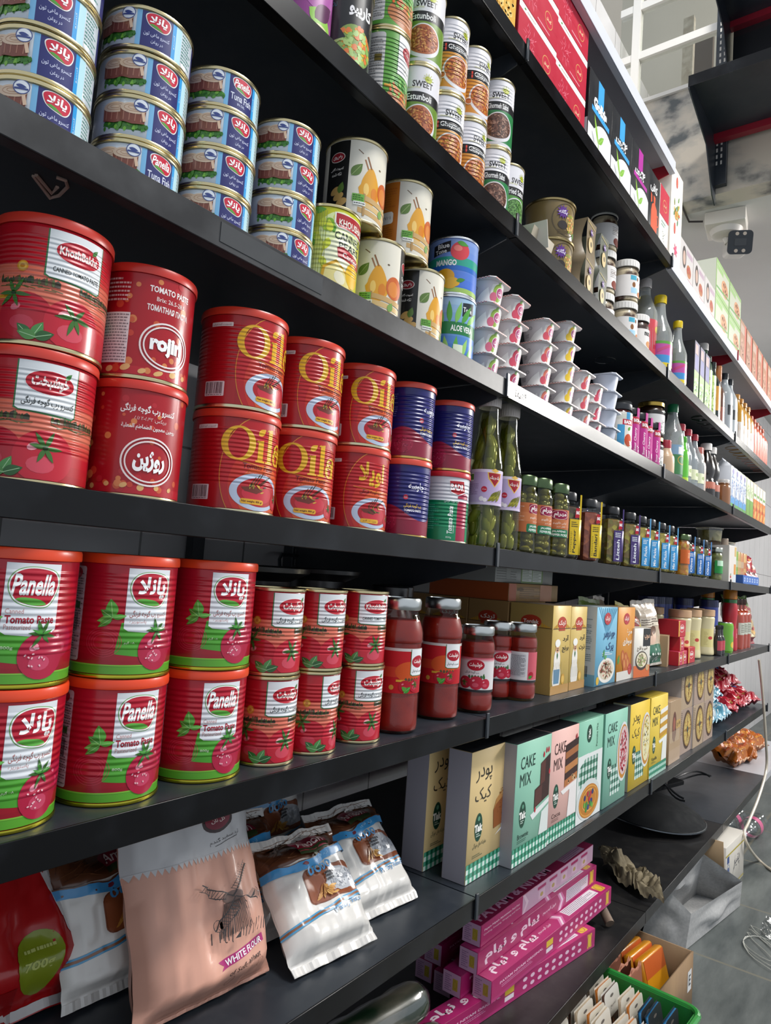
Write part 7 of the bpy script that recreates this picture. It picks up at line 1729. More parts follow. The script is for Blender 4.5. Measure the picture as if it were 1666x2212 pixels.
# pastry flour bag
def pastry_art():
    a = Art(); W, H = 165, 240
    br = '#5a3420'
    a.rect(-2, 0, W+2, 240, '#dcd9d4'); a.rect(-2, 172, W+2, 240, br)
    for i in range(26): a.line(random.uniform(0, W), random.uniform(176, 236), random.uniform(0, W), random.uniform(176, 236), .8, random.choice(('#44261a', '#6b4229', '#784c30')))
    p = [(-2, 158), (60, 150), (110, 160), (W+2, 172), (W+2, 186), (110, 176), (60, 165), (-2, 173)]
    a.poly([(x, y+2) for x, y in p[:4]]+[(x, y+2) for x, y in p[4:]], br); a.poly(p, '#3a8cc4'); a.text('آرد قنادی', 96, 167, 34, '#a8d4ee', 7, .0, 0, .1, True); a.ell(62, 160, 5, 3.5, '#6a1c30')
    a.ell(88, 196, 34, 14, '#8c2036', 24); a.poly([(54, 196), (122, 196), (118, 182), (60, 182)], '#8c2036'); a.text('Amoon', 88, 194, 52, '#e8d4d0', 14, .01, .2); a.poly([(58, 183), (120, 186), (116, 178), (92, 176), (88, 170), (82, 176), (60, 176)], '#2f3a20'); a.ell(96, 214, 8, 7, '#e8e4e0', 14); a.ell(102, 210, 6, 5, '#e8e4e0', 12)
    a.rrect(50, 88, 156, 150, 12, '#7a3f24'); a.rrect(52, 90, 154, 148, 11, '#8a4a2a')
    a.poly([(78, 108), (96, 134), (112, 144), (130, 142), (154, 128), (154, 100), (110, 96)], '#b9bcc2'); a.specks(122, 120, 30, 18, 60, ('#cfd2d6', '#a4a8b0'), 4, 2.4)
    for i in range(16): a.leaf(62+i*2.6, 94+(i % 5)*3, 15, 3.6, .5+.16*i, random.choice(('#c48a3c', '#a86a28', '#d8a452')))
    a.text('0000', 84, 147, 52, '#3a8cc4', 16, .02, 0, .08); a.fine(84, 118, 112, 136, 3, '#3a3c40', .6)
    a.poly([(-2, 66), (70, 76), (W+2, 90), (W+2, 93), (70, 79), (-2, 69)], '#4a9ac8'); a.poly([(-2, 62), (70, 72), (W+2, 86), (W+2, 90), (70, 76), (-2, 66)], '#8a5a3c'); a.poly([(-2, 59), (70, 69), (W+2, 83), (W+2, 86), (70, 72), (-2, 62)], '#4a9ac8')
    a.text('Pastry Flour', 116, 70, 66, '#3f7fb0', 12, .02, 0, .12)
    return a
PA = stretch(pastry_art(), .84, .70)
pillow('pastry', 'flour_bag', .139, .167, .058, '#dcd9d4', PA, .09, .07, .0026, sealcol='#cfccc8', seed=1.3)
pillow('pastry2', 'flour_bag', .139, .167, .054, '#dcd9d4', PA, .09, .07, .0026, sealcol='#cfccc8', seed=5.1)
def bag(key, x, y, rx, rz, lab, cat, grp=None, ry=0.0, lift=.004):
    o = put(key, (0, 0, 0), 0, lab, cat, grp); lean(o, (x, y, z4+lift), -rx, rz, ry); return o
pt = [on_z(q[0], q[1], z4) for q in ((745, 2085), (850, 1985), (585, 2075), (700, 1950), (330, 2190), (215, 2110))]
bag('pastry', pt[0].x, pt[0].y+.012, .78, -.10, 'white pastry flour bag standing in front of the other flour bags', 'bag', 'pastry flour bags')
bag('pastry2', pt[1].x, pt[1].y+.015, .80, -.10, 'white pastry flour bag at the right end of the flour shelf', 'bag', 'pastry flour bags')
bag('pastry2', pt[2].x, pt[2].y+.03, .60, -.05, 'pastry flour bag half hidden behind the front white one', 'bag', 'pastry flour bags')
bag('pastry', pt[3].x, pt[3].y+.11, .34, 0.0, 'pastry flour bag standing at the very back with dark red badge', 'bag', 'pastry flour bags')
bag('pastry2', pt[4].x, pt[4].y+.055, .46, -.05, 'pastry flour bag with creased wrapper left of the peach bag', 'bag', 'pastry flour bags')
bag('pastry', pt[5].x, pt[5].y+.085, .40, -.05, 'pastry flour bag between the red bag and the creased one', 'bag', 'pastry flour bags')
# peach flour bag with windmill
a = Art(); W, H = 165, 290
a.rect(-2, 0, W+2, 205, '#d6a08c'); a.rect(-2, 215, W+2, 300, '#c9c7c8')
z_ = [(-2, 205)]
for i in range(28): z_ += [(i*6.1-2, 205), (i*6.1+1.05, 215)]
z_ += [(W+3, 205), (W+3, 204), (-2, 204)]
a.poly(z_, '#d6a08c')
top = [(-2, 215.2)]+[(i*6.1+(-2 if k == 0 else 1.05), 205 if k == 0 else 214.8) for i in range(28) for k in (0, 1)]+[(W+3, 205), (W+3, 215.2)]
a.poly(top, '#c9c7c8')
K = '#3a3434'
bx, by = 104, 122
a.poly([(bx-20, by-34), (bx-13, by+16), (bx+11, by+20), (bx+24, by-30)], '#b98a7a'); a.ell(bx, by+20, 13, 9, '#7a6058', 16)
for d in range(18): a.line(bx-20+d*2.4, by-34+(d % 3), bx-12+d*1.3, by+14, .7, K)
for an in (0.9, 2.45, 4.1, 5.6):
    c_, s_ = math.cos(an), math.sin(an); L_ = 50 if an != 5.6 else 28
    a.line(bx, by+20, bx+L_*c_, by+20+L_*s_, 1.6, K)
    for k in range(11):
        t_ = 10+k*(L_-10)/11; a.line(bx+t_*c_, by+20+t_*s_, bx+t_*c_-s_*9, by+20+t_*s_+c_*9, .8, K)
    a.line(bx+10*c_-s_*9, by+20+10*s_+c_*9, bx+L_*c_-s_*9, by+20+L_*s_+c_*9, .8, K)
for i in range(16): a.line(bx-32+i*4, by-36-random.uniform(0, 4), bx-30+i*4.2, by-22+random.uniform(-4, 8), 1.1, K)
a.ring(bx-26, by-14, 6, 9, .9, K, 16)
a.poly([(74, 58), (142, 72), (144, 60), (78, 44), (82, 50)], '#a8286e'); a.text('WHITE FLOUR', 112, 58.5, 56, '#f6eef0', 10, .02, .1, .2); a.text('of Soft Wheat', 114, 40, 46, '#3a3434', 8, .0, .1, .2)
for x, y in ((100, 22), (122, 26), (138, 32)): a.ring(x, y, 4, 7, .6, '#a07a6c', 14)
a.ell(104, 262, 22, 18, '#3a2a2a', 20); a.ell(104, 263, 18, 14, '#7a1c30', 20); a.text('گل نان', 104, 263, 20, '#e8d8d0', 8, .02, 0, 0, True); a.text('آرد سفید گندم', 112, 232, 46, '#3a3638', 9, .0, 0, .1, True); a.line(96, 224, 130, 229, .8, '#3a3638')
pillow('peach', 'flour_bag', .172, .25, .08, '#d6a08c', stretch(a, 1.03, .70), .10, .02, .0030, 'card', '#cc9a88', 9.7, None, .35)
pc = on_z(480, 2160, z4); bag('peach', pc.x-.018, pc.y+.005, .40, -.06, 'peach flour bag with a windmill drawing and zigzag white top', 'bag')
# red and white bag
a = Art(); a.rect(-2, 0, 205, 300, '#a81418'); a.poly([(190, -2), (150, 60), (128, 140), (160, 300), (205, 300), (205, -2)], '#c9c5c6'); a.poly([(150, 190), (142, 240), (150, 300), (185, 300), (186, 240), (166, 190)], '#a81418'); a.poly([(0, 190), (60, 215), (140, 250), (150, 300), (128, 300), (110, 262), (50, 232), (0, 212)], '#cfcbcc')
a.ell(120, 44, 24, 26, '#7d8a1c', 22); a.text('700g', 118, 36, 30, '#b8c070', 9, .03); a.fine(104, 46, 136, 54, 1, '#b8c070'); a.rect(-2, 0, 100, 26, '#8f1014')
pillow('redbag', 'rice_bag', .20, .28, .10, '#a81418', a, .05, .05, .006, 'film', '#b8b4b4', 3.3)
pr2 = on_z(70, 2205, z4); bag('redbag', pr2.x-.02, pr2.y+.005, .72, -.08, 'red and white plastic bag at the lower left corner', 'bag')
dk = MB()
for i in range(6): dk.ellipsoid((.03*i, .02*math.sin(i*2), .05+.012*math.sin(i*1.7)), (.05, .05, .05), M('#1a1a1c', 'film'), 10)
t_ = on_z(10, 1990, z4); product('blackbag', 'black_bag', [('bag', dk)]); put('blackbag', (.30, .40, z4), 0, 'crumpled black plastic bag behind the red and white bag', 'bag')
# pale panel leaning at the back of the flour shelf
pn = MB(); pn.box(.80, .90, .40, .412, z4, z4+.25, M('#9a9a9e', 'card')); 
tag(link('panel', pn.mesh('panel')), 'pale grey panel standing on the flour shelf against the wall', 'panel')
# rolls in clear film, lower left of the foil boxes
def roll(key, c1, c2):
    m = MB(); m.lathe([(0, 0), (.027, .001), (.030, .008), (.030, .30), (.027, .308), (0, .309)], noise_mat('printed_roll', c1, c2, 9, .35, lo=.45, hi=.55, stretch=(1, 1, .5)), 28)
    f = MB(); v = []; n = 26
    prof = [(.012, -.02), (.029, .0)]+[(.0325+.0012*math.sin(i*2.3), .02+i*.027) for i in range(11)]+[(.028, .31), (.014, .33)]
    bm_pts = []
    for r, z in prof:
        for i in range(n):
            aa = 2*PI*i/n; rr = r+.0018*noise.noise(Vector((math.cos(aa)*3, math.sin(aa)*3, z*30)))
            bm_pts.append((rr*math.sin(aa), -rr*math.cos(aa), z))
    fs = [(k*n+i, k*n+(i+1) % n, (k+1)*n+(i+1) % n, (k+1)*n+i) for k in range(len(prof)-1) for i in range(n)]
    f.add(bm_pts, fs, glass_mat('crinkled_film', '#e6e6e4', .14, .12), True)
    product(key, 'wrapped_roll', [('roll', m), ('film', f)])
roll('roll_g', '#8a8474', '#1c3a24'); roll('roll_w', '#a39a8a', '#b8b2a4'); roll('roll_r', '#b0a898', '#b03048')
z5 = ZS['5']
for k, (xe, ye, zz), lab in (('roll_g', (1.12, .10, .033), 'film-wrapped roll with green print, lowest beside the foil boxes'), ('roll_r', (1.085, .030, .033), 'film-wrapped roll with pink print nearest the shelf edge'), ('roll_w', (1.13, .172, .033), 'film-wrapped plain roll at the back'), ('roll_g', (1.10, .135, .095), 'film-wrapped roll with green print on top of the others')):
    o = put(k, (0, 0, 0), 0, lab, 'roll', 'film-wrapped rolls'); lean(o, (xe, ye+.0, z5+zz), 0, PI/2-.06, -PI/2)
    o.matrix_world = Matrix.Translation((xe-.02, ye, z5+zz)) @ Matrix.Rotation(-.12, 4, 'Z') @ Matrix.Rotation(-PI/2, 4, 'Y')
bb = MB(); bb.box(.60, .80, .06, .26, z5, z5+.14, M('#1c2f6a', 'card'), .002)
tag(link('blue_box', bb.mesh('blue_box')), 'dark blue box on the lowest shelf under the flour bags', 'box')

# ================================================================== packets right of the soup
def packet(key, w, h, t, col, art, **k): pillow(key, 'snack_packet', w, h, t, col, art, .07, .05, .003, nu=12, nv=14, **k)
z3 = ZS['3']
a = Art(); a.rect(-2, 60, 130, 170, '#d0b418'); a.ell(70, 130, 26, 17, '#a83428', 20); a.rect(46, 124, 94, 130, '#e0d4c8'); a.fine(36, 74, 104, 106, 5, '#7a6a18'); a.rect(-2, 0, 130, 60, '#8a7a4c'); a.specks(60, 30, 56, 26, 60, ('#4a7a34', '#b89a5c', '#c8b070'), 7, 4); a.rect(-2, 52, 130, 64, '#4f8a2c')
packet('pk_yel', .13, .175, .04, '#d0b418', a, seed=2.2)
a = Art(); a.rect(-2, 0, 120, 160, '#c8b49a'); a.rect(8, 6, 112, 60, '#2f6a50'); a.ell(60, 84, 24, 22, '#d8b49c', 20); a.ell(60, 100, 26, 14, '#6a4a34', 18); a.rect(14, 112, 106, 136, '#ddd0bc'); a.fine(20, 114, 100, 134, 3, '#6a5a4a'); a.specks(60, 30, 40, 20, 12, ('#e0e4dc',), 4, 4)
packet('pk_tan', .12, .19, .035, '#c8b49a', a, seed=4.4)
a = Art(); a.rect(-2, 0, 120, 170, '#7f9a4c'); a.rect(-2, 0, 120, 66, '#d8d8d2'); a.ell(60, 100, 36, 30, '#b8c870', 18); a.ell(60, 108, 18, 12, '#d8b838', 16)
packet('pk_grn', .12, .185, .04, '#7f9a4c', a, seed=7.7)
a = Art(); a.rect(-2, 0, 110, 120, '#c89a3c'); a.ell(50, 60, 30, 20, '#a83428', 18); a.rect(26, 54, 74, 62, '#e0d4c8'); a.specks(50, 24, 40, 18, 30, ('#8a5a2c', '#d8b45c'), 6, 4); a.rect(-2, 0, 110, 16, '#b8502c')
packet('pk_org', .11, .10, .03, '#c89a3c', a, seed=8.1)
def at3(key, x, y, rx, ry, rz, lab, grp=None): o = put(key, (0, 0, 0), 0, lab, 'packet', grp); lean(o, (x, y, z3+.004), rx, rz, ry); return o
at3('pk_grn', 1.93, .16, -.18, .05, -.1, 'green and white packet standing behind the soup packet', None)
at3('pk_yel', 1.99, .080, -.22, .20, -.2, 'bright yellow packet with red badge, tilted to the right', None)
at3('pk_tan', 2.10, .060, -.15, -.06, -.25, 'tan packet with cartoon-free green foot beside the yellow packet'.replace('cartoon-free ', ''), None)
at3('pk_org', 1.94, .045, -.25, .15, -.2, 'small orange snack packet at the foot of the yellow packet', None)
at3('pk_tan', 2.03, .18, -.10, .06, .1, 'tan packet standing behind the yellow one', None)
def small_red(key, w, d, h, col, c2):
    a = Art(); a.rect(2, 2, w*1000-2, h*1000-2, col); a.ell(w*480, h*520, w*300, h*240, '#c8283a', 20); a.ring(w*480, h*520, w*300, h*240, 1.6, '#e8d8d0', 20); a.fine(w*260, h*420, w*720, h*620, 1, '#f0e0d8', .8); a.rect(2, 2, w*160, h*1000-2, c2)
    carton(key, 'stock_cube_box', w, d, h, col, '#b02030', col, a)
small_red('cube_a', .085, .06, .05, '#b81c2c', '#d8a838'); small_red('cube_b', .05, .05, .042, '#c03a54', '#d8b040')
for k, x, y, j, lab in (('cube_b', 2.235, .016, 0, 'pink stock cube box, lowest left of the small pile'), ('cube_b', 2.29, .018, 0, 'pink stock cube box beside the lowest left one'), ('cube_a', 2.348, .016, 0, 'red stock cube box in front of the mayonnaise jars'), ('cube_b', 2.262, .020, 1, 'pink stock cube box, second layer of the small pile'), ('cube_a', 2.245, .022, 2, 'red stock cube box on top of the small pile'), ('cube_a', 2.19, .09, 0, 'red stock cube box behind the small pile')):
    put(k, (x, y, z3+j*.0425), 0, lab, 'box', 'stock cube boxes')
kb_ = MB(); kb_.box(0, .08, 0, .05, 0, .09, M('#a48a6a', 'paper')); product('kbox', 'kraft_box', [('box', kb_)]); put('kbox', (2.165, .03, z3), .2, 'plain kraft box left of the red stock cube boxes', 'box')
# blue tins, ketchup, green can, sauces further along
bottle('bluetin', 'creamer_tin', [(.03, 0), (.034, .004), (.034, .17), (.033, .178)], M('#2a3a8a', 'plastic'), (.0345, .172, .2, '#1c2450'))
for i, (x, y) in enumerate(((2.60, .22), (2.70, .22), (2.80, .22), (2.86, .16), (2.925, .085))): put('bluetin', (x, y, z3), 0, 'blue tin behind the mayonnaise, %s from the left' % ORD[i], 'tin', 'blue tins')
a = Art(); a.rect(-30, 0, 30, 60, '#d8d4d8'); a.ell(6, 46, 16, 12, '#b82a3c', 18); a.ell(4, 16, 12, 12, '#1c1c20', 18); a.ell(18, 10, 8, 9, '#a82038', 14)
bottle('creamjar', 'cream_jar', [(.03, 0), (.036, .006), (.036, .07), (.03, .085)], M('#d4d0d4', 'plastic'), (.031, .085, .1, '#d8d4d8'), label=[(.006, .066, '#d8d4d8', a, .0363, -1.3, 1.3)])
put('creamjar', (2.845, .055, z3), 0, 'white jar with red badge right of the mayonnaise jars', 'jar')
for i in range(2):
    if i == 0: bottle('mini', 'sauce_bottle', std(.016, .11, .008, .5, .7), M('#1c1618', 'wet'), (.009, .095, .11, '#1c1c20'), label=[(.02, .055, '#b83a48', None, .0163, -1.4, 1.4)])
    put('mini', (2.80+i*.045, .024, z3), 0, 'small dark sauce bottle, %s of two in front of the cream jar' % ('left', 'right')[i], 'bottle', 'small dark sauce bottles')
a = Art(); a.rect(-40, 0, 40, 110, '#6aa82c'); a.ell(0, 28, 14, 14, '#d8b428', 18); a.ell(16, 24, 14, 14, '#d8d0a0', 18); a.ell(14, 78, 16, 18, '#c87a8a', 18)
bottle('greencan', 'drink_can', [(.024, 0), (.031, .008), (.031, .1), (.026, .114)], M('#6aa82c', 'tin'), (.027, .113, .116, '#c8ccc8'), 'steel', label=[(.006, .104, '#6aa82c', a.shift(0, 0, .88), .0313, -3.1, 3.1)])
put('greencan', (3.03, .046, z3), -.2, 'bright green fruit can left of the red ketchup bottles', 'can')
a = Art(); a.text('Ketchup', 4, 40, 60, '#e8a8a0', 14, .02, 0, PI/2)
bottle('ketchup', 'ketchup_bottle', [(.026, 0), (.032, .006), (.030, .06), (.026, .1), (.030, .16), (.024, .2), (.02, .21)], M('#b0202c', 'plastic'), (.026, .208, .255, '#c07a1c'), label=[(.03, .09, '#b81c34', a.shift(-2, -8, .7), .0300, -1.2, 1.2), (.192, .206, '#1c6a2c', None, .0262, -3.1, 3.1)])
put('ketchup', (3.16, .055, z3), -.2, 'red ketchup bottle with orange cap, in front', 'bottle', 'ketchup bottles'); put('ketchup', (3.11, .13, z3), -.2, 'red ketchup bottle with orange cap, set behind', 'bottle', 'ketchup bottles')
a = Art(); a.rect(-24, 0, 24, 50, '#b8bcae'); a.fine(-16, 8, 16, 44, 5, '#6a6a5a')
bottle('hotsauce', 'sauce_bottle', std(.036, .21, .013, .6, .78), M('#9c3418', 'wet'), (.015, .185, .21, '#4a2c20'), label=[(.06, .11, '#b8bcae', a, .0363, -.8, 1.0)])
for i in range(3): put('hotsauce', (3.30+i*.078, .06, z3), -.2, 'orange-red sauce bottle with pale label, %s of three' % ORD[i], 'bottle', 'orange-red sauce bottles')
a = Art(); a.rect(-2, 0, 190, 220, '#b8a888'); a.specks(95, 110, 80, 96, 90, ('#d8c8a0', '#c05a6a', '#d8b070', '#a83c4c'), 10, 6); a.rect(-2, 170, 190, 220, '#6a8a44'); a.rect(-2, 0, 190, 30, '#b02c40')
pillow('noodle', 'noodle_bag', .19, .22, .06, '#b8a888', a, .06, .05, .006, nu=14, nv=14, seed=2.9)
o = put('noodle', (0, 0, 0), 0, 'clear noodle bag with green and red ends at the far right', 'bag'); lean(o, (3.58, .07, z3+.006), -.2, -.25)
o = put('noodle', (0, 0, 0), 0, 'clear noodle bag further right, partly out of the picture', 'bag'); lean(o, (3.82-.06, .13, z3+.006), -.2, -.25)
# ================================================================== far end of the pickle shelf
z2 = ZS['2']
a = Art(); a.rect(2, 2, 88, 138, '#d4cec8'); a.ell(24, 20, 8, 6, '#a82a34', 14); a.leaf(20, 24, 14, 8, .8, '#4f7a44'); a.rect(60, 30, 84, 70, '#d08a34'); a.rect(50, 0.5, 84, 30, '#c8d0d8'); a.rect(64, 100, 86, 136, '#c8a868')
carton('cherrybox', 'white_carton', .09, .08, .14, '#d4cec8', '#c8c2bc', '#d0c8c0', a); put('cherrybox', (2.90, .014, z2), -.1, 'white carton with cherries, right of the olive tubs', 'carton')
bottle('greyb', 'grey_bottle', std(.026, .16, .012, .6, .8), M('#6f6c7a', 'plastic'), (.013, .145, .175, '#b8a898')); put('greyb', (3.05, .06, z2), 0, 'slim grey bottle beside the cherry carton', 'bottle')
for i, (c, c2) in enumerate((('#8ab83c', '#b8c8a0'), ('#7aa834', '#a8b88c'), ('#b8904c', '#c8a878'), ('#c07a44', '#b89a7a'), ('#c8a05c', '#b86a34'))):
    a = Art(); a.rect(2, 2, 58, 58, c); a.rect(2, 70, 58, 98, c2); a.fine(10, 40, 50, 54, 2, c2)
    carton('pkt%d' % i, 'upright_packet', .06, .02, .135, c, None, None, a.shift(0, 0, .98), None, None, 'film')
    put('pkt%d' % i, (3.13+i*.064, .05, z2+.001), -.06, ['bright green upright packet nearest the grey bottle', 'second green upright packet', 'tan upright packet beside the green ones', 'orange-brown upright packet between tan ones', 'tan and orange upright packet at the right end'][i], 'packet', 'upright packets')
a = Art(); a.rect(1, 1, 299, 34, '#3a6ab8')
for i in range(6): a.text('22', 28+i*48, 18, 22, '#d8e4f4', 16, .02)
carton('bluestrip', 'tray_box', .30, .05, .035, '#3a6ab8', '#2f5aa0', '#5a86c8', a); put('bluestrip', (3.12, -.0+.002, z2), -.03, 'low blue tray with white figures in front of the upright packets', 'tray')
a = Art(); a.rect(-2, 0, 120, 140, '#a82030'); a.specks(58, 70, 50, 60, 40, ('#d8a050', '#2c2428', '#d8505c', '#c8c0b8'), 9, 5)
pillow('redpkt', 'snack_packet', .12, .15, .05, '#a82030', a, .06, .05, .008, nu=12, nv=12, seed=6.1)
for i in range(4):
    o = put('redpkt', (0, 0, 0), 0, 'crumpled red snack packet at the far right of the pickle shelf, %s of four' % ORD[i], 'packet', 'red snack packets'); lean(o, (3.46+(i % 2)*.12, .05+.09*(i//2), z2+.006+(.0 if i < 2 else .04)), -.35, -.2)
# ================================================================== candy bags on the low shelf at the far end
a = Art(); a.rect(-2, 0, 150, 160, '#5a98b0'); a.rect(-2, 100, 150, 130, '#c0ccd2'); a.specks(74, 80, 64, 70, 60, ('#c8d4d8', '#2f8ab0', '#a8c4cc', '#dfe4e6'), 11, 6)
pillow('teal', 'candy_bag', .15, .16, .055, '#5a98b0', a, .05, .05, .011, nu=14, nv=14, seed=1.9)
a = Art(); a.rect(-2, 0, 150, 160, '#a81c30'); a.specks(74, 80, 64, 70, 60, ('#c84a58', '#c8a060', '#8a1424', '#d8707c'), 11, 6); a.ell(90, 100, 14, 12, '#4a78c0', 14)
pillow('redcandy', 'candy_bag', .15, .16, .055, '#a81c30', a, .05, .05, .011, nu=14, nv=14, seed=4.9)
cb_ = [(2.90, .06, 0, 'teal', 'lowest at the left'), (2.93, .24, 0, 'teal', 'lowest at the back'), (3.07, .06, 0, 'teal', 'nearest the shelf edge'), (2.91, .10, 1, 'teal', 'second layer at the left'), (3.08, .12, 1, 'teal', 'second layer at the right'), (2.97, .14, 2, 'teal', 'topmost'),
       (3.26, .06, 0, 'redcandy', 'lowest at the left'), (3.43, .06, 0, 'redcandy', 'lowest in the middle'), (3.60, .06, 0, 'redcandy', 'lowest at the right'), (3.29, .13, 1, 'redcandy', 'second layer at the left'), (3.46, .14, 1, 'redcandy', 'second layer at the right'), (3.25, .22, 2, 'redcandy', 'topmost at the back left'), (3.44, .23, 2, 'redcandy', 'topmost at the back right'), (3.62, .15, 1, 'redcandy', 'at the far right end')]
for i, (x, y, lv, k, lab) in enumerate(cb_):
    o = put(k, (0, 0, 0), 0, '%s candy bag, %s of its heap' % ('teal and white' if k == 'teal' else 'red', lab), 'bag', 'teal candy bags' if k == 'teal' else 'red candy bags')
    lean(o, (x, y-.03, z4+.032+lv*.062), -1.35+.08*math.sin(i*2.1), -.1+.25*math.sin(i*1.3))
cn = MB(); cn.box(0, .20, 0, .20, 0, .06, M('#8a7448', 'card'), .004); product('ctn', 'brown_carton', [('carton', cn)]); put('ctn', (2.95, .27, z4+.001), .2, 'brown carton lying behind the candy bags', 'carton')
a = Art(); a.rect(-2, 0, 190, 150, '#b0601c'); a.specks(94, 74, 84, 66, 50, ('#c87a28', '#8a4414', '#d8923c', '#b8501c'), 14, 8)
pillow('orangebag', 'snack_bag', .19, .15, .08, '#b0601c', a, .05, .05, .012, nu=14, nv=14, seed=3.4)
for i, (x, y, lv) in enumerate(((3.86, .10, 0), (4.06, .08, 0), (4.28, .10, 0), (3.92, .22, 1), (4.12, .2, 1))):
    o = put('orangebag', (0, 0, 0), 0, 'orange snack bag on the white low shelf, %s of five' % ORD[i], 'bag', 'orange snack bags'); lean(o, (x, y, ZS['5']+.035+lv*.05), -1.3, -.1+.3*math.sin(i*2))
# low white board that continues the lowest shelf
t = empty('shelf_board', (3.7815, 0, ZS['5']))
d = MB(); d.box(0, .917, .0012, .45, -.0035, -.0002, M('#b9bac0', 'paint')); link('deck', d.mesh('deck'), t)
f = MB(); f.box(0, .917, -.0012, .0012, -.03, 0, M('#b9bac0', 'paint'), .0006); link('front_lip', f.mesh('front_lip'), t)
tag(t, 'white low shelf board under the orange snack bags at the far end', 'shelf')
# ================================================================== things on the lowest black shelf
ld = MB(); ld.lathe([(0, .052), (.06, .050), (.13, .038), (.178, .014), (.182, .008), (.186, .006), (.19, .0), (.186, -.001), (.18, .002), (0, .03)], M('#17191b', 'matt'), 64)
rm_ = MB(); rm_.lathe([(.1885, .0042), (.1915, .003), (.1925, -.0005), (.1905, -.002), (.187, -.001)], M('#5c6064', 'steel'), 64)
product('panlid', 'griddle_pan', [('pan', ld), ('rim', rm_)])
c_ = on_z(1455, 1765, ZS['5']+.05)
hd_ = MB(); hd_.box(0, .22, -.016, .016, -.006, .006, M('#1b1c1e', 'plastic'), .004, None, 2)
o = put('panlid', (c_.x+.06, c_.y+.0, ZS['5']+.035), 0, 'round black pan lying upside down on the lowest shelf', 'pan'); lean(o, (c_.x+.06, .21, ZS['5']+.030), .07, 0)
sl_ = MB(); sl_.box(-.17, .17, -.05, .05, 0, .018, M('#18191b', 'matt'), .003); product('slab', 'black_slab', [('slab', sl_)])
o = put('slab', (0, 0, 0), 0, 'flat black slab behind the pan on the lowest shelf', 'slab'); lean(o, (3.02, .30, ZS['5']+.03), .05, -.25)
w_ = MB()
for k in range(2):
    pts = []
    for i in range(20):
        t_ = i/19*PI*1.1; pts.append((3.12+.20*math.cos(t_-.2)+k*.02, .16+.10*math.sin(t_-.2), ZS['5']+.05+.012*math.sin(t_*3+k)-.012*k))
    w_.tube(pts, .004, M('#26282a', 'plastic'), 6)
tag(link('cord', w_.mesh('cord')), 'loops of dark cord behind the pan on the lowest shelf', 'cord')
st = MB(); q0 = on_z(1318, 1995, ZS['5']+.012); q1 = on_z(1302, 1880, ZS['5']+.10)
st.tube([(q0.x, q0.y, ZS['5']+.0115), (q1.x-.02, q1.y+.02, ZS['5']+.06)], [.0115, .0105], noise_mat('old_wood', '#5a4a40', '#7a6858', 20, .7), 12)
tag(link('wooden_stick', st.mesh('wooden_stick')), 'short round wooden stick leaning at the right end of the foil boxes', 'stick')
# crumpled cloth
def cloth(name, pts_w, L, W_, amp, mat, f, seed):
    nu, nv = 60, 30; P = []; F = []
    for j in range(nv+1):
        for i in range(nu+1):
            u, v = i/nu, j/nv
            p_ = f(u, v); n_ = noise.noise(Vector((u*5+seed, v*4, 0)))*amp+abs(noise.noise(Vector((u*11+seed, v*9, 2))))*amp*.8
            P.append((p_[0]+noise.noise(Vector((u*4, v*4, seed)))*amp*.8, p_[1]+noise.noise(Vector((u*4, v*4, seed+5)))*amp*.8, p_[2]+max(0, n_+amp*.4)))
    for j in range(nv):
        for i in range(nu): F.append((j*(nu+1)+i, j*(nu+1)+i+1, (j+1)*(nu+1)+i+1, (j+1)*(nu+1)+i))
    m = MB(); m.add(P, F, mat, True); return m
A0 = on_z(1312, 1868, ZS['5']); A1 = on_z(1432, 1950, ZS['5']+.01)
def cf(u, v):
    c0 = (2.16+(2.05-2.16)*u, .20+(-.005-.20)*u); w2 = .09+.05*math.sin(PI*u)
    return (c0[0]+(v-.5)*w2*1.3, c0[1]+(v-.5)*w2*.6, ZS['5']+.002+.030*math.sin(PI*v)*(.6+.4*math.sin(u*7)))
cm = cloth('cloth', None, 0, 0, .030, noise_mat('brown_cloth', '#6a604c', '#857a62', 60, .95), cf, 3.0)
tag(link('crumpled_cloth', cm.mesh('crumpled_cloth')), 'crumpled brown cloth draped over the joint of the lowest shelf', 'cloth')
# ================================================================== on the floor
# grey fabric bag standing open
b = MB()
x0, x1, y0, y1 = 2.30, 2.56, -.075, .085
hgt = [(0.0, 0.0), (.10, .01), (.2, -.01)]
GREYC = noise_mat('grey_fabric', '#a6a6a6', '#b4b4b3', 120, .9)
def bagface(P, nu=14, nv=10, amp=.006, s=0.0):
    V = []; F = []
    for j in range(nv+1):
        for i in range(nu+1):
            u, v = i/nu, j/nv
            p_ = [(P[0][k]*(1-u)+P[1][k]*u)*(1-v)+(P[3][k]*(1-u)+P[2][k]*u)*v for k in range(3)]
            w = math.sin(PI*u)*math.sin(PI*min(1, v*1.0))
            n_ = noise.noise(Vector((u*3+s, v*3, s)))*amp*w
            V.append((p_[0]+n_, p_[1]+n_*1.2, p_[2]+n_*.3))
    for j in range(nv):
        for i in range(nu): F.append((j*(nu+1)+i, j*(nu+1)+i+1, (j+1)*(nu+1)+i+1, (j+1)*(nu+1)+i))
    b.add(V, F, GREYC, True)
B0 = on_z(1480, 2048, 0.0); 
c = dict(fl=(2.29, -.02, .002), fr=(2.74, -.085, .002), bl=(2.26, .10, .002), br=(2.72, .05, .002))
t = dict(fl=(2.30, -.03, .105), fr=(2.71, -.095, .095), bl=(2.26, .06, .19), br=(2.60, .005, .185))
bagface([c['bl'], c['fl'], t['fl'], t['bl']], s=1.0, amp=.012)
bagface([c['fl'], c['fr'], t['fr'], t['fl']], s=2.0, amp=.014)
bagface([c['br'], c['bl'], t['bl'], t['br']], s=3.0, amp=.03)
bagface([c['fr'], c['br'], t['br'], t['fr']], s=4.0, amp=.012)
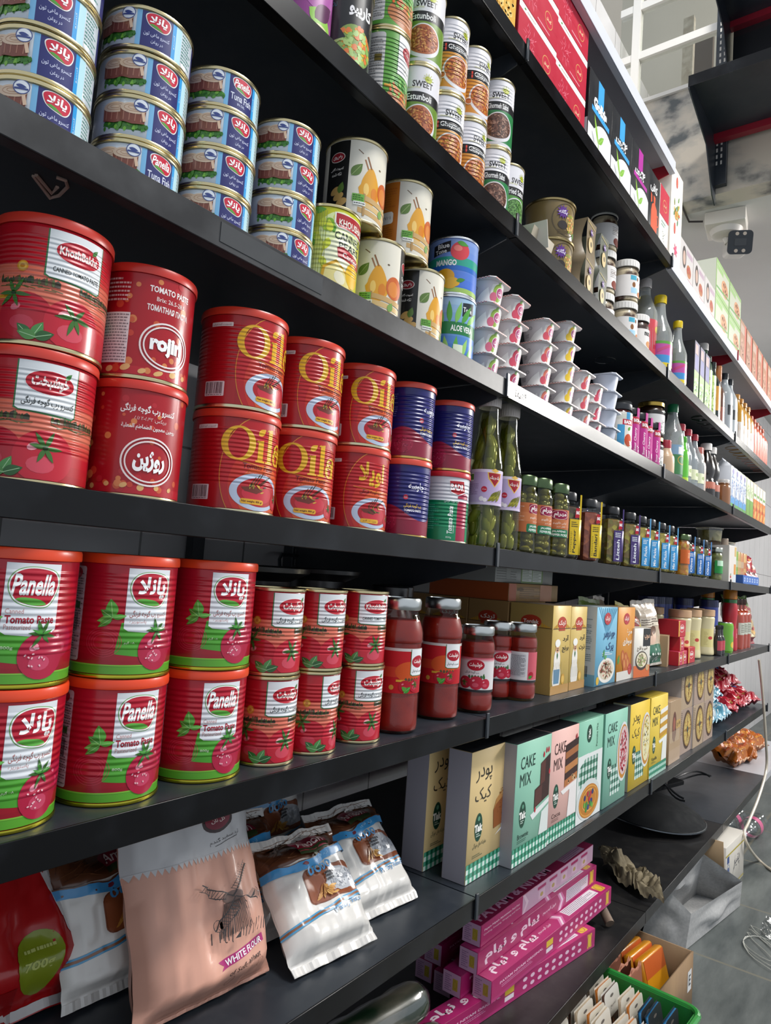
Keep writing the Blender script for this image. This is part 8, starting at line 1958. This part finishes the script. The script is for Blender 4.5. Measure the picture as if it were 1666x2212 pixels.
bagface([c['bl'], c['br'], c['fr'], c['fl']], s=5.0, amp=0.0)
tag(link('fabric_bag', b.mesh('fabric_bag')), 'open grey fabric bag slumped on the floor beside the low shelf', 'bag')
# white carton with blue print behind it
a = Art(); W, H = 260, 150
a.rect(0, 130, 260, 136, '#b0a02c'); a.rect(0, 8, 260, 12, '#b0a02c'); a.rect(18, 0, 46, 44, '#2c4a86'); a.rect(18, 104, 46, 128, '#2c4a86'); a.ring(34, 74, 24, 28, 3, '#8aa0bc', 24); a.ell(34, 74, 14, 17, '#2c4a86', 18)
a.text('پنیر', 150, 84, 80, '#4a4e56', 44, .0, 0, .1, True); a.line(90, 30, 130, 110, 1.5, '#5a5e66'); a.line(190, 40, 210, 120, 1.2, '#5a5e66')
bx = MB(); bx.box(0, .26, 0, .16, 0, .165, M('#c9c4bb', 'card'), .001); bx.art(a, frontwrap(-.0004), 'card'); bx.box(-.002, .001, .0, .16, .08, .20, M('#9a8264', 'paper'), 0, Matrix.Rotation(-.2, 4, 'Y'))
product('wcarton', 'white_carton', [('box', bx)]); put('wcarton', (2.78, -.03, 0), -.05, 'white carton with blue seal and yellow lines standing on the floor behind the fabric bag', 'carton')
# plastic bottle pack
pb = MB(); R = .04
pp = smoothprof([(.03, 0), (R, .01)]+[(R-.003*(i % 2), .02+i*.018) for i in range(9)]+[(R, .19), (.03, .215), (.014, .235), (.014, .245)], 3)
pb.lathe([(0, .001)]+pp, PLASTC, 28)
product('waterb', 'water_bottle', [('bottle', pb), ('label', label_mb(R+.0008, .09, .13, -3.1, 3.1, '#c85a86', None, 'film')), ('cap', cap_mb(.016, .245, .26, M('#c8c8d4', 'plastic')))])
for i, y in enumerate((.02, .105)):
    o = put('waterb', (0, 0, 0), 0, ['clear water bottle lying on the floor under the far low shelf, nearer one', 'clear water bottle lying on the floor under the far low shelf, farther one'][i], 'bottle', 'lying water bottles')
    o.matrix_world = Matrix.Translation((3.66, y-.02, .041)) @ Matrix.Rotation(-.1, 4, 'Z') @ Matrix.Rotation(-PI/2, 4, 'Y')
# white cable hanging from the far shelves
P = [on_y(1640, 1425, -.012), on_y(1648, 1500, -.02), on_y(1655, 1600, -.03), on_y(1656, 1660, -.03), on_y(1640, 1720, -.035), on_y(1618, 1775, -.04), on_y(1608, 1800, -.045), on_y(1618, 1830, -.06)]
P += [on_z(1640, 1858, .006), on_z(1668, 1880, .006), on_z(1700, 1890, .006)]
S = []
for i in range(len(P)-1):
    p0, p1, p2, p3 = P[max(i-1, 0)], P[i], P[i+1], P[min(i+2, len(P)-1)]
    for k in range(5):
        t_ = k/5; S.append(.5*((2*p1)+(-p0+p2)*t_+(2*p0-5*p1+4*p2-p3)*t_**2+(-p0+3*p1-3*p2+p3)*t_**3))
S.append(P[-1])
cb = MB(); cb.tube(S, .0055, M('#c9bfae', 'plastic'), 8)
tag(link('cable', cb.mesh('cable')), 'off-white cable hanging from the far shelf down to the floor', 'cable')
# cardboard box with packets
CARD = noise_mat('corrugated_card', '#7d6348', '#8e7354', 14, .85, stretch=(1, 1, .2))
def obox(w, d, h, th, mat, m):
    m.box(0, w, 0, th, 0, h, mat); m.box(0, w, d-th, d, 0, h, mat); m.box(0, th, th, d-th, 0, h, mat); m.box(w-th, w, th, d-th, 0, h, mat); m.box(th, w-th, th, d-th, 0, th, mat)
m = MB(); obox(.275, .26, .135, .005, CARD, m)
l = Art(); l.rect(232, 50, 262, 100, '#d8d8d8'); l.text('E', 248, 76, 16, '#4a4a4a', 26, .02)
m.art(l, frontwrap(-.0004), 'paper')
BXX, BXY, BXR = 1.735, -.090, -.05
product('cbox', 'cardboard_box', [('box', m)]); put('cbox', (BXX, BXY, 0), BXR, 'open cardboard box with orange packets on the floor', 'box')
def inbox(x, y, z): return Matrix.Translation((BXX, BXY, 0)) @ Matrix.Rotation(BXR, 4, 'Z') @ Matrix.Translation((x, y, z))
pk = MB(); pk.box(-.07, .07, -.012, .012, 0, .125, M('#d08a1c', 'film'), .006, None, 2)
a = Art(); a.rect(-66, 80, 66, 121, '#c8602c'); a.rect(-66, 4, 66, 80, '#d8941c'); pk.art(a, frontwrap(-.0124), 'film')
product('opk', 'orange_packet', [('packet', pk)])
for i in range(4):
    o = put('opk', (0, 0, 0), 0, 'orange packet in the cardboard box, %s from the front' % ORD[i], 'packet', 'orange packets'); o.matrix_world = inbox(.185, .05+i*.028, .010) @ Matrix.Rotation(-.30, 4, 'X') @ Matrix.Rotation(.06, 4, 'Y')
ps = MB()
n_ = 10; V = []; F = []
for j in range(2):
    for i in range(n_+1):
        V.append((-.05+.1*i/n_, 0, (0 if j == 0 else .13+.008*math.cos(i*2*PI/n_*2))))
for i in range(n_): F.append((i, i+1, n_+2+i, n_+1+i))
ps.add(V, F, M('#c88a72', 'card')); ps.add([(x, .004, z) for x, y, z in V], [q[::-1] for q in F], M('#d8a08a', 'card')); 
ps.box(-.05, .05, 0, .004, 0, .128, M('#c88a72', 'card'))
product('ppk', 'salmon_sachet', [('sachet', ps)])
for i in range(6):
    o = put('ppk', (0, 0, 0), 0, 'salmon paper sachet in the cardboard box, %s from the front' % ORD[i], 'sachet', 'salmon sachets'); o.matrix_world = inbox(.062, .06+i*.026, .006) @ Matrix.Rotation(-.12, 4, 'X')
# green basket with card packets
GRN = M('#2f8a3c', 'plastic')
m = MB(); w, d, h = .34, .26, .16
for (xa, xb, ya, yb) in ((0, w, 0, .004), (0, w, d-.004, d), (0, .004, .004, d-.004), (w-.004, w, .004, d-.004)):
    m.box(xa, xb, ya, yb, h-.05, h, GRN); m.box(xa, xb, ya, yb, 0, .025, GRN)
    L_ = (xb-xa) if xb-xa > .01 else (yb-ya); n_ = int(L_/.018)
    for i in range(n_):
        t_ = (i+.5)/n_*L_
        if xb-xa > .01: m.box(xa+t_-.005, xa+t_+.005, ya, yb, .025, h-.05, GRN)
        else: m.box(xa, xb, ya+t_-.005, ya+t_+.005, .025, h-.05, GRN)
m.box(.004, w-.004, .004, d-.004, 0, .004, GRN)
rim = MB()
Rm = .03; pts = []
for cx_, cy_, a0 in ((w-Rm+.006, -.006+Rm, -90), (w-Rm+.006, d+.006-Rm, 0), (-.006+Rm, d+.006-Rm, 90), (-.006+Rm, -.006+Rm, 180)):
    for i in range(6): t_ = math.radians(a0+90*i/5); pts.append((cx_+Rm*math.cos(t_), cy_+Rm*math.sin(t_), h))
pts.append(pts[0]); rim.tube(pts, .007, GRN, 8, None, False)
BKX, BKY, BKR = 1.355, -.165, -.06
product('basket', 'green_basket', [('basket', m), ('rim', rim)]); put('basket', (BKX, BKY, 0), BKR, 'green plastic basket full of card packets on the floor', 'basket')
def inbk(x, y, z): return Matrix.Translation((BKX, BKY, 0)) @ Matrix.Rotation(BKR, 4, 'Z') @ Matrix.Translation((x, y, z))
def hang_card(key, top, pic, c3):
    k = MB(); a = Art(); a.rrect(-38, 0, 38, 120, 10, top); a.rect(-37, 4, 37, 70, pic); a.specks(0, 36, 34, 30, 24, (c3, mixhex(pic, '#ffffff', .4)), 8, 3); a.ell(0, 106, 9, 3, '#6a6460', 14); a.text('نسیم', 0, 88, 28, '#5a5248', 10, .0, 0, 0, True)
    k.box(-.036, .036, 0, .006, 0, .116, M(pic, 'card')); k.art(a, frontwrap(-.0004), 'card')
    k.add([(-.038, .0064, 0), (.038, .0064, 0), (.038, .0064, .12), (-.038, .0064, .12)], [(3, 2, 1, 0)], M(top, 'card'))
    product(key, 'hanging_card_packet', [('packet', k)])
hang_card('hc_w', '#d8d2c6', '#c8b49a', '#a87a4c'); hang_card('hc_o', '#d8d0c0', '#c8782c', '#e0a04c'); hang_card('hc_b', '#d4d0c8', '#5a3a2c', '#b86a3c'); hang_card('hc_k', '#2c3034', '#2f7ab0', '#1c1e22')
ci = 0
for r in range(3):
    for i in range(9):
        k = ('hc_w', 'hc_o', 'hc_w', 'hc_b', 'hc_o', 'hc_w')[(i+r*2) % 6] if not (r == 2 and i < 3) else 'hc_k'
        o = put(k, (0, 0, 0), 0, '%s card packet, %s from the front in the basket\'s %s row' % ({'hc_w': 'cream', 'hc_o': 'orange', 'hc_b': 'brown', 'hc_k': 'black and blue'}[k], ORD[i], ('left', 'middle', 'right')[r]), 'packet', 'card packets in the basket')
        o.matrix_world = inbk(.062+r*.105, .020+i*.0235, .0055+.045) @ Matrix.Rotation(random.uniform(-.22, -.05), 4, 'X') @ Matrix.Rotation(random.uniform(-.06, .06), 4, 'Y')
fil = MB(); fil.box(.02, w-.02, .014, d-.02, .005, .050, M('#b89a78', 'paper'))
o = link('paper_filler', fil.mesh('paper_filler')); o.matrix_world = inbk(0, 0, 0); tag(o, 'layer of paper under the card packets in the green basket', 'paper')
# scraps on the floor
sc1 = MB()
for k in range(3):
    pts = []
    for i in range(24): t_ = i/23*6.5; pts.append((2.45+.10*math.cos(t_+k)+.03*k, -.20+.06*math.sin(t_*1.3+k), .002+.004*abs(math.sin(t_*3))))
    sc1.tube(pts, .0012, M('#b8b8b0', 'film'), 5)
tag(link('string_scrap', sc1.mesh('string_scrap')), 'tangle of thin white string on the tiles beside the fabric bag', 'string')
pf = cloth('film', None, 0, 0, .012, glass_mat('clear_film', '#dfe2e2', .12, .2), lambda u, v: (2.55+.16*u, -.27+.10*v, .003), 8.0)
tag(link('plastic_scrap', pf.mesh('plastic_scrap')), 'piece of clear plastic film lying on the floor tiles', 'film')
# ================================================================== camera on the low ceiling
cx = on_z(1570, 470, FZ)
cb2 = MB(); cb2.box(-.075, .075, -.075, .075, -.055, 0, M('#d5cfc6', 'plastic'), .006, None, 2)
ds = MB(); ds.lathe([(0, -.088), (.03, -.088), (.055, -.078), (.062, -.0555)], M('#cfc9c2', 'plastic'), 40)
bd = MB()
hv = (on_z(1608, 515, FZ-.13)-Vector((cx.x, cx.y, FZ-.10)))
bd.tube([(0, 0, -.085), (0, -.01, -.11)], .014, M('#c9c4be', 'plastic'), 12)
hm = Matrix.Translation((-.015, -.05, -.125)) @ Matrix.Rotation(-1.25, 4, 'Z') @ Matrix.Rotation(.22, 4, 'X')
hb = MB()
def rr_prism(m, w, h, y0, y1, r, mat, xf):
    p = []
    for cxx, cyy, aa in ((w-r, -h+r, -90), (w-r, h-r, 0), (-w+r, h-r, 90), (-w+r, -h+r, 180)):
        for i in range(5): t_ = math.radians(aa+90*i/4); p.append((cxx+r*math.cos(t_), cyy+r*math.sin(t_)))
    n = len(p); v = [(x, y0, z) for x, z in p]+[(x, y1, z) for x, z in p]
    m.add(v, [tuple(range(n)), tuple(range(2*n-1, n-1, -1))]+[(i, n+i, n+(i+1) % n, (i+1) % n) for i in range(n)], mat, False, xf)
rr_prism(hb, .040, .040, -.012, .09, .016, M('#c4c0bc', 'plastic'), hm)
fc = MB(); rr_prism(fc, .046, .046, -.018, -.0125, .016, M('#23272e', 'plastic'), hm); rr_prism(fc, .022, .014, -.020, -.0182, .003, M('#15181c', 'wet'), hm)
led = MB()
for x_ in (-.014, .014):
    for z_ in (-.033, .033):
        led.lathe([(0, .001), (.007, .001), (.007, 0)], M('#c9b8a8', 'wet'), 16, hm @ Matrix.Translation((x_, -.0182, z_)) @ Matrix.Rotation(PI/2, 4, 'X'))
product('cctv', 'security_camera', [('mount_box', cb2), ('dome', ds), ('bracket', bd), ('housing', hb), ('face_plate', fc, 'dark face plate'), ('lamp', led)])
put('cctv', (cx.x, cx.y, FZ), 0.12, 'white security camera with dark square face on the low ceiling', 'camera')
w2 = MB(); pw = [on_z(1508, 500, FZ-.005), on_z(1502, 470, FZ-.012), on_z(1506, 440, FZ-.004)]
w2.tube([(cx.x-.05, cx.y+.078, FZ-.02), (cx.x-.06, cx.y+.13, FZ-.012), (cx.x-.13, cx.y+.13, FZ-.004), (cx.x-.3, cx.y+.12, FZ-.004)], .004, M('#2a2420', 'plastic'), 8)
tag(link('camera_wire', w2.mesh('camera_wire')), 'dark wire running from the security camera along the ceiling', 'wire')
# ================================================================== black wall shelves hung on the stone band
def wall_shelf(pa, pb, label, depth=.42, th=.10):
    A = on_x(pa[0], pa[1], FX-.02); ys = -2.2
    t = empty('wall_shelf', (FX, A.y, A.z))
    L_ = A.y-ys
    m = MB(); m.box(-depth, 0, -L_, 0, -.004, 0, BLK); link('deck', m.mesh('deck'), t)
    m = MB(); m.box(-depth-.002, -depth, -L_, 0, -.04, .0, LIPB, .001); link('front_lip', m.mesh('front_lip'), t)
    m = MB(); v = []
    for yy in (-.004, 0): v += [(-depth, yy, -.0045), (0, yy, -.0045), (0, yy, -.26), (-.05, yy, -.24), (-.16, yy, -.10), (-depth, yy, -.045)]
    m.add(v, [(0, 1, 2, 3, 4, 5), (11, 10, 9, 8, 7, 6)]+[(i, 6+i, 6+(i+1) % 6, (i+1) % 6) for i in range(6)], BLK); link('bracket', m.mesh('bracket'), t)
    m = MB(); m.box(-.06, -.03, -L_, -.004, -.03, -.0045, M('#8a1c2c', 'paint')); link('support_bar', m.mesh('support_bar'), t)
    return tag(t, label, 'shelf')
wall_shelf((1545, 300), None, 'lower black wall shelf at the upper right, in front of the stone band')
wall_shelf((1580, 60), None, 'upper black wall shelf at the top right corner')
dkp = MB(); dz = on_x(1620, 60, FX-.03); de = on_x(1582, 160, FX-.03)
dkp.box(FX-.03, FX-.022, -2.2, de.y, de.z, 4.4, M('#1c1e21', 'wet'))
tag(link('glossy_board', dkp.mesh('glossy_board')), 'glossy dark board filling the space between the two wall shelves', 'board')
us = MB(); ua = on_x(1558, 200, FX-.012)
us.box(FX-.026, FX-.001, ua.y-.03, ua.y+.02, FZ+.02, 4.2, BLK, .001)
for k in range(60):
    for s in (-.012, .004): us.box(FX-.0268, FX-.0262, ua.y+s-.003, ua.y+s+.003, FZ+.1+k*.026, FZ+.115+k*.026, M('#c9c6c0', 'matt'))
tag(link('upright_post', us.mesh('upright_post')), 'slotted black upright carrying the wall shelves at the upper right', 'post')
